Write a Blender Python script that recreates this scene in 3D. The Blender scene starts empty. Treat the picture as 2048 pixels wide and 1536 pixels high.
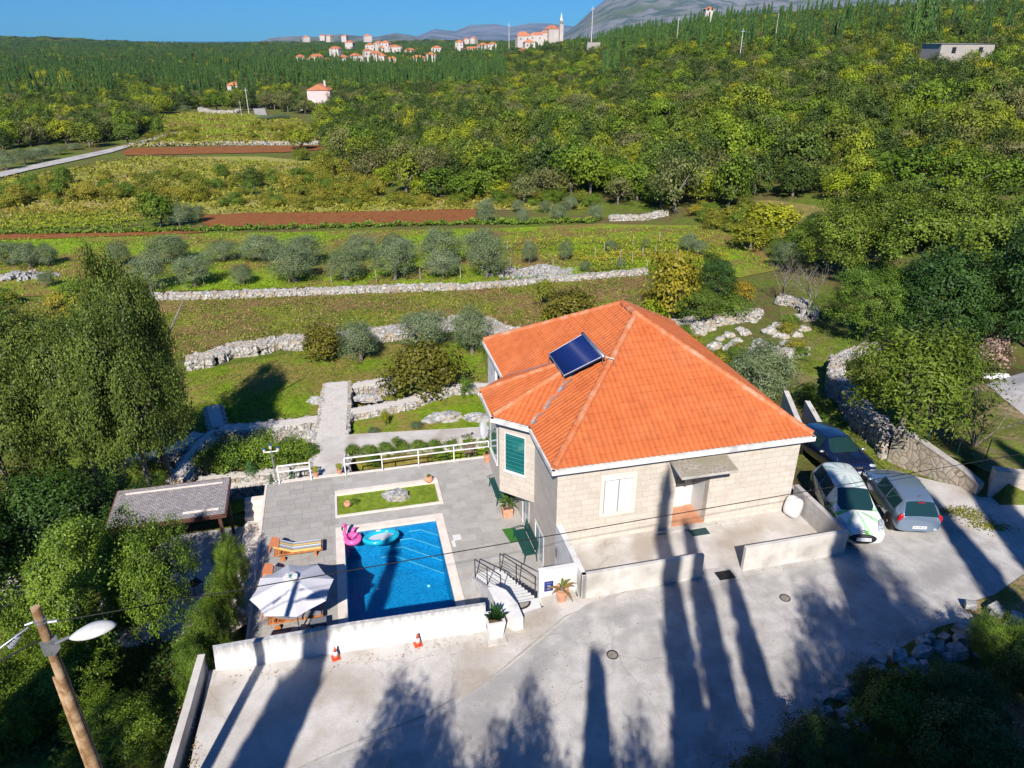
import bpy, bmesh, math, random
import numpy as np
from mathutils import Vector, Matrix, geometry
R = math.radians
random.seed(7); RNG = np.random.default_rng(7)
sc = bpy.context.scene; COL = sc.collection
# ---------------- camera, sky, sun, exposure ----------------
F_PX, PITCH, HC = 1430.0, R(25.65), 16.5
cam_d = bpy.data.cameras.new('camera'); cam = bpy.data.objects.new('camera', cam_d); COL.objects.link(cam)
cam.location = (0, 0, HC); cam.rotation_euler = (R(90) - PITCH, 0, 0)
cam_d.sensor_width = 36; cam_d.lens = F_PX / 2048 * 36; cam_d.clip_start = .1; cam_d.clip_end = 60000
sc.camera = cam
SUN_EL, SUN_AZ = R(39), R(5.5)          # light travels towards azimuth 3.5 deg right of +Y
world = bpy.data.worlds.new('World'); sc.world = world; world.use_nodes = True
wn = world.node_tree; wn.nodes.clear()
sky = wn.nodes.new('ShaderNodeTexSky'); sky.sky_type = 'NISHITA'; sky.sun_disc = False
sky.sun_elevation = SUN_EL; sky.sun_rotation = R(180) + SUN_AZ
sky.altitude = 200; sky.air_density = .85; sky.dust_density = .15; sky.ozone_density = 5.0
bg = wn.nodes.new('ShaderNodeBackground'); bg.inputs[1].default_value = .05
wo = wn.nodes.new('ShaderNodeOutputWorld'); tint = wn.nodes.new('ShaderNodeMix'); tint.data_type = 'RGBA'; tint.blend_type = 'MULTIPLY'; tint.inputs[0].default_value = 1; tint.inputs[7].default_value = (.27, .90, 1.60, 1)
wn.links.new(sky.outputs[0], tint.inputs[6]); wn.links.new(tint.outputs[2], bg.inputs[0]); wn.links.new(bg.outputs[0], wo.inputs[0])
sd = bpy.data.lights.new('sun', 'SUN'); sd.energy = 5.0; sd.angle = R(.5); sd.color = (1, .93, .85)
sun = bpy.data.objects.new('sun', sd); COL.objects.link(sun)
LD = Vector((math.sin(SUN_AZ) * math.cos(SUN_EL), math.cos(SUN_AZ) * math.cos(SUN_EL), -math.sin(SUN_EL)))
sun.rotation_euler = LD.to_track_quat('-Z', 'Y').to_euler(); sun.location = (0, -10, 40)
sc.view_settings.view_transform = 'Standard'; sc.view_settings.look = 'None'
sc.view_settings.exposure = .36; sc.view_settings.gamma = 1
sc.cycles.max_bounces = 5; sc.cycles.diffuse_bounces = 1; sc.cycles.glossy_bounces = 2
sc.cycles.transparent_max_bounces = 6; sc.cycles.caustics_reflective = False; sc.cycles.caustics_refractive = False
# ---------------- projection helpers: photo pixel (2048x1536) <-> world ----------------
CP, SP = math.cos(PITCH), math.sin(PITCH)
def ray(u, v):
    t = (768 - v) / F_PX
    return ((u - 1024) / F_PX, CP + t * SP, -SP + t * CP)
def P(u, v, z):
    d = ray(u, v); k = (z - HC) / d[2]; return Vector((d[0] * k, d[1] * k, z))
def proj(x, y, z):
    z = z - HC; f = y * CP - z * SP
    return 1024 + F_PX * x / f, 768 - F_PX * (y * SP + z * CP) / f
A0 = R(13.5); C0 = Vector((1.57, 20.76, 0)); CA, SA = math.cos(A0), math.sin(A0)
def W(lx, ly, z=0): return Vector((C0.x + lx * CA - ly * SA, C0.y + lx * SA + ly * CA, z))
def L(x, y):
    x = x - C0.x; y = y - C0.y; return x * CA + y * SA, -x * SA + y * CA
FR = Matrix.Translation(C0) @ Matrix.Rotation(A0, 4, 'Z')
# ---------------- terrain height ----------------
NEAR = np.array([(-15,8,-1.6),(-13,12,-1.7),(-20,15,-3),(-24,22,-3.4),(-14,19,-3.5),(-12.5,24,-3.7),(-12,30,-3.7),(-22,30,-3.9),(-32,40,-4.1),
 (-8,34,-3.55),(-2,32,-3.4),(0,36,-3.5),(6,40,-3.3),(-5,45,-3.9),(10,46,-3.6),(22,42,-3),(34,42,-2.5),(12,35,-2.4),(15.5,33,-1.4),(17.4,33,-.95),(17.5,38,-2.0),(20.5,38,-1.7),(14,28,-.5),(17,28,-.6),
 (19,24,-.1),(14,24,0),(16,20,0),(12,16,0),(20,12,0.1),(24,20,.3),(24,30,-.2),(30,30,.3),(0,10,-.5),(6,12,-.4),(10,8,0),(30,10,.8),(0,0,-.6),(-10,0,-1.5),
 (10,-10,0.2),(-20,-10,-1.4),(30,-10,1.5),(0,56,-4.6),(-30,56,-4.8),(30,56,-3.2),(45,56,-2.8),(-45,56,-5),(-45,20,-4),(45,20,1.5),(2,26,-3),(8,30,-2.8)], float)
AZ = [-1.1,-.65,-.45,-.3,-.15,0,.09,.15,.3,.45,.65,1.1]
YS = [55,80,110,150,200,250,300,400,500,700,1000,1500,2500,4000]
TAB = np.array([
 [-5,-5.5,-6,-7,-8,-8.5,-9,-9.5,-9,-8,-6,-1,14,10],
 [-5,-5.5,-6,-7,-8,-8.5,-9,-9.5,-9,-8,-6,-1,14,10],
 [-5,-5.5,-6,-7,-8,-8.5,-9,-9.5,-9,-8,-7,-3,0,0],
 [-4.9,-5.4,-6,-7,-8,-8.5,-9,-9.5,-9,-8,-6,-2,2,2],
 [-4.7,-5.2,-5.8,-6.5,-7.5,-8,-8.5,-9,-9,-8,-5,0,4,4],
 [-4.5,-5.0,-5.5,-5.5,-5,-4.5,-4.5,-4,-3,-1,2,2,0,0],
 [-4.2,-4.8,-5.0,-4,-2.5,-1.5,-.5,2,4,9,11,4,0,0],
 [-4.0,-4.6,-4.6,-3,-1,1,3,9,14,16,12,8,4,0],
 [-3.3,-3.8,-3.6,-1,3,8,13,20,23,23,18,12,8,0],
 [-3,-3.2,-2.2,1.5,6.5,12,17,25,28,28,24,18,10,0],
 [-2.6,-2.4,-.5,4.5,9.5,14,20,28,32,32,28,20,10,0],
 [-1.5,0,3,10,18,26,34,44,50,50,44,36,24,10]], float)
def _lin(tab, ax, q):
    q = np.clip(q, ax[0], ax[-1] - 1e-6); i = np.searchsorted(ax, q, side='right') - 1; i = np.clip(i, 0, len(ax) - 2)
    ax = np.asarray(ax, float); f = (q - ax[i]) / (ax[i + 1] - ax[i]); return i, f * f * (3 - 2 * f) * .5 + f * .5
def sstep(e0, e1, x):
    t = np.clip((x - e0) / (e1 - e0), 0, 1); return t * t * (3 - 2 * t)
def inpoly(x, y, poly):
    x = np.asarray(x, float); y = np.asarray(y, float); c = np.zeros(x.shape, bool); n = len(poly)
    for i in range(n):
        x1, y1 = poly[i][0], poly[i][1]; x2, y2 = poly[(i + 1) % n][0], poly[(i + 1) % n][1]
        if y1 == y2: continue
        k = (y1 > y) != (y2 > y); c ^= k & (x < (x2 - x1) * (y - y1) / (y2 - y1) + x1)
    return c
RAISED = []      # (polygon, dz) retained garden beds
def G(x, y):
    x = np.asarray(x, float); y = np.asarray(y, float)
    d = (x[..., None] - NEAR[:, 0]) ** 2 + (y[..., None] - NEAR[:, 1]) ** 2 + .8
    w = d ** -1.8; zn = (w * NEAR[:, 2]).sum(-1) / w.sum(-1)
    yy = np.maximum(y, 1); a = x / yy
    i, f = _lin(TAB, AZ, a); j, g = _lin(TAB, YS, yy)
    zf = (TAB[i, j] * (1 - f) + TAB[i + 1, j] * f) * (1 - g) + (TAB[i, j + 1] * (1 - f) + TAB[i + 1, j + 1] * f) * g
    zf = zf + sstep(120, 500, y) * (2.2 * np.sin(x * .021 + 1) * np.cos(y * .017) + 1.2 * np.sin(x * .05 + y * .03)) + sstep(1000, 2500, y) * 9 * np.sin(x * .0045 + 2.1) * np.sin(y * .003)
    b = sstep(46, 66, y); z = zn * (1 - b) + zf * b
    lx, ly = L(x, y)
    for (x0, x1, y0, y1, zz) in ((-11.2, .2, -2.6, 10.3, -4.4), (.2, 9.3, .3, 11.2, -3.2), (-11.6, 60, -60, -2.7, -.75), (.1, 10, -2.7, .3, -.5), (-17.5, -10.8, 2.5, 9.4, -4.2)):
        m = (lx > x0) & (lx < x1) & (ly > y0) & (ly < y1)
        if zz == -.75: m = m & (lx < 14) & (y > 8.5 + .0 * x)
        z = np.where(m, np.minimum(z, zz), z)
    for poly, dz in RAISED: z = np.where(inpoly(x, y, poly), z + dz, z)
    return z
def g1(x, y): return float(G(np.array([x]), np.array([y]))[0])
def hit(u, v):
    d = ray(u, v); t = np.concatenate([np.arange(8, 80, .08), np.geomspace(80, 6000, 3000)])
    x = d[0] * t; y = d[1] * t; z = HC + d[2] * t; k = z < G(x, y)
    i = int(np.argmax(k)) if k.any() else len(t) - 1
    return Vector((x[i], y[i], float(G(x[i:i+1], y[i:i+1])[0])))
# ---------------- object helpers ----------------
def tag(o, label=None, cat=None, group=None, kind=None):
    if label: o['label'] = label
    if cat: o['category'] = cat
    if group: o['group'] = group
    if kind: o['kind'] = kind
    return o
def thing(name, label, cat, loc=(0, 0, 0), rz=0, group=None):
    o = bpy.data.objects.new(name, None); COL.objects.link(o); o.empty_display_size = .2
    o.location = loc; o.rotation_euler = (0, 0, rz); return tag(o, label, cat, group)
def link(name, me, mats=(), parent=None, smooth=False):
    if not isinstance(mats, (list, tuple)): mats = [mats]
    if not me.materials:
        for m in mats: me.materials.append(m)
    o = bpy.data.objects.new(name, me); COL.objects.link(o)
    if parent: o.parent = parent
    if smooth: me.polygons.foreach_set('use_smooth', [True] * len(me.polygons))
    return o
def framed(o): o.matrix_world = FR.copy(); return o
def copy_tree(o, parent=None):
    c = o.copy(); COL.objects.link(c); c.parent = parent
    for ch in list(o.children): copy_tree(ch, c)
    return c
class MB:
    def __init__(s): s.v = []; s.f = []; s.m = []; s.cur = 0
    def add(s, vs, fs, M=None):
        b = len(s.v)
        for p in vs:
            p = Vector(p); s.v.append(M @ p if M else p)
        for f in fs: s.f.append([b + i for i in f]); s.m.append(s.cur)
        return s
    def box(s, x0, x1, y0, y1, z0, z1, M=None, taper=0):
        t = taper
        vs = [(x0,y0,z0),(x1,y0,z0),(x1,y1,z0),(x0,y1,z0),(x0+t,y0+t,z1),(x1-t,y0+t,z1),(x1-t,y1-t,z1),(x0+t,y1-t,z1)]
        return s.add(vs, [(0,3,2,1),(4,5,6,7),(0,1,5,4),(1,2,6,5),(2,3,7,6),(3,0,4,7)], M)
    def prism(s, pts, z0, z1, M=None):
        n = len(pts); ar = sum(pts[i][0]*pts[(i+1)%n][1]-pts[(i+1)%n][0]*pts[i][1] for i in range(n))
        if ar < 0: pts = list(pts)[::-1]
        g0 = z0 if callable(z0) else (lambda p: z0); g1_ = z1 if callable(z1) else (lambda p: z1)
        vs = [(p[0], p[1], g0(p)) for p in pts] + [(p[0], p[1], g1_(p)) for p in pts]
        return s.add(vs, [list(range(n))[::-1], list(range(n, 2*n))] + [(i, (i+1)%n, n+(i+1)%n, n+i) for i in range(n)], M)
    def tube(s, pts, r, n=8, M=None, cap=True):
        pts = [Vector(p) for p in pts]; rr = r if isinstance(r, (list, tuple)) else [r]*len(pts); vs = []; fs = []; up = None
        for i, p in enumerate(pts):
            d = (pts[min(i+1, len(pts)-1)] - pts[max(i-1, 0)]).normalized()
            if up is None: up = Vector((0,0,1)) if abs(d.z) < .9 else Vector((1,0,0))
            a = d.cross(up).normalized(); up = a.cross(d).normalized()
            for k in range(n):
                t = 2*math.pi*k/n; vs.append(p + (a*math.cos(t) + up*math.sin(t))*rr[i])
        for i in range(len(pts)-1):
            for k in range(n): fs.append((i*n+k, i*n+(k+1)%n, (i+1)*n+(k+1)%n, (i+1)*n+k))
        if cap: fs += [list(range(n))[::-1], [len(vs)-n+k for k in range(n)]]
        return s.add(vs, fs, M)
    def lathe(s, prof, n=20, M=None):
        vs = []; fs = []
        for r, z in prof:
            for k in range(n): t = 2*math.pi*k/n; vs.append((r*math.cos(t), r*math.sin(t), z))
        for i in range(len(prof)-1):
            for k in range(n): fs.append((i*n+k, i*n+(k+1)%n, (i+1)*n+(k+1)%n, (i+1)*n+k))
        if prof[0][0] > 1e-4: fs.append(list(range(n))[::-1])
        if prof[-1][0] > 1e-4: fs.append([len(vs)-n+k for k in range(n)])
        return s.add(vs, fs, M)
    def build(s, name, mats, parent=None, smooth=False, bevel=0):
        me = bpy.data.meshes.new(name); me.from_pydata([tuple(v) for v in s.v], [], s.f)
        if bevel:
            bm = bmesh.new(); bm.from_mesh(me)
            bmesh.ops.bevel(bm, geom=[e for e in bm.edges if len(e.link_faces) == 2 and e.calc_face_angle(0) > .6], offset=bevel, segments=2, profile=.6, affect='EDGES'); bm.to_mesh(me); bm.free()
        else: me.polygons.foreach_set('material_index', s.m)
        uvs(me)
        return link(name, me, mats, parent, smooth)
def uvs(me):
    uv = me.uv_layers.new(name='UVMap').data; vs = me.vertices
    for p in me.polygons:
        n = p.normal; fl = abs(n.z) > .7
        if not fl: t = Vector((-n.y, n.x, 0)).normalized()
        for li in p.loop_indices:
            c = vs[me.loops[li].vertex_index].co
            uv[li].uv = (c.x, c.y) if fl else (c.x*t.x + c.y*t.y, c.z)
# ---------------- materials ----------------
def hexmix(a, b, t): return tuple(a[i]*(1-t)+b[i]*t for i in range(3))
def newmat(name):
    m = bpy.data.materials.new(name); m.use_nodes = True; nt = m.node_tree; return m, nt, nt.nodes['Principled BSDF']
def N(nt, t, **kw):
    n = nt.nodes.new(t)
    for k, v in kw.items():
        if k.startswith('i_'): n.inputs[k[2:].replace('_', ' ')].default_value = v
        else: setattr(n, k, v)
    return n
def ramp(nt, fac, stops, interp='LINEAR'):
    r = nt.nodes.new('ShaderNodeValToRGB'); r.color_ramp.interpolation = interp
    while len(r.color_ramp.elements) < len(stops): r.color_ramp.elements.new(.5)
    for e, (p, c) in zip(r.color_ramp.elements, stops): e.position = p; e.color = (*c, 1) if len(c) == 3 else c
    nt.links.new(fac, r.inputs[0]); return r.outputs[0]
def mixc(nt, fac, a, b, mode='MIX'):
    m = nt.nodes.new('ShaderNodeMix'); m.data_type = 'RGBA'; m.blend_type = mode
    for s, v in ((0, fac), (6, a), (7, b)):
        if hasattr(v, 'links'): nt.links.new(v, m.inputs[s])
        else: m.inputs[s].default_value = v if s == 0 else (*v, 1)
    return m.outputs[2]
def noise(nt, co, scale, detail=4, rough=.55):
    n = N(nt, 'ShaderNodeTexNoise'); n.inputs['Scale'].default_value = scale; n.inputs['Detail'].default_value = detail; n.inputs['Roughness'].default_value = rough
    nt.links.new(co, n.inputs['Vector']); return n.outputs['Fac']
def bump(nt, b, h, strength, dist=.02):
    n = N(nt, 'ShaderNodeBump'); n.inputs['Strength'].default_value = strength; n.inputs['Distance'].default_value = dist
    nt.links.new(h, n.inputs['Height']); nt.links.new(n.outputs[0], b.inputs['Normal'])
def mk(name, c1, c2=None, scale=3, rough=.8, bmp=0, bscale=30, metal=0, spec=.4, c3=None, s3=.6, lo=.38, hi=.62, coat=0, bd=.02, grit=0):
    m, nt, b = newmat(name); b.inputs['Roughness'].default_value = rough; b.inputs['Metallic'].default_value = metal
    b.inputs['Specular IOR Level'].default_value = spec; b.inputs['Base Color'].default_value = (*c1, 1); b.inputs['Coat Weight'].default_value = coat
    tc = N(nt, 'ShaderNodeTexCoord'); co = tc.outputs['Object']
    if c2:
        c = ramp(nt, noise(nt, co, scale), [(lo, c1), (hi, c2)])
        if c3: c = mixc(nt, ramp(nt, noise(nt, co, s3, 5), [(.5, (0,0,0)), (.66, (1,1,1))]), c, c3)
        if grit:    # cracks, speckle and old stains
            c = mixc(nt, .55, c, ramp(nt, noise(nt, co, 38, 3, .8), [(.36, (.62,.62,.62)), (.50, (1,1,1)), (.68, (1.12,1.12,1.12))]), 'MULTIPLY')
            vo = N(nt, 'ShaderNodeTexVoronoi', feature='DISTANCE_TO_EDGE'); vo.inputs['Scale'].default_value = .23; wv = N(nt, 'ShaderNodeVectorMath', operation='ADD'); nz_ = N(nt, 'ShaderNodeTexNoise'); nz_.inputs['Scale'].default_value = .9; nz_.inputs['Detail'].default_value = 6
            nt.links.new(co, nz_.inputs['Vector']); nt.links.new(co, wv.inputs[0]); nt.links.new(nz_.outputs['Color'], wv.inputs[1]); nt.links.new(wv.outputs[0], vo.inputs['Vector'])
            c = mixc(nt, ramp(nt, vo.outputs[0], [(.0015, (.45,.45,.45)), (.004, (0,0,0))]), c, (.24,.22,.20))
            c = mixc(nt, ramp(nt, noise(nt, co, .8, 7, .75), [(.56, (0,0,0)), (.72, (.55,.55,.55))]), c, (.36,.30,.23))
        nt.links.new(c, b.inputs['Base Color'])
    if bmp: bump(nt, b, noise(nt, co, bscale, 5), bmp, bd)
    return m
M_ = {}
M_['concrete'] = mk('concrete', (.52,.49,.45), (.63,.60,.56), 1.1, .9, .25, 14, c3=(.42,.37,.31), s3=.45, grit=1)
M_['asphalt'] = mk('old_paving', (.42,.40,.375), (.56,.54,.51), 1.6, .92, .5, 22, c3=(.33,.32,.31), s3=.5, grit=1)
M_['wallcon'] = mk('weathered_concrete', (.56,.53,.48), (.70,.67,.62), 2.2, .9, .3, 12, c3=(.42,.40,.36), s3=1.1)
M_['whitewall'] = mk('white_render', (.70,.69,.67), (.82,.81,.79), 2.5, .85, .2, 25, c3=(.52,.51,.49), s3=1.3)
M_['gravel'] = mk('pale_gravel', (.50,.47,.42), (.74,.70,.64), 22, .95, .8, 40, c3=(.56,.52,.47), s3=1.2)
M_['stone'] = mk('limestone', (.24,.23,.21), (.58,.56,.52), 5, .9, .6, 9, c3=(.42,.34,.24), s3=1.3, bd=.05)
M_['greystone'] = mk('grey_limestone', (.22,.22,.22), (.48,.48,.47), 5, .9, .8, 7, c3=(.40,.36,.30), s3=1.5, bd=.06)
M_['white'] = mk('white_paint', (.72,.72,.71), rough=.45)
M_['whitemetal'] = mk('white_painted_metal', (.80,.80,.80), rough=.35)
M_['black'] = mk('black_plastic', (.015,.016,.018), rough=.5)
M_['rubber'] = mk('rubber', (.02,.02,.02), rough=.8)
M_['iron'] = mk('dark_iron', (.05,.05,.06), rough=.4, metal=.6)
M_['steel'] = mk('galvanised_steel', (.45,.47,.5), (.58,.6,.62), 8, .4, metal=.8)
M_['wood'] = mk('oiled_wood', (.42,.14,.045), (.60,.24,.08), 6, .55, .2, 30)
M_['darkwood'] = mk('dark_stained_wood', (.10,.045,.035), (.17,.08,.06), 6, .6)
M_['polewood'] = mk('weathered_pole_wood', (.23,.13,.06), (.42,.27,.15), 4, .8, .6, 14, c3=(.50,.36,.22), s3=4)
M_['terracotta'] = mk('terracotta', (.58,.27,.16), (.70,.38,.26), 5, .85)
M_['orange'] = mk('cone_orange', (.72,.11,.045), (.60,.10,.05), 12, .5)
M_['soil'] = mk('soil', (.10,.06,.035), (.19,.12,.07), 20, .95, .6, 30)
M_['cream'] = mk('cream_coping', (.72,.64,.56), (.80,.73,.66), 3, .7)
M_['bark'] = mk('grey_bark', (.13,.11,.09), (.28,.25,.21), 7, .9, .8, 12)
M_['palebark'] = mk('pale_bark', (.30,.27,.23), (.46,.42,.37), 7, .9, .5, 12)
M_['greenmat'] = mk('artificial_turf', (.03,.13,.02), (.06,.22,.03), 60, .9, .8, 90)
M_['lawn'] = mk('clipped_lawn', (.13,.20,.012), (.22,.30,.02), 5, .95, .8, 45, c3=(.11,.17,.01), s3=1.4)
def leafmat(name, cols, rough=.5, var=.55, spec=.25, trans=.18):
    m, nt, b = newmat(name); b.inputs['Roughness'].default_value = rough; b.inputs['Specular IOR Level'].default_value = spec
    oi = N(nt, 'ShaderNodeObjectInfo'); at = N(nt, 'ShaderNodeAttribute'); at.attribute_name = 'rnd'
    c = ramp(nt, oi.outputs['Random'], [(i / max(1, len(cols) - 1), k) for i, k in enumerate(cols)])
    h = N(nt, 'ShaderNodeHueSaturation')
    mr = N(nt, 'ShaderNodeMapRange'); mr.inputs['To Min'].default_value = 1 - var; mr.inputs['To Max'].default_value = 1 + var
    nt.links.new(at.outputs['Fac'], mr.inputs['Value']); nt.links.new(mr.outputs[0], h.inputs['Value'])
    mr2 = N(nt, 'ShaderNodeMapRange'); mr2.inputs['To Min'].default_value = .515; mr2.inputs['To Max'].default_value = .485
    nt.links.new(at.outputs['Fac'], mr2.inputs['Value']); nt.links.new(mr2.outputs[0], h.inputs['Hue'])
    nt.links.new(c, h.inputs['Color']); nt.links.new(h.outputs[0], b.inputs['Base Color'])
    if trans:
        tr = N(nt, 'ShaderNodeBsdfTranslucent'); nt.links.new(h.outputs[0], tr.inputs[0]); mx = N(nt, 'ShaderNodeMixShader'); mx.inputs[0].default_value = trans
        out = nt.nodes['Material Output']; nt.links.new(b.outputs[0], mx.inputs[1]); nt.links.new(tr.outputs[0], mx.inputs[2]); nt.links.new(mx.outputs[0], out.inputs[0])
    return m
LF = {
 'forest': leafmat('forest_foliage', [(0.091,0.162,0.013),(0.143,0.225,0.015),(0.103,0.162,0.022),(0.192,0.275,0.015),(0.116,0.168,0.026),(0.257,0.311,0.017),(0.168,0.200,0.024),(0.071,0.124,0.018)], var=.6),
 'fdark': leafmat('evergreen_foliage', [(.055,.095,.016),(.07,.115,.02),(.085,.12,.022)], var=.6),
 'fgrey': leafmat('greyish_foliage', [(.14,.17,.05),(.17,.18,.05),(.14,.14,.045)], var=.5),
 'wood': leafmat('broadleaf_foliage', [(0.081,0.138,0.017),(0.138,0.200,0.020),(0.103,0.175,0.018),(0.161,0.213,0.022)], var=.7),
 'oak': leafmat('oak_foliage', [(.105,.155,.025),(.13,.18,.03)], var=.75),
 'laurel': leafmat('laurel_foliage', [(0.115,0.200,0.020),(0.149,0.237,0.022)], rough=.45, var=.75, spec=.3),
 'dark': leafmat('dark_foliage', [(0.040,0.094,0.018),(0.057,0.119,0.020)], var=.6),
 'olive': leafmat('olive_foliage', [(0.19,0.25,0.125),(0.155,0.21,0.09),(0.22,0.28,0.145)], var=.55),
 'fig': leafmat('fig_foliage', [(0.138,0.138,0.017),(0.184,0.163,0.020)], var=.7),
 'cypress': leafmat('cypress_foliage', [(0.046,0.112,0.024),(0.081,0.163,0.026),(0.057,0.125,0.033)], var=.5, trans=.05),
 'yellow': leafmat('yellow_foliage', [(0.253,0.312,0.013),(0.310,0.325,0.015),(0.207,0.300,0.013)], var=.5),
 'autumn': leafmat('autumn_foliage', [(0.345,0.237,0.022),(0.207,0.225,0.015),(0.161,0.213,0.015)], var=.6),
 'cherry': leafmat('cherry_foliage', [(.125,.19,.02),(.155,.215,.025)], var=.6, trans=.25),
 'pink': leafmat('pink_blossom', [(.42,.26,.24),(.22,.20,.09)], var=.6),
 'kale': leafmat('kale_foliage', [(.18,.27,.19),(.22,.32,.24)], var=.4),
 'scrub': leafmat('scrub_foliage', [(.25,.25,.025),(.18,.21,.02),(.34,.30,.035),(.15,.19,.02)], var=.6),
 'grassy': leafmat('tall_grass', [(.12,.21,.02),(.20,.27,.03)], var=.4),
 'conifer': leafmat('spruce_foliage', [(.06,.15,.04),(.08,.18,.05)], var=.5),
 'palm': leafmat('palm_frond', [(.16,.26,.05),(.20,.30,.06)], var=.4),
 'dry': leafmat('dry_frond', [(.42,.26,.10),(.50,.33,.15)], var=.4),
}
HAZE = 3.5e-5
# ---------------- foliage meshes ----------------
def quads(name, c, nrm, size, asp, rnd, mat, seed=0, extra=None):
    """leaf quads (diamonds) at centres c with normals nrm; extra = (verts, faces) of a trunk in a second material"""
    rg = np.random.default_rng(seed); n = len(c)
    t = rg.normal(size=(n, 3)); nrm = nrm / np.linalg.norm(nrm, axis=1, keepdims=True)
    t -= (t * nrm).sum(1, keepdims=True) * nrm; t /= np.linalg.norm(t, axis=1, keepdims=True) + 1e-9
    b = np.cross(nrm, t); s = (size * rg.uniform(.6, 1.3, n))[:, None] if np.isscalar(size) else size[:, None]
    v = np.stack([c - t*s*.5, c + b*s*.5*asp, c + t*s*.5 + nrm*s*.12, c - b*s*.5*asp], 1).reshape(-1, 3)
    nv = len(v); ev, ef = ([], []) if extra is None else extra
    me = bpy.data.meshes.new(name); allv = np.concatenate([v, np.array(ev, float).reshape(-1, 3)])
    me.vertices.add(len(allv)); me.vertices.foreach_set('co', allv.ravel())
    idx = np.arange(nv); ext = np.array([nv + i for f in ef for i in f], int); li = np.concatenate([idx, ext])
    me.loops.add(len(li)); me.loops.foreach_set('vertex_index', li)
    starts = list(range(0, nv, 4)); tot = [4]*n; p = nv
    for f in ef: starts.append(p); tot.append(len(f)); p += len(f)
    me.polygons.add(len(starts)); me.polygons.foreach_set('loop_start', starts); me.polygons.foreach_set('loop_total', tot)
    mi = [0]*n + [1]*len(ef); me.polygons.foreach_set('material_index', mi); me.update(calc_edges=True)
    at = me.attributes.new('rnd', 'FLOAT', 'FACE'); at.data.foreach_set('value', np.concatenate([np.clip(rnd, 0, 1), np.full(len(ef), .5)]))
    me.materials.append(mat)
    if ef: me.materials.append(M_['bark'])
    return me
def crown_pts(seed, nc, lp, shape='round', spread=.13, z0=.22, flat=1.0, lob_=.34):
    """unit crown: width 1 (radius .5), from z0 to 1"""
    rg = np.random.default_rng(seed); d = rg.normal(size=(nc, 3)); d /= np.linalg.norm(d, axis=1, keepdims=True)
    d[:, 2] = np.where(d[:, 2] < -.55, -d[:, 2], d[:, 2])
    lob = rg.normal(size=(7, 3)); lob /= np.linalg.norm(lob, axis=1, keepdims=True)
    bumps = 1 - lob_*.65 + lob_ * np.max(np.clip(d @ lob.T, 0, 1) ** 6, axis=1)
    r = (rg.uniform(.25, 1, nc) ** .45) * bumps
    hz = (1 - z0) / 2
    if shape == 'round': c = d * r[:, None] * np.array([.5, .5, hz * flat]) + np.array([0, 0, z0 + hz])
    elif shape == 'cone':
        z = rg.uniform(0, 1, nc) ** .9; th = rg.uniform(0, 2*np.pi, nc); rr = .5 * np.clip(np.minimum(1, z * 5 + .45) * (1 - z ** 1.6) + .03, .02, 1) * rg.uniform(.6, 1, nc)
        c = np.stack([rr*np.cos(th), rr*np.sin(th), z0 + z*(1-z0)], 1)
    cr = rg.uniform(0, 1, nc)
    ci = np.repeat(np.arange(nc), lp); sp = np.array([spread, spread, spread * (1-z0)]) if shape != 'cone' else np.array([spread, spread, .035])
    off = rg.normal(size=(nc*lp, 3)) * .5; pts = c[ci] + off * sp
    ctr = np.array([0, 0, z0 + hz*.8]); out = pts - ctr; out[:, :2] *= 2
    if shape == 'cone': out = pts * np.array([6, 6, 0]) + np.array([0, 0, .6])
    out /= np.linalg.norm(out, axis=1, keepdims=True) + 1e-6
    nrm = out + rg.normal(size=out.shape) * .55 + np.array([0, 0, .25])
    return pts, nrm, cr[ci] * .55 + rg.uniform(0, 1, nc*lp) * .45
def trunk_mb(h=.45, r=.035, limbs=4, seed=0, zt=.6):
    rg = random.Random(seed); m = MB(); lean = (rg.uniform(-.06, .06), rg.uniform(-.06, .06))
    m.tube([(0,0,-.05),(lean[0]*.4,lean[1]*.4,h*.5),(lean[0],lean[1],h)], [r*1.25, r*.9, r*.75], 7)
    for i in range(limbs):
        a = i*2*math.pi/limbs + rg.uniform(-.4,.4); l = rg.uniform(.22,.36)
        m.tube([(lean[0],lean[1],h*.92),(lean[0]+math.cos(a)*l*.5,lean[1]+math.sin(a)*l*.5,h+.12),(lean[0]+math.cos(a)*l,lean[1]+math.sin(a)*l,h+rg.uniform(.22,.36))], [r*.6, r*.4, r*.15], 5)
    return m
def tree_proto(name, kind, seed, nc, lp, size, asp=.55, shape='round', spread=.13, z0=.22, one=False, h=.4, r=.03, flat=1, lob_=.34):
    pts, nrm, rn = crown_pts(seed, nc, lp, shape, spread, z0, flat, lob_)
    tm = trunk_mb(h, r, 4 if shape == 'round' else 0, seed) if h else MB()
    if one: return (quads(name, pts, nrm, size, asp, rn, LF[kind], seed, ([tuple(v) for v in tm.v], tm.f)), None)
    me = quads(name, pts, nrm, size, asp, rn, LF[kind], seed); tme = None
    if tm.f:
        tme = bpy.data.meshes.new(name + '_trunk'); tme.from_pydata([tuple(v) for v in tm.v], [], tm.f); tme.materials.append(M_['bark'])
    return me, tme
PR = {}
for i in range(6): PR['forest', i] = tree_proto('forest_crown', 'forest', 10+i, 95, 34, .05, .7, one=True, h=.3, spread=.10, z0=.05, lob_=.55)
for i in range(2): PR['fdark', i] = tree_proto('forest_crown_dark', 'fdark', 120+i, 110, 32, .045, .7, one=True, h=.3, spread=.09, z0=.05, lob_=.6)
for i in range(2): PR['fgrey', i] = tree_proto('forest_crown_grey', 'fgrey', 125+i, 80, 26, .045, .7, one=True, h=.35, spread=.12, z0=.15, lob_=.7)
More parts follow.
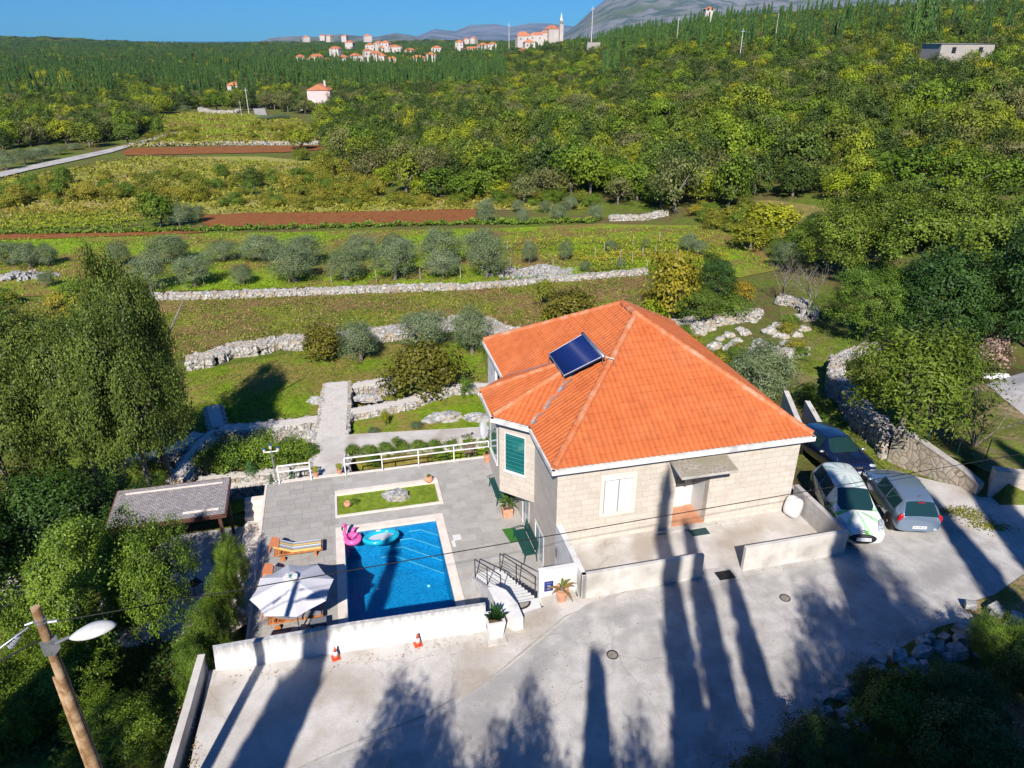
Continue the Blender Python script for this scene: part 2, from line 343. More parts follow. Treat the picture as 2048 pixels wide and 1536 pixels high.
for i in range(3): PR['foresty', i] = tree_proto('forest_crown_yellow', 'yellow', 20+i, 80, 28, .05, .7, one=True, h=.3, spread=.12, z0=.1)
for i in range(3): PR['cypress', i] = tree_proto('cypress_crown', 'cypress', 30+i, 210, 5, .16, .3, 'cone', .12, .03, one=True, h=.1, r=.05)
for i in range(4): PR['olive', i] = tree_proto('olive_crown', 'olive', 40+i, 210, 48, .040, .28, spread=.10, z0=.0, h=.35, r=.04, lob_=.45)
for i in range(3): PR['fig', i] = tree_proto('fig_crown', 'fig', 50+i, 150, 30, .05, .75, spread=.13, z0=.02, h=.25)
for i in range(3): PR['oak', i] = tree_proto('oak_crown', 'oak', 60+i, 240, 190, .0135, .75, spread=.07, z0=.22, h=.5, r=.022, lob_=.5)
for i in range(3): PR['laurel', i] = tree_proto('laurel_crown', 'laurel', 70+i, 380, 105, .0175, .5, spread=.055, z0=.0, h=.3, r=.02, lob_=.5)
for i in range(2): PR['dark', i] = tree_proto('dark_crown', 'dark', 80+i, 300, 75, .022, .65, spread=.065, z0=.0, h=.3, r=.02)
for i in range(3): PR['wood', i] = tree_proto('broadleaf_crown', 'wood', 90+i, 210, 105, .021, .75, spread=.068, z0=.03, lob_=.65, h=.4, r=.024)
for i in range(3): PR['bush', i] = tree_proto('shrub_crown', 'scrub', 100+i, 60, 40, .06, .7, spread=.14, z0=0, h=0)
for i in range(2): PR['green', i] = tree_proto('shrub_leaves', 'laurel', 104+i, 90, 40, .045, .6, spread=.12, z0=0, h=0)
PR['nearcyp', 0] = tree_proto('cypress_crown_dense', 'cypress', 37, 900, 12, .075, .5, 'cone', .10, .02, h=.1, r=.05)
PR['yellow', 0] = tree_proto('yellow_crown', 'yellow', 110, 110, 20, .065, .75, spread=.13, z0=0.05, h=.3)
PR['autumn', 0] = tree_proto('autumn_crown', 'autumn', 111, 140, 22, .055, .75, spread=.12, z0=0.05, h=.3)
PR['cherry', 0] = tree_proto('cherry_crown', 'cherry', 112, 300, 44, .036, .36, spread=.075, z0=0.05, h=.4, r=.02)
PR['pink', 0] = tree_proto('blossom_crown', 'pink', 113, 70, 14, .075, .8, spread=.13, z0=0.1, h=.2)
PR['conifer', 0] = tree_proto('conifer_crown', 'conifer', 114, 260, 10, .09, .3, 'cone', .16, .0, h=0)
CNT = {}
def plant(kind, base, h, w, label, group=None, name='tree', cat='tree', idx=None, rz=None, crown='crown', z=None):
    ks = [k for k in PR if k[0] == kind]; i = CNT.get(kind, 0) if idx is None else idx; CNT[kind] = i + 1
    me, tme = PR[ks[i % len(ks)]]; rz = random.uniform(0, 6.28) if rz is None else rz
    if tme is None and kind in ('forest', 'foresty', 'fdark', 'fgrey', 'cypress', 'bush', 'green', 'conifer'):
        o = link(name, me); o.location = base; o.scale = (w, w, h); o.rotation_euler = (0, 0, rz); return tag(o, label, cat, group)
    t = thing(name, label, cat, base, rz, group)
    o = link(crown, me, parent=t); o.scale = (w, w, h)
    if tme: q = link('trunk', tme, parent=t); q.scale = (max(w, h*.6), max(w, h*.6), h)
    return t
def veg(kind, u, vb, vt, wpx, label, group=None, name='tree', cat='tree', **kw):
    """plant with its foot on the ground seen at (u,vb), its top seen at row vt, its crown wpx wide"""
    b = hit(u, vb); lo, hi = 0, 60
    for _ in range(30):
        m = (lo+hi)/2
        if proj(b.x, b.y, b.z+m)[1] > vt: lo = m
        else: hi = m
    f = b.y*CP - (b.z-HC)*SP
    return plant(kind, b - Vector((0,0,.05)), lo, wpx*f/F_PX, label, group, name, cat, **kw)
# ---------------- stones ----------------
def stones(pts, sizes, seed=0, flat=.7):
    """many jittered rough blocks in one mesh"""
    rg = np.random.default_rng(seed); n = len(pts)
    base = np.array([(-1,-1,-1),(1,-1,-1),(1,1,-1),(-1,1,-1),(-1,-1,1),(1,-1,1),(1,1,1),(-1,1,1)], float)*.5
    v = base[None]*(1 + rg.uniform(-.28, .28, (n, 8, 3))); v[:, 4:, :2] *= .82
    s = sizes[:, None, None]*np.stack([rg.uniform(.75, 1.35, n), rg.uniform(.7, 1.1, n), rg.uniform(.6, 1, n)*flat*1.2], 1)[:, None, :]
    v = v*s; a = rg.uniform(0, 6.28, n); ca, sa = np.cos(a)[:, None], np.sin(a)[:, None]
    x = v[..., 0]*ca - v[..., 1]*sa; y = v[..., 0]*sa + v[..., 1]*ca; v[..., 0] = x; v[..., 1] = y
    tl = rg.uniform(-.3, .3, n)[:, None]; z = v[..., 2] + v[..., 0]*tl; v[..., 2] = z
    v = v + np.asarray(pts)[:, None, :]
    f = np.array([(0,3,2,1),(4,5,6,7),(0,1,5,4),(1,2,6,5),(2,3,7,6),(3,0,4,7)])[None] + (np.arange(n)*8)[:, None, None]
    me = bpy.data.meshes.new('stones'); me.from_pydata(v.reshape(-1, 3).tolist(), [], f.reshape(-1, 4).tolist()); return me
def along(path, step):
    out = []
    for a, b in zip(path[:-1], path[1:]):
        a, b = Vector(a[:2]), Vector(b[:2]); d = (b-a).length; n = max(1, int(d/step)); t = (b-a)/max(d, 1e-6)
        for i in range(n): out.append((a + (b-a)*(i/n), Vector((-t.y, t.x))))
    return out
def drywall(name, path, w, h, label, s=.3, mat='stone', group=None, seed=1, zf=None, cat='stone wall', lip=.35):
    rg = np.random.default_rng(seed); pts = []; sz = []
    for p, nr in along(path, s*.8):
        z0 = (zf or g1)(p.x, p.y); lay = max(1, int(round(h/(s*.55))))
        acr = np.linspace(-w/2, w/2, max(2, int(round(w/(s*.8)))))
        for k in range(lay + 1):
            for a in acr:
                if 0 < k < lay and abs(a) < w/2 - .01 and len(acr) > 2: continue
                pts.append((p.x + nr.x*a + rg.uniform(-.05, .05), p.y + nr.y*a + rg.uniform(-.05, .05), z0 + k*h/lay - s*.15 + rg.uniform(-.03, .05))); sz.append(s*rg.uniform(.8, 1.35))
    me = stones(np.array(pts), np.array(sz), seed); o = link(name, me, M_[mat]); return tag(o, label, cat, group)
def rock(name, loc, sx, sy, sz, label, seed=0, mat='greystone', group=None, parent=None, cat='rock', sub=4):
    bm = bmesh.new(); bmesh.ops.create_icosphere(bm, subdivisions=sub, radius=1); rg = random.Random(seed)
    from mathutils import noise as nz
    o = Vector((seed*3.1, seed*1.7, 0))
    for v in bm.verts:
        d = v.co.normalized(); k = 1 + .35*nz.noise(d*1.6+o) + .18*nz.noise(d*4+o) + .10*nz.noise(d*9+o); c = d*k
        v.co = Vector((c.x*sx, c.y*sy, max(c.z, -.3)*sz))
    me = bpy.data.meshes.new(name); bm.to_mesh(me); bm.free(); r = link(name, me, M_[mat], parent); r.location = loc; r.rotation_euler.z = rg.uniform(-.3, .3)
    return tag(r, label, cat, group) if not parent else r
def drape(name, poly, mat, off=.05, step=2.0, kind='structure', zf=None, th=0):
    """sheet that follows the ground inside a world-space polygon"""
    P2 = [Vector((p[0], p[1])) for p in poly]; vs = []
    for a, b in zip(P2, P2[1:] + P2[:1]):
        n = max(1, int((b-a).length/step)); vs += [a + (b-a)*(i/n) for i in range(n)]
    nb = len(vs); xs = [p.x for p in P2]; ys = [p.y for p in P2]
    gx, gy = np.meshgrid(np.arange(min(xs), max(xs), step), np.arange(min(ys), max(ys), step)); k = inpoly(gx.ravel(), gy.ravel(), [(p.x, p.y) for p in P2])
    vs += [Vector((x, y)) for x, y in zip(gx.ravel()[k], gy.ravel()[k])]
    r = geometry.delaunay_2d_cdt(vs, [(i, (i+1) % nb) for i in range(nb)], [list(range(nb))], 1, 1e-4)
    X = np.array([p.x for p in r[0]]); Y = np.array([p.y for p in r[0]]); Z = (zf(X, Y) if zf else G(X, Y)) + off
    me = bpy.data.meshes.new(name); me.from_pydata(list(zip(X, Y, Z)), [], [list(f) for f in r[2]])
    if len(me.polygons) and sum(p.normal.z for p in me.polygons) < 0: me.flip_normals()
    o = link(name, me, mat, smooth=True); return tag(o, kind=kind)
def pxpoly(pts): return [hit(u, v) for u, v in pts]
# ---------------- raised bed on the right (retained by the stone walls) ----------------
def wp(u, v, z): p = P(u, v, z); return (p.x, p.y)
CURVE = [wp(*a) for a in [(1800,661,-.7),(1760,664,-.8),(1716,670,-.8),(1690,682,-.75),(1676,706,-.6),(1676,735,-.35),(1688,762,-.1),(1710,789,.2),(1742,815,.5),(1771,840,.75),(1796,862,.95)]]
RWALL = [wp(*a) for a in [(1795,856,1.1),(1840,884,.95),(1890,917,.8),(1930,945,.62),(1962,972,.45)]]
def inset(path, d):
    out = []
    for i, p in enumerate(path):
        t = (Vector(path[min(i+1, len(path)-1)]) - Vector(path[max(i-1, 0)])).normalized(); out.append((p[0]-t.y*d, p[1]+t.x*d))
    return out
RAISED.append((inset(CURVE + RWALL[1:], .42) + [wp(2000,985,.4), (30,21), (46,24), (46,46), (30,44), (25,40)], .95))
# ---------------- terrain sheet ----------------
ys = np.concatenate([np.arange(-40, 70, .55), 70 + np.cumsum(np.geomspace(.6, 90, 170))]); nx = 200
s_ = np.linspace(-1, 1, nx); s_ = s_*(.72 + .28*np.abs(s_)); wd = np.maximum(52, .8*ys + 5)
GX = wd[:, None]*s_[None]; GY = np.repeat(ys[:, None], nx, 1); GZ = np.concatenate([G(GX[i:i+20], GY[i:i+20]) for i in range(0, len(ys), 20)])
me = bpy.data.meshes.new('ground'); n0 = len(ys)
ii = (np.arange(n0-1)[:, None]*nx + np.arange(nx-1)[None]).ravel(); fs = np.stack([ii, ii+1, ii+nx+1, ii+nx], 1)
me.from_pydata(np.stack([GX, GY, GZ], 2).reshape(-1, 3).tolist(), [], fs.tolist())
def groundmat(name, g1c, g2c, br, d1=.12, sc1=.12, mott=.5):
    m, nt, b = newmat(name); b.inputs['Roughness'].default_value = .95; b.inputs['Specular IOR Level'].default_value = .15
    co = N(nt, 'ShaderNodeTexCoord').outputs['Object']
    c = ramp(nt, noise(nt, co, 1.3, 7, .75), [(.42, g1c), (.58, g2c)])
    c = mixc(nt, ramp(nt, noise(nt, co, sc1, 8, .78), [(.50-d1*.6, (0,0,0)), (.50+d1*.6, (1,1,1))]), c, br)
    c = mixc(nt, mott, c, ramp(nt, noise(nt, co, 3.5, 8, .8), [(.36, (.30,.30,.26)), (.62, (1.1,1.1,1.05))]), 'MULTIPLY')
    nt.links.new(c, b.inputs['Base Color']); bump(nt, b, noise(nt, co, 6, 6, .7), .9, .12); return m
M_['ground'] = groundmat('rough_ground', (0.110,0.175,0.020), (0.187,0.250,0.033), (.17,.135,.055))
M_['meadow'] = groundmat('mown_meadow', (0.198,0.275,0.018), (0.330,0.338,0.044), (.32,.20,.09), .09, .17, .75)
M_['lawn2'] = groundmat('garden_lawn', (0.154,0.288,0.011), (0.264,0.375,0.020), (.32,.26,.07), .09, .16, .6)
M_['green'] = groundmat('fresh_green_grass', (0.209,0.375,0.013), (0.330,0.475,0.024), (.30,.20,.07), .09, .09, .65)
M_['grasspath'] = groundmat('grass_path', (0.165,0.237,0.024), (0.242,0.312,0.044), (.26,.22,.10), .08, .5)
M_['redsoil'] = groundmat('ploughed_red_soil', (.27,.09,.03), (.42,.165,.06), (.34,.14,.05), .1, .3)
nt = M_['redsoil'].node_tree; b = nt.nodes['Principled BSDF']; wv = N(nt, 'ShaderNodeTexWave', bands_direction='Y'); wv.inputs['Scale'].default_value = .9; wv.inputs['Distortion'].default_value = 3; nt.links.new(N(nt, 'ShaderNodeTexCoord').outputs['Object'], wv.inputs['Vector'])
src = b.inputs['Base Color'].links[0].from_socket; nt.links.new(mixc(nt, .55, src, ramp(nt, wv.outputs['Fac'], [(.2, (.6,.6,.6)), (.8, (1.1,1.1,1.1))]), 'MULTIPLY'), b.inputs['Base Color'])
M_['drygrass'] = groundmat('dry_grass', (.30,.23,.09), (.40,.31,.13), (.24,.22,.05), .1, .08)
M_['scrubfield'] = groundmat('scrubby_meadow', (0.275,0.338,0.033), (0.440,0.463,0.077), (.52,.42,.17), .12, .06, .8)
M_['dirt'] = groundmat('stony_dirt', (.34,.24,.13), (.46,.35,.22), (.16,.18,.04), .07, .35)
tag(link('ground', me, M_['ground'], smooth=True), kind='structure')
# ---------------- fields, lawns, roads lying on it ----------------
def field(name, px, mat, off=.06, step=2.5, **k): return drape(name, [(p.x, p.y) for p in pxpoly(px)], M_[mat], off, step, **k)
field('meadow', [(-60,600),(60,606),(284,590),(520,582),(760,578),(1000,572),(1150,562),(1290,552),(1310,600),(1300,650),(1160,668),(1000,665),(930,640),(840,660),(640,700),(380,716),(200,740),(-60,760)], 'meadow', .05, 1.2)
field('meadow', [(-80,480),(250,470),(420,468),(700,462),(960,458),(1200,448),(1420,452),(1520,500),(1560,540),(1480,556),(1300,548),(1000,566),(700,574),(280,584),(-80,600)], 'green', .06, 2)
field('ploughed_field', [(396,432),(520,426),(760,424),(860,420),(955,419),(950,446),(760,452),(560,453),(420,455),(404,446)], 'redsoil', .10, 2)
field('ploughed_field', [(-80,472),(100,468),(300,462),(420,466),(300,472),(80,480),(-80,482)], 'redsoil', .12, 2)
field('ploughed_field', [(244,306),(262,297),(430,294),(640,291),(650,300),(560,306),(350,310),(250,312)], 'redsoil', .14, 4)
field('meadow', [(-80,372),(130,345),(280,315),(520,314),(720,330),(760,372),(700,396),(420,400),(150,412),(-80,430)], 'scrubfield', .10, 4)
field('meadow', [(-80,430),(150,412),(420,400),(760,398),(1000,402),(1200,418),(960,420),(400,430),(-80,472)], 'scrubfield', .08, 3)
field('meadow', [(262,236),(300,229),(430,224),(520,230),(600,240),(640,262),(610,290),(300,292),(360,262),(300,262)], 'green', .16, 6)
field('meadow', [(1480,405),(1540,402),(1640,415),(1690,432),(1680,452),(1600,450),(1520,432)], 'drygrass', .12, 3)
field('grass_path', [(1560,600),(1640,600),(1668,690),(1660,760),(1700,830),(1770,890),(1830,925),(1870,958),(1800,958),(1738,915),(1700,880),(1650,850),(1590,800),(1560,700)], 'grasspath', .05, .8)
field('distant_road', [(-90,366),(0,346),(60,333),(130,318),(215,300),(262,288),(268,292),(225,306),(140,325),(60,342),(0,357),(-90,380)], 'asphalt', .2, 4)
field('distant_road', [(262,288),(300,279),(345,266),(356,267),(312,281),(268,292)], 'asphalt', .2, 4)
field('distant_road', [(500,196),(514,192),(524,196),(534,232),(510,230)], 'asphalt', .2, 4)
# ---------------- concrete driveway (follows a gentle slope down to the left) ----------------
def drive_z(x, y):
    x = np.asarray(x, float); y = np.asarray(y, float); lx, ly = L(x, y)
    return -.35*(1 - sstep(-3.2, .2, lx)) + .10*sstep(14, 30, lx)*0 - .06*sstep(-7, -14, ly) + .02*np.sin(x*.4)*sstep(2, 6, lx)
def dz(x, y): return float(drive_z(x, y))
def lpoly(pts): return [(W(*p).x, W(*p).y) for p in pts]
joint1 = [P(u, v, -.2) for u, v in [(1000,1315),(1100,1240)]]
def drv(name, poly, mat, off, step=.8): return drape(name, poly, M_[mat], off, step, zf=drive_z)
drv('driveway', lpoly([(-11.5,-2.7),(-1.2,-2.7),(-1.2,-2.0),(-.05,-2.0),(-.05,-2.62),(9.8,-2.62),(10.2,.3),(10.4,1.0),(15.4,1.5),(19,-1.8),(24,-6),(26,-16),(8,-18),(-11.8,-18)]), 'concrete', 0)
drv('driveway', [wp(u, v, -.1) for u, v in [(340,1620),(560,1536),(870,1425),(1020,1320),(1170,1215),(1330,1150),(1500,1135),(1700,1095),(1760,1062),(1900,1048),(2048,1120),(2200,1300),(1900,1700),(400,1900)]], 'asphalt', .006)
P_JOINTS = [[(560,1540),(700,1475),(850,1418),(1000,1330),(1130,1235),(1180,1218),(1330,1155),(1408,1150)], [(1310,1210),(1420,1180),(1530,1150)], [(420,1345),(660,1318),(1000,1268)]]
M_['joint'] = mk('dark_joint', (.33,.31,.28), (.45,.42,.38), 5, .95)
for jp in P_JOINTS[:2]:
    pts = [P(u, v, -.1) for u, v in jp]; pl = []; back = []
    for i, p in enumerate(pts):
        d = (pts[min(i+1, len(pts)-1)] - pts[max(i-1, 0)]); nn = Vector((-d.y, d.x, 0)).normalized()*.022; pl.append((p.x+nn.x, p.y+nn.y)); back.append((p.x-nn.x, p.y-nn.y))
    drv('driveway_joint', pl + back[::-1], 'joint', .013, 3)
# upper side road on the right, and the sandy verge
drape('side_road', [wp(u, v, 1.0) for u, v in [(1978,752),(2010,735),(2120,700),(2330,660),(2560,690),(2500,900),(2300,900),(2120,870),(2060,830),(2010,790)]], M_['asphalt'], .06, 1)
drape('driveway_verge', [wp(u, v, 0) for u, v in [(1920,1212),(1990,1190),(2048,1150),(2200,1120),(2250,1300),(2048,1245),(1960,1240)]], M_['dirt'], .03, .6, zf=drive_z)
drape('bed_soil', [wp(u, v, .9) for u, v in [(1800,850),(1850,800),(1960,740),(2020,790),(2100,850),(2100,960),(1990,950),(1900,905),(1830,880)]], M_['dirt'], .05, .8)
drape('lawn', [wp(u, v, .9) for u, v in [(1705,690),(1760,676),(1810,672),(1830,720),(1760,760),(1700,760),(1686,725)]], M_['lawn2'], .06, .8)
drape('lawn', [wp(u, v, .9) for u, v in [(1940,905),(1990,860),(2100,880),(2150,960),(2000,960)]], M_['grasspath'], .07, .8)
# sea and mountains
m = MB(); m.add([(-40000,5000,-18),(40000,5000,-18),(40000,40000,-18),(-40000,40000,-18)], [(0,1,2,3)])
tag(m.build('sea', mk('sea_water', (.03,.14,.26), rough=.4)), kind='structure')
M_['mount'] = mk('bare_karst', (.20,.21,.23), (.07,.11,.11), .010, .95, c3=(.10,.14,.08), s3=.0016, lo=.46, hi=.58)
M_['mountfar'] = mk('far_karst', (.22,.23,.27), (.10,.13,.16), .0016, .95)
def ridge(name, prof, Y0, depth, mat, seed, base=-10):
    """mountain body: skyline given as (u, v) and distance; falls to the front and to the back"""
    rg = random.Random(seed); from mathutils import noise as nz; vs = []; fs = []; cols = 200; rows = 26; us = [p[0] for p in prof]; vv = [p[1] for p in prof]
    for j in range(cols):
        u = us[0] + (us[-1]-us[0])*j/(cols-1); v = float(np.interp(u, us, vv)); d = ray(u, v); k = Y0/d[1]; X, Z = d[0]*k, HC + d[2]*k
        for i in range(rows):
            t = i/(rows-1); y = Y0 + (t-.6)*depth; h = 1-abs(t-.6)/.6 if t < .6 else 1-(t-.6)/.4*1.0
            h = max(0, h); amp = (Z-base)
            nn = nz.noise(Vector((X*3/Y0*4, t*5, seed)))*.5 + nz.noise(Vector((X*11/Y0*4, t*13, seed)))*.22 + nz.noise(Vector((X*30/Y0*4, t*40, seed)))*.08
            z = base + amp*(h**.85) + amp*nn*.55*(1-h)*h*2.2; vs.append((X*y/Y0, y, z))
    for j in range(cols-1):
        for i in range(rows-1): a = j*rows+i; fs.append((a, a+rows, a+rows+1, a+1))
    m = MB(); m.add(vs, fs); return tag(m.build(name, M_[mat], smooth=True), kind='structure')
ridge('rocky_mountain', [(1080,88),(1130,66),(1150,52),(1180,24),(1205,4),(1230,-16),(1290,-35),(1400,-60),(1500,-40),(1640,-60),(1800,-80),(2150,-90),(2400,-60)], 4300, 2600, 'mount', 3)
ridge('wooded_ridge', [(1290,30),(1350,14),(1420,6),(1480,12),(1540,2),(1620,8),(1700,0),(1900,-15),(2300,-10)], 2900, 1200, 'mount', 8)
ridge('far_mountains', [(780,84),(830,74),(870,58),(910,62),(940,50),(990,48),(1020,54),(1060,46),(1100,47),(1140,52),(1200,60),(1260,70)], 12000, 5000, 'mountfar', 5, -15)
ridge('far_mountains', [(800,84),(840,76),(862,64),(900,68),(930,74),(980,72),(1040,76),(1100,84)], 8500, 2500, 'mountfar', 9, -15)
ridge('far_hills', [(-300,70),(0,80),(60,76),(110,74),(160,76),(210,86),(240,92)], 3600, 1500, 'mount', 6, -15)
ridge('far_hills', [(500,90),(540,76),(590,72),(640,74),(680,68),(720,72),(752,74),(790,66),(830,72),(860,84)], 3800, 1500, 'mount', 7, -15)
# ---------------- dry stone walls, gravel paths (garden) ----------------
LAWNZ = -3.4
def slab(name, poly, z0, z1, mat, kind='structure'):
    m = MB(); m.prism(poly, z0, z1); return tag(m.build(name, M_[mat]), kind=kind)
def wpts(px, z): return [wp(u, v, z) for u, v in px]
def strip(path, w):
    a, b = [], []
    for i, p in enumerate(path):
        d = Vector(path[min(i+1, len(path)-1)]) - Vector(path[max(i-1, 0)]); n = Vector((-d.y, d.x)).normalized()
        ww = w[i] if isinstance(w, (list, tuple)) else w; a.append((p[0]+n.x*ww/2, p[1]+n.y*ww/2)); b.append((p[0]-n.x*ww/2, p[1]-n.y*ww/2))
    return a + b[::-1]
def walkwall(path, w, ztop, label, seed, name='stone_walkway', zf=None, s=.24):
    """thick dry stone wall with gravel walking surface: one thing, body and gravel top as parts"""
    c = path[0]; t = thing(name, label, 'stone wall', (c[0], c[1], ztop))
    poly = strip(path, w); m = MB(); m.prism([(x-c[0], y-c[1]) for x, y in strip(path, [k-.12 for k in (w if isinstance(w, list) else [w]*len(path))])], -2.2, -.02); m.build('gravel_top', M_['gravel'], t)
    rg = np.random.default_rng(seed); pts = []; sz = []
    ring = poly + [poly[0]]
    for p, nr in along(ring, s*.72):
        for k in range(6):
            z = -.13 - k*s*.62; pts.append((p.x-c[0]+rg.uniform(-.04,.04), p.y-c[1]+rg.uniform(-.04,.04), z + rg.uniform(-.03,.03))); sz.append(s*rg.uniform(.75, 1.25))
    link('stone_facing', stones(np.array(pts), np.array(sz), seed), M_['stone'], t); return t
walkwall([wp(659,945,-2.4), wp(660,880,-2.45), wp(668,830,-2.5), wp(674,764,-2.5)], [1.75,1.65,1.6,1.45], -2.48, 'straight gravel walkway on a stone wall running away from the deck', 1)
walkwall([wp(690,822,-2.55), wp(760,812,-2.6), wp(820,800,-2.6), wp(860,785,-2.6), wp(905,772,-2.6), wp(975,770,-2.6)], .75, -2.6, 'gravel topped stone wall curving from the walkway to the house behind the lawn', 2)
walkwall([wp(690,774,-2.7), wp(730,766,-2.7), wp(785,757,-2.7)], .75, -2.7, 'short gravel topped stone wall beside the fig tree', 3)
walkwall([wp(645,832,-2.55), wp(590,842,-2.6), wp(520,852,-2.65), wp(440,858,-2.7)], .85, -2.62, 'gravel topped stone wall branching left from the walkway', 4)
walkwall([wp(440,858,-2.8), wp(410,885,-2.9), wp(388,920,-3.0), wp(360,965,-3.1)], 1.1, -2.85, 'shaded stone wall walkway turning down beside the laurel bushes', 5)
walkwall([wp(425,812,-2.9), wp(436,850,-2.8)], .8, -2.86, 'short shaded stone stub at the bend of the walkway', 6)
walkwall([wp(395,862,-2.8), wp(360,890,-2.9), wp(300,915,-3.0), wp(255,925,-3.1)], .8, -2.9, 'shaded stone wall leading left under the big tree', 7)
walkwall([wp(625,942,-2.9), wp(560,950,-3.0), wp(480,965,-3.0), wp(350,985,-3.1), wp(250,1000,-3.2)], .75, -3.0, 'low stone wall with gravel top behind the pergola', 8)
walkwall([wp(630,930,-2.6), wp(590,938,-2.8), wp(500,948,-2.8), wp(400,962,-2.9)], .5, -2.75, 'upper row of the double stone wall behind the pergola', 9)
# concrete garden paths
slab('garden_path', [wp(632,952,-2.35)] + [wp(687,946,-2.35), wp(693,893,-2.45), wp(800,876,-2.45), wp(975,858,-2.45), wp(985,858,-2.45), wp(985,868,-2.45)] [0:0] + [wp(688,946,-2.35), wp(692,893,-2.4), wp(976,873,-2.4), wp(978,852,-2.4), wp(700,868,-2.4), wp(692,868,-2.4), wp(645,872,-2.4)], -3.6, -2.42, 'concrete')
def lawnz(px, mat, z, name='lawn'): return slab(name, wpts(px, z), z-.6, z, mat)
lawnz([(694,868),(978,852),(975,790),(905,785),(860,800),(820,812),(760,824),(694,834)], 'lawn2', -3.0)
lawnz([(690,896),(976,873),(976,912),(700,925),(690,925)], 'lawn2', -3.1)
drape('garden_grass', [(p.x, p.y) for p in pxpoly([(370,745),(500,725),(620,700),(800,690),(960,690),(980,770),(690,830),(640,830),(440,860),(360,840)])], M_['lawn2'], .05, 1)
drape('garden_grass', [(p.x, p.y) for p in pxpoly([(440,862),(640,840),(640,925),(400,950)])], M_['lawn2'], .06, 1)
drape('garden_grass', [(p.x, p.y) for p in pxpoly([(240,1000),(560,960),(540,1010),(440,1040),(240,1080)])], M_['lawn2'], .07, 1)
# field walls
drywall('dry_stone_wall', [wp(u, v, -4.3) for u, v in [(205,592),(284,583),(420,580),(560,576),(700,573),(830,570),(915,569)]], .6, .5, 'long low white dry stone wall between the olive grove and the meadow', .34, seed=11)
drywall('dry_stone_wall', [wp(u, v, -4.3) for u, v in [(915,570),(980,566),(1080,560),(1190,555),(1295,550)]], .45, .4, 'low dry stone wall with kale growing on it below the vineyard', .32, seed=12)
drywall('rubble_wall', [wp(u, v, -3.6) for u, v in [(378,730),(430,722),(455,706),(520,702),(560,690),(615,694)]], 1.1, .7, 'broad rubble wall partly in tree shade left of the dark fig', .26, seed=13)
drywall('rubble_wall', [wp(u, v, -3.5) for u, v in [(685,680),(755,668),(800,660),(860,645),(900,632),(960,628),(1000,650),(1060,662)]], 1.6, .6, 'wide white rubble wall running behind the olive trees to the house', .26, seed=14)
drywall('rubble_wall', [wp(u, v, -3.0) for u, v in [(1330,655),(1380,650),(1430,645),(1490,640),(1520,646)]], 1.3, .55, 'white rubble wall behind the right corner of the roof', .33, seed=15)
drywall('rubble_wall', [wp(u, v, -2.6) for u, v in [(1560,598),(1600,605),(1620,622),(1615,640)]], .8, .6, 'stone wall around the top of the rock garden by the bare tree', .35, seed=16)
drywall('rubble_wall', [wp(u, v, -2.2) for u, v in [(1530,700),(1570,704),(1600,700),(1608,690)]], .6, .45, 'low stone edging at the lower corner of the rock garden', .26, seed=17)
drywall('curved_stone_wall', CURVE, .55, 1.15, 'curved dry stone wall bending round the raised lawn beside the grass path', .22, seed=18, zf=lambda x, y: g1(x - .0, y) - (.95 if inpoly(np.array([x]), np.array([y]), RAISED[0][0])[0] else 0))
drywall('dry_stone_wall', [wp(u, v, -8) for u, v in [(262,296),(430,293),(640,290)]], .8, .7, 'thin white stone wall along the far red field', .6, seed=19)
drywall('dry_stone_wall', [wp(u, v, -9) for u, v in [(400,219),(420,226),(470,226),(478,220)]], 1, 1.2, 'white stone wall in front of the far dark trees by the road', .8, seed=20)
drywall('dry_stone_wall', [wp(u, v, -4.9) for u, v in [(1220,444),(1290,446),(1330,440)]], .8, .5, 'scattered low stone wall at the foot of the wooded slope', .4, seed=21)
drywall('dry_stone_wall', [wp(u, v, -3.4) for u, v in [(0,1110),(60,1075),(110,1060),(140,1050)]], .8, .8, 'shaded white stone wall under the trees at the left edge', .4, seed=23)
drywall('rubble_wall', [wp(u, v, -2.2) for u, v in [(-40,1165),(60,1130),(110,1105),(160,1080)]], .9, .6, 'shaded stone walkway edge at the left border', .25, seed=24)
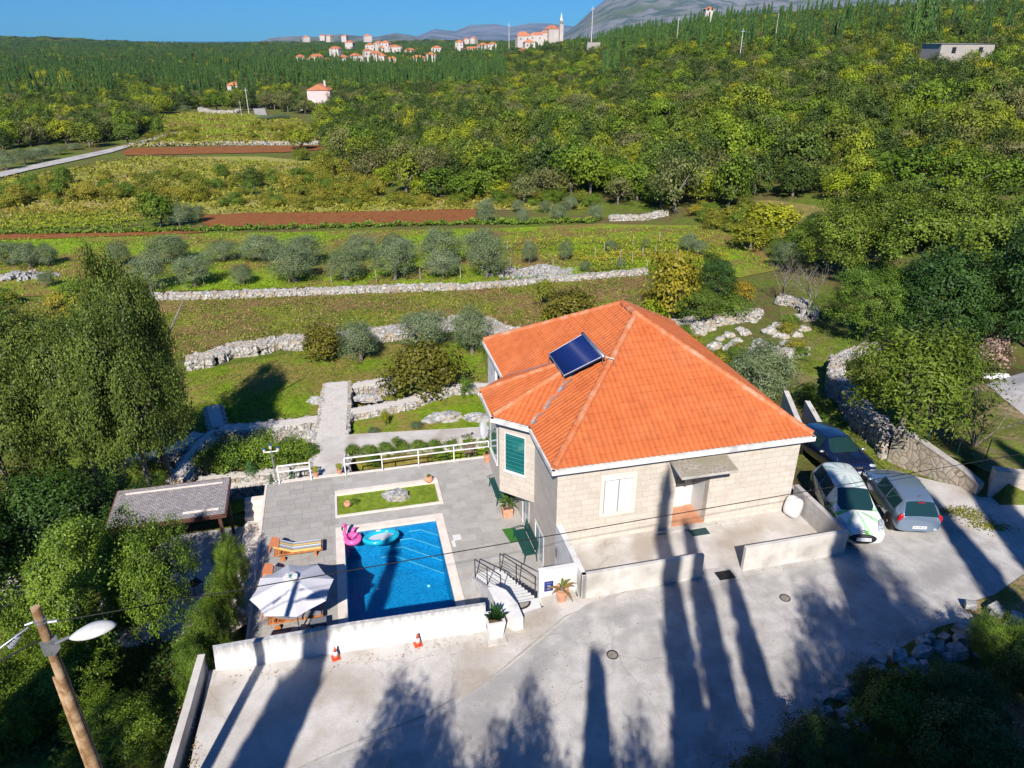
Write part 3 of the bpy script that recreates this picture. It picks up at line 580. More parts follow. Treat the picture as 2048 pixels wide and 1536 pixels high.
# mortared wall below the bed on the right, with ashlar facing
def ashlar(name, c1, c2, mort, bw, bh, msize=.012, bmpk=.4, sq=1.0, off=.5, c3=None):
    m, nt, b = newmat(name); b.inputs['Roughness'].default_value = .85; uv = N(nt, 'ShaderNodeUVMap').outputs[0]
    br = N(nt, 'ShaderNodeTexBrick', offset=off, squash=sq, squash_frequency=3); br.inputs['Scale'].default_value = 1
    for k, v in (('Color1', c1), ('Color2', c2), ('Mortar', mort)): br.inputs[k].default_value = (*v, 1)
    br.inputs['Mortar Size'].default_value = msize; br.inputs['Mortar Smooth'].default_value = .3; br.inputs['Brick Width'].default_value = bw; br.inputs['Row Height'].default_value = bh; br.inputs['Bias'].default_value = -.2
    nt.links.new(uv, br.inputs['Vector'])
    c = br.outputs['Color']; nn = noise(nt, uv, 2.2, 6, .7)
    c = mixc(nt, ramp(nt, nn, [(.50, (0,0,0)), (.70, (.75,.75,.75))]), c, c3 or hexmix(c1, (.45,.33,.2), .5))
    c = mixc(nt, .6, c, ramp(nt, noise(nt, uv, 14, 5, .7), [(.3, (.72,.72,.72)), (.7, (1,1,1))]), 'MULTIPLY')
    nt.links.new(c, b.inputs['Base Color']); 
    n = N(nt, 'ShaderNodeBump'); n.inputs['Strength'].default_value = bmpk; n.inputs['Distance'].default_value = .015; n.invert = True
    nt.links.new(br.outputs['Fac'], n.inputs['Height']); n2 = N(nt, 'ShaderNodeBump'); n2.inputs['Strength'].default_value = .35; n2.inputs['Distance'].default_value = .02
    nt.links.new(noise(nt, uv, 25, 5, .7), n2.inputs['Height']); nt.links.new(n.outputs[0], n2.inputs['Normal']); nt.links.new(n2.outputs[0], b.inputs['Normal']); return m
M_['ashlar'] = ashlar('limestone_blocks', (.72,.65,.56), (.62,.56,.48), (.42,.38,.33), .46, .235, .006, .35, 1.35)
M_['block'] = ashlar('pale_block_wall', (.62,.56,.48), (.56,.50,.42), (.38,.34,.3), .5, .25, .01, .5)
M_['paving'] = ashlar('slate_paving', (.50,.48,.45), (.38,.37,.35), (.46,.44,.41), .62, .40, .007, .3, 1.2, c3=(.36,.32,.27))
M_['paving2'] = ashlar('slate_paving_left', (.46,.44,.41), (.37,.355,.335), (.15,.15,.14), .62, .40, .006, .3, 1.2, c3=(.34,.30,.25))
m, nt, b = newmat('mosaic_masonry'); uv = N(nt, 'ShaderNodeUVMap').outputs[0]; b.inputs['Roughness'].default_value = .9
vo = N(nt, 'ShaderNodeTexVoronoi'); vo.inputs['Scale'].default_value = 3.2; nt.links.new(uv, vo.inputs['Vector'])
ve = N(nt, 'ShaderNodeTexVoronoi', feature='DISTANCE_TO_EDGE'); ve.inputs['Scale'].default_value = 3.2; nt.links.new(uv, ve.inputs['Vector'])
c = mixc(nt, ramp(nt, ve.outputs[0], [(.02, (1,1,1)), (.06, (0,0,0))]), ramp(nt, vo.outputs['Color'], [(0, (.34,.29,.22)), (.5, (.52,.46,.38)), (1, (.44,.36,.26))]), (.22,.18,.13))
nt.links.new(c, b.inputs['Base Color']); bump(nt, b, ve.outputs[0], .7, .05); M_['mosaic'] = m
def wallstrip(name, path, w, z0, z1, label, mat, cat='wall', cap=None):
    t = thing(name, label, cat, (path[0][0], path[0][1], z0)); m = MB(); o = path[0]
    q = [(p[0]-o[0], p[1]-o[1]) for p in path]
    for i in range(len(q)-1):
        za, zb = (z1[i], z1[i+1]) if isinstance(z1, list) else (z1, z1); a, b_ = Vector(q[i]), Vector(q[i+1]); d = (b_-a).normalized(); n = Vector((-d.y, d.x))*w/2
        m.prism([a+n, a-n, b_-n, b_+n], -.6, lambda p, a=a, d=d, L_=(b_-a).length, za=za, zb=zb: za - z0 + (zb-za)*max(0, min(1, (Vector(p)-a).dot(d)/L_)))
    m.build('wall_body', M_[mat], t)
    if cap:
        m = MB()
        for i in range(len(q)-1):
            za, zb = (z1[i], z1[i+1]) if isinstance(z1, list) else (z1, z1); a, b_ = Vector(q[i]), Vector(q[i+1]); d = (b_-a).normalized(); n = Vector((-d.y, d.x))*(w/2+.02)
            fz = lambda p, a=a, d=d, L_=(b_-a).length, za=za, zb=zb: za - z0 + (zb-za)*max(0, min(1, (Vector(p)-a).dot(d)/L_))
            m.prism([a+n, a-n, b_-n, b_+n], fz, lambda p: fz(p)+.05)
        m.build('coping', M_[cap], t)
    return t
wallstrip('retaining_wall', RWALL, .3, 0, [1.15,1.05,.85,.7,.5], 'mortared stone wall stepping down beside the grass path to the block pillar', 'mosaic', cap='joint')
wallstrip('block_wall', [wp(1972,985,.1), wp(2010,990,.1), wp(2130,1004,.1)], .35, 0, 1.25, 'pale concrete block wall at the right edge of the driveway', 'block')
# ---------------- HOUSE ----------------
house = thing('stone_house', 'big pale limestone house with an orange tiled hip roof beside the pool deck', 'house'); framed(house)
EZ = 3.5
def hp(m, name, mat, parent=house, **k): return m.build(name, M_[mat] if isinstance(mat, str) else mat, parent, **k)
m = MB()
m.box(0, 4.5, 0, .3, -.6, 3.42); m.box(5.85, 9.4, 0, .3, -.6, 3.42); m.box(4.5, 5.85, 0, .3, 2.35, 3.42)          # front wall with the door recess
m.box(9.1, 9.4, .3, 11.3, -2.6, 3.42); m.box(0, 9.1, 11.0, 11.3, -2.6, 3.42)
for a, b_, z0, z1 in ((.3,1.5,-2.6,3.42),(2.7,3.7,-2.6,3.42),(1.5,2.7,-.75,3.42),(3.7,4.75,-.45,3.42),(4.75,11.0,-2.6,3.42)): m.box(0, .3, a, b_, z0, z1)
m.box(0, .3, 0, .3, -2.6, -.6)
hp(m, 'wall', 'ashlar')
BAY = [(.02,2.95),(-1.15,4.1),(-1.15,6.0),(.02,7.1)]
m = MB(); m.prism(BAY, -.1, 3.42); hp(m, 'bay_wall', 'ashlar')
m = MB(); m.box(4.5, 4.503, .3, 1.15, .1, 2.35); m.box(5.847, 5.85, .3, 1.15, .1, 2.35); m.box(4.5, 5.85, 1.15, 1.2, .1, 2.35); hp(m, 'recess_lining', 'white')
m = MB(); m.box(4.5, 5.85, -.0, 1.15, -.4, .12); hp(m, 'recess_floor', mk('terracotta_tiles', (.50,.22,.12), (.60,.30,.17), 2.5, .6))
m = MB(); m.box(0, 4.5, -.22, 0, -.4, .05); m.box(5.85, 9.4, -.22, 0, -.4, .05); m.box(4.5, 5.85, -.22, -.002, -.4, .08); hp(m, 'plinth', 'concrete')
# eaves slab / gutter
EAVE = [(-.2,-.25),(9.6,-.25),(9.6,11.5),(-.2,11.5),(-.2,7.15),(-1.42,6.1),(-1.42,3.85),(-.2,2.75)]
m = MB(); m.prism(EAVE, 3.42, 3.5); hp(m, 'eave_slab', 'wallcon')
m = MB()
for a, b_ in zip(EAVE, EAVE[1:] + EAVE[:1]):
    a, b_ = Vector(a), Vector(b_); d = (b_-a).normalized(); n = Vector((d.y, -d.x)); m.prism([a-d*.1, b_+d*.1, b_+d*.1+n*.12, a-d*.1+n*.12], 3.30, 3.47)
hp(m, 'gutter', M_['whitewall'])
# roof
m_, nt, b = newmat('orange_roof_tile'); b.inputs['Roughness'].default_value = .7; co = N(nt, 'ShaderNodeTexCoord').outputs['Object']; uv = N(nt, 'ShaderNodeUVMap').outputs[0]
c = ramp(nt, noise(nt, co, 1.1, 5, .6), [(.32, (.56,.135,.034)), (.68, (.66,.18,.050))])
c = mixc(nt, ramp(nt, noise(nt, co, .6, 6, .7), [(.52, (0,0,0)), (.72, (.35,.35,.35))]), c, (.55,.20,.09))
vm = N(nt, 'ShaderNodeVectorMath', operation='MULTIPLY'); vm.inputs[1].default_value = (4.878, 4.878, .01); nt.links.new(co, vm.inputs[0]); vf = N(nt, 'ShaderNodeVectorMath', operation='FLOOR'); nt.links.new(vm.outputs[0], vf.inputs[0]); wn3 = N(nt, 'ShaderNodeTexWhiteNoise'); nt.links.new(vf.outputs[0], wn3.inputs[0])
c = mixc(nt, .45, c, ramp(nt, wn3.outputs['Value'], [(0, (.74,.72,.70)), (.5, (.95,.95,.95)), (1, (1.12,1.12,1.15))]), 'MULTIPLY')
c = mixc(nt, .45, c, ramp(nt, noise(nt, co, 30, 4, .7), [(.3, (.6,.6,.6)), (.7, (1,1,1))]), 'MULTIPLY'); nt.links.new(c, b.inputs['Base Color']); M_['tile'] = m_
M_['ridge'] = mk('ridge_tile', (.54,.15,.05), (.60,.21,.09), 3, .75, c3=(.58,.30,.18), s3=2)
M_['lead'] = mk('valley_flashing', (.30,.31,.33), (.42,.43,.45), 4, .5, metal=.5)
def facet(poly, name='roof_tiles', pitch=.205, row=.33, lift=.03):
    """tiled plane: poly[0]->poly[1] is the eave; real corrugation and stepped courses, clipped to the outline"""
    p = [Vector(q) for q in poly]; e = (p[1]-p[0]).normalized(); n = e.cross(p[2]-p[0]).normalized()
    if n.z < 0: n = -n
    t = n.cross(e)
    if t.z < 0: t = -t
    S = [(q-p[0]).dot(e) for q in p]; T = [(q-p[0]).dot(t) for q in p]; s0, s1, t1 = min(S)-.1, max(S)+.1, max(T)+.1
    k = 6; prof = [0, .35, .85, 1, .85, .35]; ns = int((s1-s0)/pitch*k)+1; nr = int((t1+.1)/row)+1; vs = []; fs = []
    for j in range(nr):
        for q, dn in ((0, .022), (1, 0)):
            for i in range(ns):
                s = s0 + i*pitch/k; tt = -.05 + (j+q)*row; vs.append(p[0] + e*s + t*tt + n*(lift + dn + prof[i % k]*.038))
    for j in range(2*nr-1):
        for i in range(ns-1): a = j*ns+i; fs.append((a, a+1, a+ns+1, a+ns))
    bm = bmesh.new(); bv = [bm.verts.new(v) for v in vs]
    for f in fs: bm.faces.new([bv[i] for i in f])
    cen = sum(p, Vector())/len(p)
    for i in range(len(p)):
        a, b_ = p[i], p[(i+1) % len(p)]; o = (b_-a).cross(n).normalized()
        if (cen-a).dot(o) > 0: o = -o
        if i == 0: a = a - t*.06
        bmesh.ops.bisect_plane(bm, geom=bm.verts[:]+bm.edges[:]+bm.faces[:], plane_co=a, plane_no=o, clear_outer=True)
    me = bpy.data.meshes.new(name); bm.to_mesh(me); bm.free(); uvs(me)
    if sum(q.normal.z for q in me.polygons) < 0: me.flip_normals()
    o = link(name, me, M_['tile'], house, smooth=True)
    me.set_sharp_from_angle(angle=R(50)); return o
FLc, FRc, BRc, BLc = (-.2,-.25,EZ), (9.6,-.25,EZ), (9.6,11.5,EZ), (-.2,11.5,EZ)
AP, BP = (4.7,5.2,6.62), (4.7,6.6,6.62); SL = (6.62-EZ)/4.9
facet([FLc, FRc, AP]); facet([BLc, FLc, AP, BP]); facet([FRc, BRc, BP, AP]); facet([BRc, BLc, BP])
b1, b2, b3, nn1 = (-1.42,6.1,EZ), (-1.42,3.85,EZ), (-.2,2.75,EZ), (-.2,7.15,EZ); PB = (2.7, 4.6, EZ+SL*2.9+.02)
facet([b3, b2, PB], lift=.05); facet([b2, b1, PB], lift=.05); facet([b1, nn1, PB], lift=.05)
def hip(a, b_, r=.12, name='ridge_tiles'):
    a, b_ = Vector(a), Vector(b_); d = b_-a; n = int(d.length/.36); m = MB()
    for i in range(n):
        p0 = a + d*(i/n); p1 = a + d*((i+1.12)/n); m.tube([p0+Vector((0,0,.05)), p1+Vector((0,0,.05))], [r*1.15, r*.92], 9)
    return hp(m, name, 'ridge', smooth=False)
hip(FLc, AP, .13); hip(FRc, AP, .13); hip(BRc, BP); hip(BLc, BP); hip(AP, BP, .14); hip(b2, PB, .11); hip(b1, PB, .11)
def valley(a, b_, name='valley_flashing'):
    a, b_ = Vector(a), Vector(b_); m = MB(); d = (b_-a).normalized(); s = Vector((-d.y, d.x, 0)).normalized()
    m.add([a-s*.11+Vector((0,0,.10)), a+s*.11+Vector((0,0,.12)), b_+s*.07+Vector((0,0,.12)), b_-s*.07+Vector((0,0,.10)), a+Vector((0,0,.075)), b_+Vector((0,0,.075))], [(0,4,5,3),(4,1,2,5)]); return hp(m, name, 'lead')
valley(b3, PB); valley(nn1, PB)
# front window with closed shutters
wn_ = MB(); wn_.box(1.58, 2.94, -.05, .02, 1.06, 2.78); win = hp(wn_, 'window', 'cream')
m = MB(); m.box(1.70, 2.78, -.08, -.045, 1.22, 2.62); hp(m, 'frame', 'white', win)
for x0 in (1.73, 2.26):
    m = MB(); m.box(x0-.018, x0+.508, -.0835, -.0805, 1.232, 2.608); hp(m, 'shadow_gap', mk('shutter_gap', (.22,.22,.22)), win); m = MB(); m.box(x0, x0+.49, -.11, -.075, 1.25, 2.59); m.box(x0+.05, x0+.44, -.118, -.11, 1.30, 1.9); m.box(x0+.05, x0+.44, -.118, -.11, 1.95, 2.54)  # thin grey plates paint the shade in the gaps around each shutter
    for z in np.arange(1.33, 2.5, .05): m.box(x0+.08, x0+.41, -.124, -.118, z, z+.03)
    hp(m, 'shutter', 'white', win)
# entrance door in its recess
m = MB(); m.box(4.62, 5.55, 1.09, 1.145, .13, 2.15); dr = hp(m, 'door', 'white')
m = MB(); m.box(4.72, 5.02, 1.075, 1.09, 1.2, 2.0); m.box(5.12, 5.45, 1.075, 1.09, 1.2, 2.0); hp(m, 'door_pane', mk('dark_glass', (.03,.05,.05), rough=.08, spec=.8), dr)
m = MB(); m.box(5.42, 5.52, 1.04, 1.06, 1.05, 1.08); m.box(5.50, 5.52, 1.04, 1.09, 1.05, 1.08); hp(m, 'handle', 'steel', dr)
# sloping concrete canopy over the door
m = MB(); Mx = Matrix.Translation((4.15,-.0,3.13)) @ Matrix.Rotation(R(8), 4, 'X'); m.box(0, 2.12, -1.05, 0, -.09, 0, Mx)
hp(m, 'canopy', mk('exposed_aggregate', (.22,.19,.15), (.44,.40,.34), 14, .95, .6, 40, c3=(.30,.27,.19), s3=1.1))
m = MB(); m.box(-.012, 2.132, -1.062, -1.052, -.10, .006, Mx); m.box(-.012, -.002, -1.05, 0, -.10, .006, Mx); m.box(2.122, 2.132, -1.05, 0, -.10, .006, Mx); hp(m, 'canopy_edge', 'wallcon')
# windows of the bay: teal glass, each on its own wall
def bay_window(a, b_, w, z0, z1, off=.0, frac=.5):
    a, b_ = Vector(a), Vector(b_); d = (b_-a).normalized(); n = Vector((d.y, -d.x))
    if n.x > 0: n = -n
    c = a + (b_-a)*frac; M = Matrix(((d.x, n.x, 0, c.x), (d.y, n.y, 0, c.y), (0, 0, 1, 0), (0, 0, 0, 1)))
    m = MB(); t = .045
    m.box(-w/2, w/2, .002, .03, z0, z0+t, M); m.box(-w/2, w/2, .002, .03, z1-t, z1, M); m.box(-w/2, -w/2+t, .002, .03, z0+t, z1-t, M); m.box(w/2-t, w/2, .002, .03, z0+t, z1-t, M)
    m.box(-w/2-.05, w/2+.05, .002, .07, z0-.06, z0-.002, M)
    wf = hp(m, 'bay_window', 'white')
    m = MB(); m.box(-w/2+t, w/2-t, .003, .014, z0+t, z1-t, M); hp(m, 'pane', GLT, wf)
    m = MB()
    for k in range(9): z = z0+t + (z1-z0-2*t)*(k+.5)/9; m.box(-w/2+t, w/2-t, .0145, .017, z, z+.012, M)
    hp(m, 'blind_slats', mk('blind_edge', (.10,.30,.29), rough=.4), wf)
GLT = mk('teal_glass', (.012,.13,.13), (.02,.20,.19), 1.2, .06, spec=.9, coat=.6)
bay_window(BAY[0], BAY[1], .95, 1.0, 2.75, frac=.55); bay_window(BAY[1], BAY[2], 1.3, 1.0, 2.75); bay_window(BAY[2], BAY[3], .95, 1.0, 2.75)
# pool-side lower doors and grey loggia at the back-left
for y0, y1, z1 in ((1.52,2.68,-.77),(3.72,4.73,-.47)):
    m = MB(); m.box(-.02, .05, y0-.05, y1+.05, z1-.0, z1+.06); m.box(-.02, .05, y0-.06, y0, -2.3, z1); m.box(-.02, .05, y1, y1+.06, -2.3, z1); m.box(.02, .06, y0, y1, -2.3, z1)
    dd = hp(m, 'terrace_door', 'white'); 
    m = MB(); ym = (y0+y1)/2; m.box(.0, .02, y0+.08, ym-.04, -2.15, z1-.1); m.box(.0, .02, ym+.04, y1-.08, -2.15, z1-.1); hp(m, 'pane', mk('bright_glass', (.45,.52,.56), rough=.06, spec=.9), dd)
m = MB(); m.box(-.12, -.003, 7.2, 7.9, -2.5, 3.28); m.box(-.12, -.003, 9.6, 11.25, -2.5, 3.28); m.box(-.10, -.003, 7.9, 9.6, -2.5, .6); hp(m, 'side_cladding', 'whitewall')
m = MB(); m.box(-.06, -.003, 8.1, 9.4, .7, 2.6); hp(m, 'side_window', mk('brown_frame', (.10,.03,.025), rough=.5))
# solar collector standing off the roof
def onroof(u, v, off):
    best = None
    for k in range(900):
        z = 3.6 + k*.004; p = P(u, v, z); lx, ly = L(p.x, p.y); e = abs(EZ + SL*(lx+.2) + off - z)
        if best is None or e < best[0]: best = (e, Vector((lx, ly, z)))
    return best[1]
q = [onroof(*a, .50) for a in ((1098,708),(1166,668),(1206,712),(1128,751))]
sc_t = thing('solar_collector', 'blue evacuated tube solar collector with grey header on the orange roof', 'solar panel'); sc_t.matrix_world = FR.copy()
e1 = (q[1]-q[0]); e2 = (q[3]-q[0]); nn_ = e1.cross(e2).normalized()
if nn_.z < 0: nn_ = -nn_
M_['solar'] = mk('blue_collector_glass', (.008,.025,.14), rough=.35, spec=.3)
m = MB()
for k in range(24):
    a = q[0]+e2*((k+.5)/24); b_ = q[1]+(q[2]-q[1])*((k+.5)/24); m.tube([a, b_], .026, 6)
m.build('collector_tubes', M_['solar'], sc_t, smooth=True)
m = MB(); m.add([q[0]-nn_*.05, q[1]-nn_*.05, q[2]-nn_*.05, q[3]-nn_*.05, q[0]-nn_*.08, q[1]-nn_*.08, q[2]-nn_*.08, q[3]-nn_*.08], [(0,1,2,3),(7,6,5,4),(0,4,5,1),(1,5,6,2),(2,6,7,3),(3,7,4,0)]); m.build('back_panel', mk('navy_backing', (.012,.03,.11), rough=.3), sc_t)
m = MB(); m.tube([q[1]-(q[2]-q[1])*.03, q[2]+(q[2]-q[1])*.04], .075, 12); m.build('header_tank', M_['steel'], sc_t, smooth=True)
m = MB(); m.tube([q[0], q[3]], .03, 6); m.tube([q[3], q[2]], .02, 6); m.tube([q[0], q[1]], .02, 6)
for a in q: m.tube([a, a-Vector((0,0,.3))], .018, 6)
m.tube([q[2], q[2]+Vector((.35,-.25,-.05)), q[2]+Vector((.35,-.25,-.35))], .015, 6); m.build('rack', M_['steel'], sc_t)
# satellite dish on the bay
ds = thing('satellite_dish', 'white satellite dish on the side of the bay wall', 'satellite dish', W(-1.2, 5.6, 1.9), A0)
m = MB(); Md = Matrix.Rotation(R(-78), 4, 'Y') @ Matrix.Rotation(R(10), 4, 'X'); m.lathe([(.001,.0),(.15,.01),(.3,.04),(.42,.085),(.425,.08),(.3,.03),(.15,.0),(.001,-.012)], 28, Matrix.Translation((-.22,0,.1)) @ Md); m.build('dish', M_['white'], ds, smooth=True)
m = MB(); m.tube([(0,0,0),(-.18,0,.05)], .025, 8); m.tube([(-.25,0,-.3),(-.75,0,-.05)], .012, 6); m.build('arm', M_['steel'], ds)
m = MB(); m.lathe([(.04,-.06),(.05,0),(.03,.06)], 10, Matrix.Translation((-.77,0,-.03)) @ Matrix.Rotation(R(80), 4, 'Y')); m.build('receiver_head', M_['black'], ds)
# ---------------- front terrace ----------------
def fstruct(name, fn, mat, kind='structure'): m = MB(); fn(m); o = m.build(name, M_[mat]); framed(o); return tag(o, kind=kind)
fstruct('front_terrace', lambda m: m.box(0.02, 9.75, -2.62, -.22, -.5, 0.002), 'concrete')
def fthing(name, fn, mat, label, cat, group=None, bevel=0): m = MB(); fn(m); o = m.build(name, M_[mat] if isinstance(mat, str) else mat, bevel=bevel); framed(o); return tag(o, label, cat, group)
fthing('parapet_wall', lambda m: m.box(0.05, 4.35, -2.77, -2.62, -.4, .98), 'wallcon', 'low pale parapet wall left of the terrace opening, striped by tree shadows', 'wall', bevel=.012)
fthing('parapet_wall', lambda m: m.box(5.9, 9.9, -2.77, -2.62, -.4, .98), 'wallcon', 'low pale parapet wall right of the terrace opening, nearest the patterned car', 'wall', bevel=.012)
fthing('parapet_wall', lambda m: m.box(9.72, 9.9, -2.62, .28, -.9, .98), 'asphalt', 'grey side parapet between the terrace and the parked cars', 'wall', bevel=.012)
fthing('side_wall', lambda m: m.prism([(-1.25,-2.27),(0.05,-2.27),(0.05,-2.77),(.2,-2.77),(.2,-.02),(0.0,-.02),(0,-2.1),(-1.25,-2.1)], -2.3, .98), 'whitewall', 'white rendered wall with a blue sign at the head of the steps', 'wall')
sg = fthing('blue_sign', lambda m: m.box(-1.07, -.77, -2.295, -2.272, .12, .52), mk('blue_enamel', (.01,.035,.22), rough=.3), 'small dark blue plate with white lettering on the white wall', 'sign')
def text3(body, size, M, mat, parent, name='lettering'):
    cu = bpy.data.curves.new(name, 'FONT'); cu.body = body; cu.size = size; cu.extrude = .002; cu.align_x = 'CENTER'; cu.align_y = 'CENTER'
    o = bpy.data.objects.new('tmp', cu); COL.objects.link(o); dg = bpy.context.evaluated_depsgraph_get(); me = bpy.data.meshes.new_from_object(o.evaluated_get(dg)); bpy.data.objects.remove(o)
    q = link(name, me, mat, parent); q.matrix_local = M; return q
for tx, zz, s in (('o · o · o', .46, .05), ('Vila', .34, .09), ('*****', .2, .05)):
    text3(tx, s, Matrix.Translation((-.92, -2.299, zz)) @ Matrix.Rotation(R(90), 4, 'X'), M_['white'], sg)
fthing('door_mat', lambda m: m.box(5.1, 5.8, -.62, -.25, .004, .022), mk('green_rubber', (.02,.05,.055), (.03,.07,.07), 30, .9), 'dark green door mat on the terrace outside the entrance', 'doormat')
fthing('boot_scraper', lambda m: m.tube([(6.3,-.24,.0),(6.3,-.24,.12),(6.38,-.3,.14),(6.46,-.3,.06),(6.46,-.24,.0)], .012, 6), 'white', 'small white metal hook at the foot of the wall right of the door', 'bracket')
gp = [P(u, v, .006) for u, v in [(1428,1145),(1458,1141),(1467,1156),(1436,1160)]]
gr = thing('drain_grate', 'dark rectangular drain grate in the terrace opening', 'drain', gp[0]); gr.rotation_euler.z = A0
m = MB(); m.box(0,.6,-.42,0,.0,.006); m.build('pit', M_['black'], gr); m = MB()
for k in range(12): m.box(.02+k*.048,.035+k*.048,-.41,-.01,.007,.018)
m.build('grate_bars', M_['iron'], gr)
# white lumpy covered unit in the terrace corner
bm = bmesh.new(); bmesh.ops.create_uvsphere(bm, u_segments=20, v_segments=14, radius=1)
for v in bm.verts: c = v.co; v.co = Vector((math.copysign(abs(c.x)**.6, c.x)*.2, math.copysign(abs(c.y)**.55, c.y)*.33, math.copysign(abs(c.z)**.6, c.z)*.42))
me = bpy.data.meshes.new('tub'); bm.to_mesh(me); bm.free(); o = link('plastic_tub', me, M_['white'], smooth=True); o.matrix_world = FR @ Matrix.Translation((9.35,-.35,.45)) @ Matrix.Rotation(R(8), 4, 'Y') @ Matrix.Rotation(R(25), 4, 'Z')
tag(o, 'rounded white plastic tub leaning in the right corner of the terrace', 'tub')
# ---------------- pool deck ----------------
DZ = -2.3
PX0, PX1, PY0, PY1 = -7.55, -3.65, .3-.9, 5.8      # water rectangle (inside the coping)
GB = (-7.8, -3.25, 7.0, 8.9)                       # planted bed
def deck(m):
    xs0, xe = -10.95, .2
    cut = [(xs0, PX0-.35, -2.65, 10.3), (PX1+.35, xe, -2.65, 10.3) ]
    m.box(PX0-.35, PX1+.35, -2.65, PY0-.35, DZ-.6, DZ); m.box(PX0-.35, PX1+.35, PY1+.35, GB[2], DZ-.6, DZ); m.box(PX0-.35, PX1+.35, GB[3], 10.3, DZ-.6, DZ)
    m.box(PX1+.35, xe, -2.65, 10.3, DZ-.6, DZ)
    m.box(GB[1], PX1+.35, GB[2], GB[3], DZ-.6, DZ) if GB[1] < PX1+.35 else None
fstruct('pool_deck', deck, 'paving')
fstruct('pool_deck', lambda m: m.box(-10.95, PX0-.35, -2.65, 10.3, DZ-.6, DZ), 'paving2')
# ---- pool: one thing ----
pool = thing('swimming_pool', 'rectangular swimming pool with blue mosaic and cream coping sunk in the slate deck', 'swimming pool'); framed(pool)
m = MB(); c_ = .35
m.box(PX0-c_, PX1+c_, PY1, PY1+c_, DZ-.1, DZ+.025); m.box(PX0-c_, PX1+c_, PY0-c_, PY0, DZ-.1, DZ+.025); m.box(PX0-c_, PX0, PY0, PY1, DZ-.1, DZ+.025); m.box(PX1, PX1+c_, PY0, PY1, DZ-.1, DZ+.025)
m.build('coping', M_['cream'], pool)
mm, nt, b = newmat('pool_mosaic'); co = N(nt, 'ShaderNodeTexCoord').outputs['Object']; mp = N(nt, 'ShaderNodeVectorMath', operation='SCALE'); mp.inputs['Scale'].default_value = 26; nt.links.new(co, mp.inputs[0])
fl = N(nt, 'ShaderNodeVectorMath', operation='FLOOR'); nt.links.new(mp.outputs[0], fl.inputs[0]); wn2 = N(nt, 'ShaderNodeTexWhiteNoise'); nt.links.new(fl.outputs[0], wn2.inputs[0])
nt.links.new(ramp(nt, wn2.outputs['Value'], [(0, (.004,.17,.40)), (.25, (.006,.25,.52)), (.55, (.01,.31,.60)), (1, (.02,.38,.68))], 'CONSTANT'), b.inputs['Base Color']); b.inputs['Roughness'].default_value = .35; M_['mosaictile'] = mm
PD = DZ-1.45; M_['step_edge'] = mk('pale_blue_edging', (.10,.45,.62), rough=.4)
m = MB(); m.box(PX0-.1, PX1+.1, PY0-.1, PY1+.1, PD-.1, PD)
for x0, x1, y0, y1 in ((PX0-.1,PX0,PY0,PY1),(PX1,PX1+.1,PY0,PY1),(PX0-.1,PX1+.1,PY0-.1,PY0),(PX0-.1,PX1+.1,PY1,PY1+.1)): m.box(x0, x1, y0, y1, PD, DZ-.1)
m.build('basin', M_['mosaictile'], pool)
for k in range(4):     # corner steps, cut on the diagonal
    z = DZ-.32-k*.26; a_ = .75+k*.42; A1_, B1_, C1_ = (PX1-a_-.45, PY1-.18-k*.16), (PX1-a_+.05, PY1-.18-k*.16), (PX1-.001, PY1-.75-k*.52)
    m = MB(); m.prism([(PX1-.001, PY1-.001),(PX1-a_-.45, PY1-.001), A1_, B1_, C1_], PD+.001-k*.0002, z); st = m.build('step', M_['mosaictile'], pool)
    m = MB(); m.tube([(*A1_, z+.005), (*B1_, z+.005), (*C1_, z+.005)], .022, 5); m.build('step_edge', M_['step_edge'], st)
mw, nt, b = newmat('pool_water'); nt.nodes.remove(b); tr = N(nt, 'ShaderNodeBsdfTransparent'); tr.inputs[0].default_value = (.80,.95,1.0,1); gl = N(nt, 'ShaderNodeBsdfGlossy'); gl.inputs['Roughness'].default_value = .03
fr = N(nt, 'ShaderNodeLayerWeight'); fr.inputs[0].default_value = .5; pw = N(nt, 'ShaderNodeMath', operation='POWER'); pw.inputs[1].default_value = 4; nt.links.new(fr.outputs['Facing'], pw.inputs[0]); pm = N(nt, 'ShaderNodeMath', operation='MULTIPLY_ADD'); pm.inputs[1].default_value = .7; pm.inputs[2].default_value = .02; nt.links.new(pw.outputs[0], pm.inputs[0]); mx = N(nt, 'ShaderNodeMixShader'); bn = N(nt, 'ShaderNodeBump'); bn.inputs['Strength'].default_value = .25; bn.inputs['Distance'].default_value = .03
nt.links.new(noise(nt, N(nt, 'ShaderNodeTexCoord').outputs['Object'], 3.5, 3), bn.inputs['Height']); nt.links.new(bn.outputs[0], fr.inputs['Normal']); nt.links.new(bn.outputs[0], gl.inputs['Normal'])
nt.links.new(pm.outputs[0], mx.inputs[0]); nt.links.new(tr.outputs[0], mx.inputs[1]); nt.links.new(gl.outputs[0], mx.inputs[2]); nt.links.new(mx.outputs[0], nt.nodes['Material Output'].inputs[0])
m = MB(); m.add([(PX0,PY0,DZ-.09),(PX1,PY0,DZ-.09),(PX1,PY1,DZ-.09),(PX0,PY1,DZ-.09)], [(0,1,2,3)]); m.build('water_surface', mw, pool)
for x, y in ((-6.4,3.6),(-4.35,3.3),(-6.5,1.2),(-4.55,.9)):
    m = MB(); m.lathe([(.001,.03),(.05,.028),(.07,.0)], 14, Matrix.Translation((x,y,PD))); m.build('floor_jet', mk('pale_jet', (.45,.85,.85), rough=.4), pool)
fthing('skimmer_lid', lambda m: (m.box(-3.12, -2.78, 4.15, 4.5, DZ+.001, DZ+.012), m.box(-3.22, -3.08, 3.75, 4.15, DZ+.001, DZ+.011)), 'white', 'white square skimmer lid in the paving right of the pool', 'pool lid')
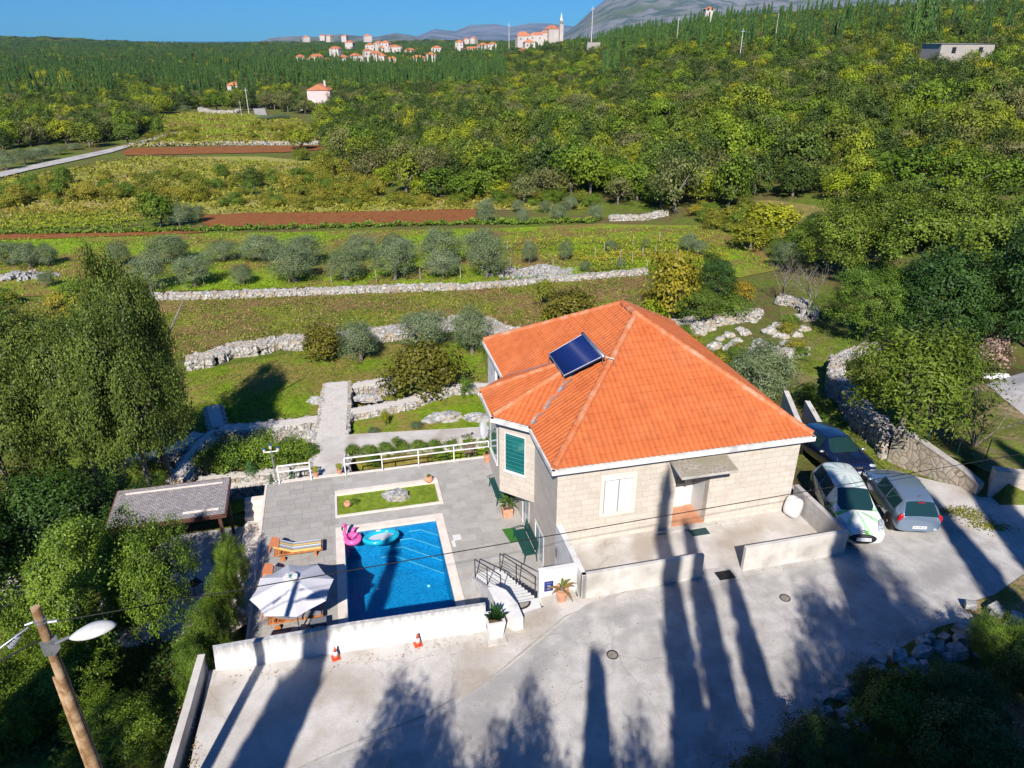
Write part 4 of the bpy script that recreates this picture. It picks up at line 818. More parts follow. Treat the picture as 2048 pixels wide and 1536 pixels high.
# ---- planted bed ----
fstruct('deck_bed_lawn', lambda m: m.box(GB[0]+.02, GB[1]-.02, GB[2]+.02, GB[3]-.02, DZ-.5, DZ-.05), 'lawn')
fthing('bed_kerb', lambda m: (m.box(GB[0]-.08, GB[1]+.12, GB[3]-.25, GB[3], DZ-.3, DZ+.09), m.box(GB[1]-.06, GB[1]+.12, GB[2]-.1, GB[3]-.25, DZ-.3, DZ+.05), m.box(GB[0]-.08, GB[1]-.06, GB[2]-.1, GB[2]+.02, DZ-.3, DZ+.05), m.box(GB[0]-.1, GB[0]+.0, GB[2]+.02, GB[3]-.25, DZ-.3, DZ+.0015)), 'cream', 'cream stone kerb around the grass bed behind the pool', 'kerb')
rock('bed_rock', W(-5.15, 7.95, DZ-.03), .62, .42, .33, 'large pitted grey and white rock lying in the grass bed on the deck', 4)
for (x, y, r), lab in (((-7.35, 7.65, .16), 'round terracotta ball beside a dark trailing plant at the left end of the grass bed'), ((-3.55, 8.75, .2), 'round terracotta pot with a small cactus at the right corner of the grass bed')):
    t = thing('ball_pot', lab, 'plant pot', W(x, y, DZ), A0); m = MB(); m.lathe([(r*.5,0),(r*.95,r*.5),(r,r),(r*.8,r*1.5),(r*.55,r*1.7),(r*.5,r*1.6),(.001,r*1.55)], 18); m.build('pot', M_['terracotta'], t, smooth=True)
    o = link('plant', PR['green', 0][0], parent=t); o.scale = (.42 if x < -5 else .22, .42 if x < -5 else .22, .3 if x < -5 else .15); o.location = (.28 if x < -5 else 0, .1 if x < -5 else 0, 0 if x < -5 else r*1.5)
# ---- boundary walls of the deck ----
t = thing('pool_wall', 'long white rendered wall with dirty streaks between the pool and the driveway', 'wall')
p0 = [P(432,1342,-.36), P(700,1303,-.36), P(972,1262,-.36)]; pt = [P(428,1300,.5), P(700,1250,.5), P(971,1210,.5)]; pi = [P(425,1291,.5), P(700,1244,.5), P(970,1204.5,.5)]
m = MB(); vs = p0 + pt + pi + [Vector((q.x, q.y, -2.4)) for q in pi] + [Vector((q.x, q.y, -2.4)) for q in p0]
fs = []
for i in range(2): fs += [(i, i+1, 4+i, 3+i), (3+i, 4+i, 7+i, 6+i), (6+i, 7+i, 10+i, 9+i), (12+i, 13+i, 1+i, i)]
fs += [(0,3,6,9,12), (2,14,11,8,5)]
m.add(vs, fs); mstreak, nt, b = newmat('streaked_white_render'); b.inputs['Roughness'].default_value = .85; co = N(nt, 'ShaderNodeTexCoord').outputs['Object']
mpn = N(nt, 'ShaderNodeMapping'); mpn.inputs['Scale'].default_value = (6, 6, .5); nt.links.new(co, mpn.inputs[0]); sx = N(nt, 'ShaderNodeSeparateXYZ'); nt.links.new(co, sx.inputs[0])
st_ = noise(nt, mpn.outputs[0], 1.2, 6, .7); mr = N(nt, 'ShaderNodeMapRange'); mr.inputs['From Min'].default_value = -.25; mr.inputs['From Max'].default_value = .52; mr.inputs['To Min'].default_value = -.28; mr.inputs['To Max'].default_value = .16; nt.links.new(sx.outputs['Z'], mr.inputs[0])
ad = N(nt, 'ShaderNodeMath', operation='ADD'); nt.links.new(st_, ad.inputs[0]); nt.links.new(mr.outputs[0], ad.inputs[1])
nt.links.new(mixc(nt, ramp(nt, ad.outputs[0], [(.42, (0,0,0)), (.70, (.9,.9,.9))]), (.76,.75,.74), (.36,.36,.35)), b.inputs['Base Color']); bump(nt, b, noise(nt, co, 20), .25, .01)
m.build('wall_body', mstreak, t)
# left edge: low step wall and drop to the patio
fstruct('patio', lambda m: m.box(-17.2, -10.95, 2.6, 9.3, -4.1, -3.75), 'concrete')
fthing('deck_edge_wall', lambda m: m.box(-11.05, -10.952, -2.6, 10.3, -3.9, DZ+.03), 'cream', 'pale edge wall along the left side of the pool deck', 'wall')
def psteps(m):
    for k in range(5): m.box(-11.05-.85+.0*k, -11.052, 9.6-k*.34-.34, 9.6-k*.34, -3.9, DZ-.1-.2*k)
    m.box(-11.95, -11.052, 2.7, 7.9, -3.9, -3.2)
fthing('patio_steps', psteps, 'cream', 'cream stone steps and ledge going down from the deck to the patio', 'steps')
# ---- steps from the driveway down to the deck ----
stt = thing('garden_steps', 'pale ribbed stair descending from the driveway to the pool deck', 'steps'); framed(stt); m = MB()
for k in range(12):
    y0 = -2.15 + k*.325; sh = -.035*k*0; z = -.22 - (k+1)*.16; xl = -2.28 - .035*k; xr = -1.30 - .03*k
    m.box(xl, xr, y0, y0+.325, -2.6, z)
    m.box(xl, xr, y0-.006, y0+.03, z+.001, z+.012)
m.box(-2.28, -1.25, -2.72, -2.15, -.8, -.22); m.build('treads', M_['white'], stt)
m = MB(); m.prism([(-2.30,-2.1),(-2.85,1.5),(-2.72,1.5),(-2.19,-2.1)], -2.6, lambda p: -.18 - (p[1]+2.1)*.53); m.build('stringer', M_['whitewall'], stt)
fthing('plinth_wall', lambda m: m.prism([(-2.35,-3.35),(-2.05,-3.35),(-2.08,-2.72),(-2.30,-2.0),(-2.60,-1.7),(-2.86,-1.75),(-2.72,-2.8)], -2.3, .22), 'whitewall', 'white wing wall with a pale top beside the potted juniper', 'wall', bevel=.01)
def rail(x0, y0, z0, x1, y1, z1, label, h=.9):
    t = thing('handrail', label, 'railing'); framed(t); a, b_ = Vector((x0,y0,z0)), Vector((x1,y1,z1)); m = MB()
    U = Vector((0,0,1)); m.tube([a+U*h, b_+U*h], .022, 6); m.build('top_rail', M_['iron'], t); m = MB()
    for q in (.33,.62): m.tube([a+U*h*q, b_+U*h*q], .011, 5)
    m.build('lower_rails', M_['iron'], t)
    for f in (0,.5,1): m = MB(); p = a+(b_-a)*f; m.tube([p, p+U*h], .02, 6); m.build('post', M_['iron'], t)
    return t
rail(-1.33,-2.1,-.25,-1.72,1.55,-2.1, 'dark metal handrail on the house side of the steps'); rail(-2.3,-1.2,-.75,-2.72,1.45,-2.1, 'dark metal handrail on the pool side of the steps')
t = thing('door_mat', 'half round grey doormat at the head of the steps', 'doormat', P(1040,1206,-.21), A0); m = MB(); m.prism([(.36*math.cos(a), -.30*math.sin(a)) for a in np.linspace(0, math.pi, 20)], 0, .02); m.build('mat_border', M_['rubber'], t)
m = MB(); m.prism([(.29*math.cos(a), -.03-.21*math.sin(a)) for a in np.linspace(0, math.pi, 20)], .021, .026); m.build('mat_pile', mk('mat_pile', (.22,.20,.18), (.4,.37,.33), 30, .95), t)
# ---- white railings on the back edge of the deck ----
def wrail(x0, x1, y, label, n):
    t = thing('white_railing', label, 'railing'); framed(t); m = MB(); m.box(x0, x1, y-.02, y+.02, DZ+.93, DZ+.99); m.box(x0, x1, y-.015, y+.015, DZ+.62, DZ+.67); m.build('rails', M_['whitemetal'], t)
    for k in range(n): x = x0 + (x1-x0)*k/(n-1); m = MB(); m.box(x-.025, x+.025, y-.025, y+.025, DZ, DZ+.93); m.build('post', M_['whitemetal'], t)
wrail(-7.35, -.35, 10.25, 'long white metal railing along the back of the deck up to the house', 5); wrail(-10.4, -8.95, 10.25, 'short white metal railing left of the garden path entrance', 2)
fthing('deck_kerb', lambda m: (m.box(-7.45, .0, 10.3, 10.42, -3.6, DZ+.04), m.box(-10.7, -7.45, 10.3, 10.5, -3.6, DZ+.03)), 'cream', 'cream kerb along the back edge of the deck', 'kerb')
# ---------------- parasol ----------------
um = thing('parasol', 'big white octagonal parasol standing over the loungers beside the pool', 'parasol', W(-9.22, .28, DZ), A0+R(8))
NS, RR, ZR, ZA = 8, 1.38, 2.0, 2.5; m = MB(); vs = [(0,0,ZA)]; sub = 6
for j in range(1, sub+1):
    for i in range(NS*6):
        a = 2*math.pi*i/(NS*6); f = (i % 6)/6; r = RR*j/sub*(1-.11*math.sin(math.pi*f)*j/sub) ; vs.append((r*math.cos(a), r*math.sin(a), ZA-(ZA-ZR)*(j/sub)**1.08 - .035*math.sin(math.pi*f)*(j/sub)))
n = NS*6; fs = [(0, 1+i, 1+(i+1) % n) for i in range(n)]
for j in range(sub-1): fs += [(1+j*n+i, 1+(j+1)*n+i, 1+(j+1)*n+(i+1) % n, 1+j*n+(i+1) % n) for i in range(n)]
m.add(vs, fs); M_['canvas'] = mk('white_canvas', (.62,.62,.67), rough=.9); c = m.build('canopy', M_['canvas'], um)
m = MB()
for i in range(8): a = 2*math.pi*i/8; m.tube([(.05*math.cos(a),.05*math.sin(a),ZA-.06),(RR*math.cos(a),RR*math.sin(a),ZR-.012)], .012, 5)
m.build('ribs', M_['whitemetal'], um); m = MB(); m.tube([(0,0,.1),(0,0,ZA-.02)], .028, 8); m.build('pole', M_['steel'], um)
m = MB()
for i in range(16): a = 2*math.pi*i/16; m.prism([(.05*math.cos(a),.05*math.sin(a)),(.24*math.cos(a-.2),.24*math.sin(a-.2)),(.24*math.cos(a+.2),.24*math.sin(a+.2))], lambda p: ZA-.01-.12*math.hypot(*p[:2]), lambda p: ZA+.07-.16*math.hypot(*p[:2])+.02*(i % 2))
m.build('vent_cap', M_['white'], um); m = MB(); m.lathe([(.05,0),(.05,.06),(.001,.09)], 12, Matrix.Translation((0,0,ZA+.03))); m.build('finial', mk('teal_plastic', (.02,.2,.25), rough=.4), um)
m = MB(); m.lathe([(.34,0),(.36,.05),(.3,.12),(.06,.16),(.05,.35)], 24); m.build('base', M_['wallcon'], um)
# ---------------- loungers ----------------
ms, nt, b = newmat('striped_cushion'); co = N(nt, 'ShaderNodeTexCoord').outputs['Object']; sx = N(nt, 'ShaderNodeSeparateXYZ'); nt.links.new(co, sx.inputs[0]); mr = N(nt, 'ShaderNodeMapRange'); mr.inputs['From Min'].default_value = -.3; mr.inputs['From Max'].default_value = .3; nt.links.new(sx.outputs['Y'], mr.inputs[0])
K, Yl, Wh, Gr = (.03,.03,.04), (.72,.52,.20), (.75,.77,.80), (.35,.40,.47)
nt.links.new(ramp(nt, mr.outputs[0], [(0,Yl),(.17,K),(.21,Gr),(.36,Wh),(.48,K),(.52,Yl),(.72,K),(.76,Gr),(.88,Wh),(.95,K)], 'CONSTANT'), b.inputs['Base Color']); b.inputs['Roughness'].default_value = .9
M_['greycush'] = mk('grey_cushion', (.20,.20,.22), (.26,.26,.28), 20, .95); M_['orangefab'] = mk('orange_fabric', (.75,.25,.10), (.8,.30,.13), 8, .9)
def lounger(loc, rz, cush, label, towel=True):
    t = thing('sun_lounger', label, 'sun lounger', loc, rz, 'wooden sun loungers beside the pool')
    m = MB()
    for s in (-.31, .27): m.box(-.95, .95, s, s+.04, .27, .33)
    m.box(-.95, -.91, -.27, .27, .27, .33); m.box(.91, .95, -.27, .27, .27, .33)
    for k in range(14): m.box(-.88+k*.13, -.80+k*.13, -.27, .27, .31, .33)
    m.build('frame', M_['wood'], t)
    for s in (-.29, .25): m = MB(); m.box(.62, .70, s, s+.05, 0, .27); m.build('leg', M_['wood'], t)
    m = MB()
    for s in (-.30, .26): m.tube([(-.22, s+.02, .34), (-.92, s+.02, .66)], .022, 5); m.box(-.75, -.71, s, s+.04, .28, .58)
    for k in range(6): x = -.32-k*.1; m.box(x-.03, x+.03, -.26, .26, .34+(-x-.22)*.457, .36+(-x-.22)*.457)
    for k in range(6): x = -.4-k*.09; m.box(x, x+.015, -.315, -.30, .3, .33+(-x-.22)*.45)
    m.build('backrest', M_['wood'], t)
    for s in (-.36, .32): m = MB(); m.lathe([(.001,0),(.11,0),(.11,.04),(.001,.04)], 18, Matrix.Translation((-.62, s+.04, .12)) @ Matrix.Rotation(R(90), 4, 'X')); m.build('wheel', M_['wood'], t)
    m = MB(); pf = [(.9,.34),(.9,.41),(-.2,.41),(-.9,.74),(-.93,.68),(-.22,.34)]
    m.add([(x, -.29, z) for x, z in pf] + [(x, .29, z) for x, z in pf], [(0,1,2,3,4,5)[::-1]] + [tuple(range(6, 12))] + [(i, (i+1) % 6, 6+(i+1) % 6, 6+i) for i in range(6)])
    m.build('cushion', cush, t, bevel=.015)
    if towel: m = MB(); a = Matrix.Translation((-.83,0,.725)) @ Matrix.Rotation(R(25), 4, 'Y'); m.box(-.16, .13, -.31, .31, 0, .012, a); m.box(-.172,-.16,-.31,.31,-.35,.012,a); m.build('towel', M_['orangefab'], t)
    return t
lounger(W(-9.35, 4.75, DZ), A0+R(-1), ms, 'wooden sun lounger with a yellow, white and black striped cushion in full sun')
lounger(W(-9.5, 3.15, DZ), A0, M_['greycush'], 'wooden sun lounger with grey cushion and orange towel, half hidden behind the parasol')
lounger(W(-9.35, .95, DZ), A0, M_['greycush'], 'wooden sun lounger with grey cushion under the front of the parasol by the white wall')
t = thing('side_table', 'small grey side table at the foot of the front lounger', 'table', W(-8.55, .28, DZ), A0); m = MB(); m.box(-.28,.28,-.18,.18,.38,.42); m.build('table_top', mk('grey_plastic', (.17,.18,.2), rough=.6), t)
for x in (-.24, .2):
    for y in (-.14, .1): m = MB(); m.box(x, x+.04, y, y+.04, 0, .38); m.build('leg', M_['iron'], t)
fthing('turf_mat', lambda m: m.box(-9.95, -7.95, -.35, .12, DZ+.004, DZ+.02), 'greenmat', 'strip of artificial green turf under the parasol foot by the white wall', 'mat')
fthing('turf_mat', lambda m: m.prism([(-1.0,4.4),(-.45,4.4),(-.35,3.5),(-.85,3.45)], DZ+.004, DZ+.02), 'greenmat', 'small green turf mat between the two garden benches by the house', 'mat')
# ---------------- floats ----------------
WZ = DZ-.09
M_['pinkv'] = mk('pink_vinyl', (.85,.13,.42), rough=.25, coat=.3); M_['bluev'] = mk('turquoise_vinyl', (.01,.42,.60), rough=.2, coat=.4)
fl = thing('flamingo_ring', 'pink inflatable flamingo ring floating at the back left corner of the pool', 'pool float', W(-7.22, 5.28, WZ), A0+R(20)); m = MB()
def torus(m, R1, r, M=None, nu=28, nv=12, shp=None):
    vs = []; fs = []
    for i in range(nu):
        a = 2*math.pi*i/nu; cx, cy = shp(a) if shp else (R1*math.cos(a), R1*math.sin(a))
        e = 1e-3; c2 = shp(a+e) if shp else (R1*math.cos(a+e), R1*math.sin(a+e)); tx, ty = c2[0]-cx, c2[1]-cy; l = math.hypot(tx, ty); nx_, ny_ = ty/l, -tx/l
        for j in range(nv): b_ = 2*math.pi*j/nv; vs.append((cx+nx_*r*math.cos(b_), cy+ny_*r*math.cos(b_), r*math.sin(b_)))
    for i in range(nu):
        for j in range(nv): fs.append((i*nv+j, ((i+1) % nu)*nv+j, ((i+1) % nu)*nv+(j+1) % nv, i*nv+(j+1) % nv))
    m.add(vs, fs, M)
torus(m, .27, .12, Matrix.Translation((0,0,.07))); m.build('ring', M_['pinkv'], fl, smooth=True)
m = MB(); m.tube([(-.22,.12,.12),(-.27,.16,.35),(-.18,.2,.55),(-.15,.2,.72),(-.24,.16,.8),(-.33,.1,.74)], [.1,.075,.06,.055,.07,.05], 10); m.build('neck', M_['pinkv'], fl, smooth=True)
m = MB(); m.tube([(-.33,.1,.74),(-.38,.06,.66),(-.36,.04,.6)], [.045,.03,.012], 8); m.build('beak', M_['black'], fl, smooth=True)
for s in (-1, 1): m = MB(); m.tube([(.0+.05*s,.1+.15*s,.12),(.15+.05*s,.12+.2*s,.3),(.3+.04*s,.1+.2*s,.36)], [.07,.08,.01], 8); m.build('wing', M_['pinkv'], fl, smooth=True)
bo = thing('lounge_float', 'long turquoise inflatable lounge with a pale grey middle floating by the back edge', 'pool float', W(-6.05, 5.12, WZ), A0+R(6)); m = MB()
def kid(a):
    x = .62*math.cos(a); y = (.22 - .05*math.cos(2*a))*math.sin(a)*1.25; x = math.copysign(abs(math.cos(a))**.7, math.cos(a))*.66; return (x, y)
torus(m, 0, .12, Matrix.Translation((0,0,.07)), 48, 12, kid); m.build('ring', M_['bluev'], bo, smooth=True)
m = MB(); m.prism([(x*.86, y*.72) for x, y in [kid(2*math.pi*i/40) for i in range(40)]], .03, .09); m.build('floor', mk('grey_vinyl', (.55,.60,.66), rough=.3), bo)
for x, y in ((-.05,.33),(.05,-.33)): m = MB(); m.box(x-.1, x+.1, y-.05, y+.05, .175, .195); m.build('handle', M_['white'], bo)
# ---------------- benches ----------------
M_['greenp'] = mk('dark_green_paint', (.010,.075,.06), rough=.4)
def bench(loc, rz, label):
    t = thing('garden_bench', label, 'bench', loc, rz, 'dark green garden benches along the house')
    m = MB()
    for k in range(6): m.box(-.85, .85, -.24+k*.078, -.18+k*.078, .42, .445)
    m.build('seat', M_['greenp'], t); m = MB()
    for k in range(5): z = .5+k*.085; m.box(-.85, .85, .24+k*.022, .26+k*.022, z, z+.06)
    m.build('backrest', M_['greenp'], t)
    for x in (-.8, .8):
        m = MB(); m.tube([(x,-.24,0),(x,-.2,.42),(x,-.22,.62),(x,.02,.66),(x,.22,.62)], .02, 6); m.tube([(x,.3,0),(x,.24,.42),(x,.34,.95)], .02, 6); m.tube([(x,-.2,.42),(x,.24,.42)], .02, 6); m.tube([(x,-.26,.62),(x,-.32,.58),(x,-.3,.52),(x,-.25,.54)], .016, 6); m.build('end_frame', M_['greenp'], t)
bench(W(-.62, 6.9, DZ), A0+R(-90), 'dark green slatted garden bench under the overhanging bay'); bench(W(-.42, 2.85, DZ), A0+R(-88), 'dark green slatted garden bench by the white doors above the steps')
# ---------------- pots ----------------
def fronds(name, n, l, w, mat, seed=0, up=(20, 80), droop=.5, z0=0, parent=None):
    rg = random.Random(seed); m = MB()
    for i in range(n):
        a = rg.uniform(0, 6.28); e = R(rg.uniform(*up)); L_ = l*rg.uniform(.7, 1.1); pts = []; d = Vector((math.cos(a), math.sin(a), 0)); s = Vector((-d.y, d.x, 0)); p = Vector((0,0,z0)); k = 6
        for j in range(k+1):
            f = j/k; pts.append(d*(L_*f*math.cos(e)) + Vector((0,0,z0+L_*f*math.sin(e)-droop*L_*f*f)))
        vs = []; 
        for j, q in enumerate(pts): ww = w*math.sin(math.pi*min(.97, .12+.85*j/k)); vs += [q-s*ww/2+Vector((0,0,ww*.15)), q, q+s*ww/2+Vector((0,0,ww*.15))]
        m.add(vs, [f for j in range(k) for f in ((j*3, j*3+1, j*3+4, j*3+3), (j*3+1, j*3+2, j*3+5, j*3+4))])
    o = m.build(name, LF[mat], parent); return o
t = thing('potted_palm', 'terracotta pot with a half dried palm standing on a pale saucer by the white wall', 'potted plant', P(1123,1203,-.12)); 
m = MB(); m.box(-.24,.24,-.24,.24,-.06,.0); m.lathe([(.25,0),(.25,.05),(.2,.05)], 20); m.build('saucer', M_['wallcon'], t)
m = MB(); m.lathe([(.13,.03),(.22,.48),(.245,.48),(.245,.54),(.2,.54),(.18,.46),(.001,.46)], 22); m.build('pot', M_['terracotta'], t, smooth=False)
fronds('dry_fronds', 9, .75, .10, 'dry', 3, (10, 50), .55, .5, t); fronds('green_fronds', 8, .55, .06, 'palm', 4, (50, 80), .3, .5, t)
m = MB(); m.tube([(0,0,.45),(0,0,.62)], [.06,.04], 8); m.build('stem', M_['bark'], t)
t = thing('planter', 'square white planter with a green juniper at the end of the pool wall', 'planter', P(990,1272,-.36), A0)
m = MB(); m.box(-.3,.3,-.42,.3,0,.1); m.build('plinth', M_['wallcon'], t); m = MB(); m.add([(-.2,-.2,.1),(.2,-.2,.1),(.2,.2,.1),(-.2,.2,.1),(-.29,-.29,.78),(.29,-.29,.78),(.29,.29,.78),(-.29,.29,.78),(-.22,-.22,.78),(.22,-.22,.78),(.22,.22,.78),(-.22,.22,.78),(-.2,-.2,.7),(.2,-.2,.7),(.2,.2,.7),(-.2,.2,.7)],
 [(3,2,1,0),(0,1,5,4),(1,2,6,5),(2,3,7,6),(3,0,4,7),(4,5,9,8),(5,6,10,9),(6,7,11,10),(7,4,8,11),(8,9,13,12),(9,10,14,13),(10,11,15,14),(11,8,12,15),(12,13,14,15)]); m.build('box', M_['white'], t)
m = MB(); m.box(-.2,.2,-.2,.2,.700,.72); m.build('soil', M_['soil'], t)
fronds('juniper', 60, .5, .12, 'conifer', 9, (35, 85), .05, .7, t)
t = thing('potted_yucca', 'terracotta box with a spiky yucca at the end of the bay bench', 'potted plant', W(-.55, 5.35, DZ), A0); m = MB(); m.box(-.2,.2,-.2,.2,0,.42,taper=-.03); m.build('pot', M_['terracotta'], t); m = MB(); m.box(-.18,.18,-.18,.18,.421,.43); m.build('soil', M_['soil'], t); m = MB(); m.tube([(0,0,.4),(0,0,.7)], .05, 7); m.build('stem', M_['bark'], t); fronds('leaves', 46, .62, .07, 'palm', 5, (5, 85), .25, .68, t)
def smallpot(x, y, z, r, h, label, kind='autumn', ph=.4, rz=0):
    t = thing('flower_pot', label, 'flower pot', W(x, y, z), A0); m = MB(); m.lathe([(r*.65,0),(r,h),(r*1.12,h),(r*1.12,h+.04),(r*.9,h+.04),(r*.85,h-.03),(.001,h-.03)], 18); m.build('pot', M_['terracotta'], t)
    o = link('plant', PR['green', 0][0] if kind == 'green' else PR[kind, 0][0], parent=t); o.scale = (r*2.6, r*2.6, ph); o.location = (0, 0, h)
smallpot(-8.72, 10.42, DZ+.03, .12, .2, 'small terracotta pot at the left side of the path entrance', 'yellow'); smallpot(-7.62, 10.42, DZ+.03, .12, .2, 'small terracotta pot at the right side of the path entrance', 'yellow')
smallpot(-.5, 9.85, DZ+.03, .2, .42, 'tall clay pot with a small plant against the bay wall', 'green')
# ---------------- cones ----------------
M_['conew'] = mk('reflective_white', (.82,.82,.82), rough=.4)
def cone(u, v, label):
    t = thing('traffic_cone', label, 'traffic cone', P(u, v, -.35), A0+R(10), 'orange cones along the pool wall'); m = MB(); m.box(-.15,.15,-.15,.15,0,.03); m.build('base', M_['orange'], t, bevel=.01)
    t.scale = (.85,.85,.88); m = MB(); m.lathe([(.12,.03),(.094,.16)], 18); m.lathe([(.06,.32),(.025,.50),(.018,.50)], 18); m.build('cone_body', M_['orange'], t, smooth=True); m = MB(); m.lathe([(.094,.16),(.06,.32)], 18); m.build('white_band', M_['conew'], t, smooth=True)
cone(672,1316,'orange and white traffic cone by the pool wall, the left one of two'); cone(836,1289,'orange and white traffic cone by the pool wall, the one nearer the planter')
# ---------------- garden lamp ----------------
t = thing('garden_lamp', 'slim garden lamp post with three lanterns at the back left corner of the deck', 'lamp post', W(-10.55, 10.35, DZ), A0); m = MB(); m.tube([(0,0,0),(0,0,1.85)], .035, 8); m.lathe([(.1,0),(.07,.12),(.04,.16)], 12); m.tube([(-.3,0,1.72),(.3,0,1.72)], .02, 6); m.build('post', M_['steel'], t)
for x, z in ((-.3,1.72),(.3,1.72),(0,1.88)):
    m = MB(); m.lathe([(.05,0),(.075,.16),(.05,.18)], 8, Matrix.Translation((x,0,z))); la = m.build('lantern', mk('frosted_glass', (.75,.72,.65), rough=.3), t); m = MB(); m.lathe([(.09,.18),(.03,.24),(.001,.26)], 8, Matrix.Translation((x,0,z))); m.build('cap', mk('blue_cap', (.02,.08,.2), rough=.4), la)
# ---------------- pergola ----------------
mt, nt, b = newmat('reed_shingle'); co = N(nt, 'ShaderNodeTexCoord').outputs['Object']; br = N(nt, 'ShaderNodeTexBrick'); br.inputs['Scale'].default_value = 1
for k, v in (('Color1', (.26,.25,.27)), ('Color2', (.40,.38,.39)), ('Mortar', (.13,.12,.13))): br.inputs[k].default_value = (*v, 1)
br.inputs['Brick Width'].default_value = .16; br.inputs['Row Height'].default_value = .09; br.inputs['Mortar Size'].default_value = .012; nt.links.new(co, br.inputs['Vector']); nt.links.new(mixc(nt, .5, br.outputs[0], ramp(nt, noise(nt, co, 5, 6, .7), [(.3, (.5,.5,.5)), (.7, (1.3,1.25,1.2))]), 'MULTIPLY'), b.inputs['Base Color']); bump(nt, b, br.outputs['Fac'], -.8, .03); b.inputs['Roughness'].default_value = .95
t = thing('pergola', 'patio shelter with a grey shingled flat roof on dark wooden posts left of the deck', 'pergola'); framed(t); Mp = Matrix.Translation((-14.5,7.75,-1.02)) @ Matrix.Rotation(R(7), 4, 'X'); m = MB(); m.box(-2.25, 2.25, -1.15, 1.15, 0, .07, Mp); m.build('roof', mt, t)
m = MB(); m.box(-2.25, 2.25, -1.20, -1.155, -.14, .06, Mp); m.box(-2.25,2.25,1.155,1.20,-.14,.06,Mp); m.box(2.255,2.30,-1.2,1.2,-.14,.06,Mp); m.box(-2.30,-2.255,-1.2,1.2,-.14,.06,Mp)
for k in range(7): x = -2.1+k*.7; m.box(x-.03, x+.03, -1.15, 1.15, -.12, -.003, Mp)
m.build('beams', M_['darkwood'], t); m = MB(); m.box(-1.9, 2.0, .82, .91, .071, .095, Mp); m.build('batten', M_['cream'], t); m = MB(); m.box(.6, 2.0, -.9, -.78, .071, .095, Mp); m.build('batten', M_['cream'], t)
for x, y in ((-16.5,6.75),(-16.5,8.75),(-12.5,6.75),(-12.5,8.75)): m = MB(); m.box(x-.06, x+.06, y-.06, y+.06, -3.75, -1.22+(y-7.75)*.12-.02); m.build('post', M_['darkwood'], t)
t = thing('patio_chair', 'dark metal garden chair in the shade below the pergola', 'chair', W(-13.6, 5.2, -3.75), 1.0); m = MB(); m.box(-.22,.22,-.22,.22,.43,.46); m.build('seat', M_['black'], t); m = MB(); m.tube([(-.2,.2,.45),(-.2,.26,.9),(.2,.26,.9),(.2,.2,.45)], .015, 6); m.build('backrest', M_['black'], t)
for x in (-.2,.2):
    for y in (-.2,.2): m = MB(); m.tube([(x,y,0),(x,y,.44)], .014, 6); m.build('leg', M_['black'], t)
# ---------------- utility pole with street lamp, cables ----------------
PX, PY_ = -8.12, 9.33; t = thing('utility_pole', 'weathered wooden utility pole with cables in the lower left corner', 'utility pole', (PX, PY_, -1)); m = MB()
m.tube([(0,0,-.2),(0,0,4),(0,0,8.8)], [.115,.10,.075], 18); m.build('post', M_['polewood'], t, smooth=False)
m = MB(); m.tube([(-.15,-.03,-.2),(-.13,-.03,4),(-.10,-.03,7.2)], [.05,.045,.035], 10); m.build('stub_post', M_['polewood'], t, smooth=True)
m = MB()
for z in (8.45, 8.52): m.lathe([(.09,0),(.09,.03)], 16, Matrix.Translation((0,0,z)))
m.tube([(-.13,0,8.47),(-.25,-.05,8.45)], .02, 6); m.tube([(.13,0,8.47),(.28,.02,8.48)], .03, 6); m.build('clamp', M_['steel'], t)
m = MB()
for k in range(4): m.lathe([(.03,0),(.055,.01),(.055,.035),(.03,.045)], 12, Matrix.Translation((-.42-k*.05,-.1-k*.01,8.22-k*.06)) @ Matrix.Rotation(R(50), 4, 'Y'))
m.build('insulator', mk('grey_ceramic', (.32,.34,.38), rough=.3), t)
m = MB(); m.tube([(.09,0,8.4),(.10,.03,7),(.12,.02,4),(.14,.02,.5)], .012, 5); m.build('down_cable', M_['black'], t)
sl = thing('street_lamp', 'pale cobra head street lamp bolted to the wooden utility pole', 'street lamp', (PX, PY_, 6.9)); m = MB(); m.box(-.07,.11,-.11,-.09,-.12,.2); m.box(.09,.11,-.09,.09,-.12,.2); m.build('bracket', M_['steel'], sl)
m = MB(); m.tube([(.13,0,.08),(.38,.03,.2)], .03, 8); m.build('arm', M_['steel'], sl)
bm = bmesh.new(); bmesh.ops.create_uvsphere(bm, u_segments=28, v_segments=16, radius=1)
for v in bm.verts:
    x, y, z = v.co; tp = .55 + .45*math.sin(min(1, (x+1)/1.3)*math.pi*.5); v.co = Vector((x*.42, y*.19*tp*(1.1 if abs(y) > .5 else 1), (z*.16 if z > 0 else z*.05)*tp))
me = bpy.data.meshes.new('lamp_head'); bm.to_mesh(me); bm.free(); o = link('lamp_head', me, mk('lamp_shell', (.62,.63,.62), (.50,.51,.50), 4, .5), sl, smooth=True); o.location = (.78,.07,.27); o.rotation_euler = (R(-8), R(-13), R(8))
def sag(a, b_, s, n=24): a, b_ = Vector(a), Vector(b_); return [a + (b_-a)*(i/n) - Vector((0,0,s*4*(i/n)*(1-i/n))) for i in range(n+1)]
def cable(path, r, label, mat='rubber'): m = MB(); m.tube(path, r, 5); return tag(m.build('overhead_cable', M_[mat], smooth=True), label, 'cable', 'overhead cables')
top = Vector((PX+.25, PY_, 7.48)); 
def onray(u, v, Y): d = ray(u, v); k = Y/d[1]; return Vector((d[0]*k, Y, HC+d[2]*k))
far = onray(2060, 905, 20.5); cable(sag(top, far, .0), .011, 'thin black overhead cable crossing the whole view from the utility pole to the right edge')
cable([(PX-.2, PY_-.05, 7.4), (PX-1.2, PY_-.4, 6.75), (PX-4, PY_-1.4, 5.6)], .022, 'bundle of cables leaving the utility pole towards the lower left', 'steel')
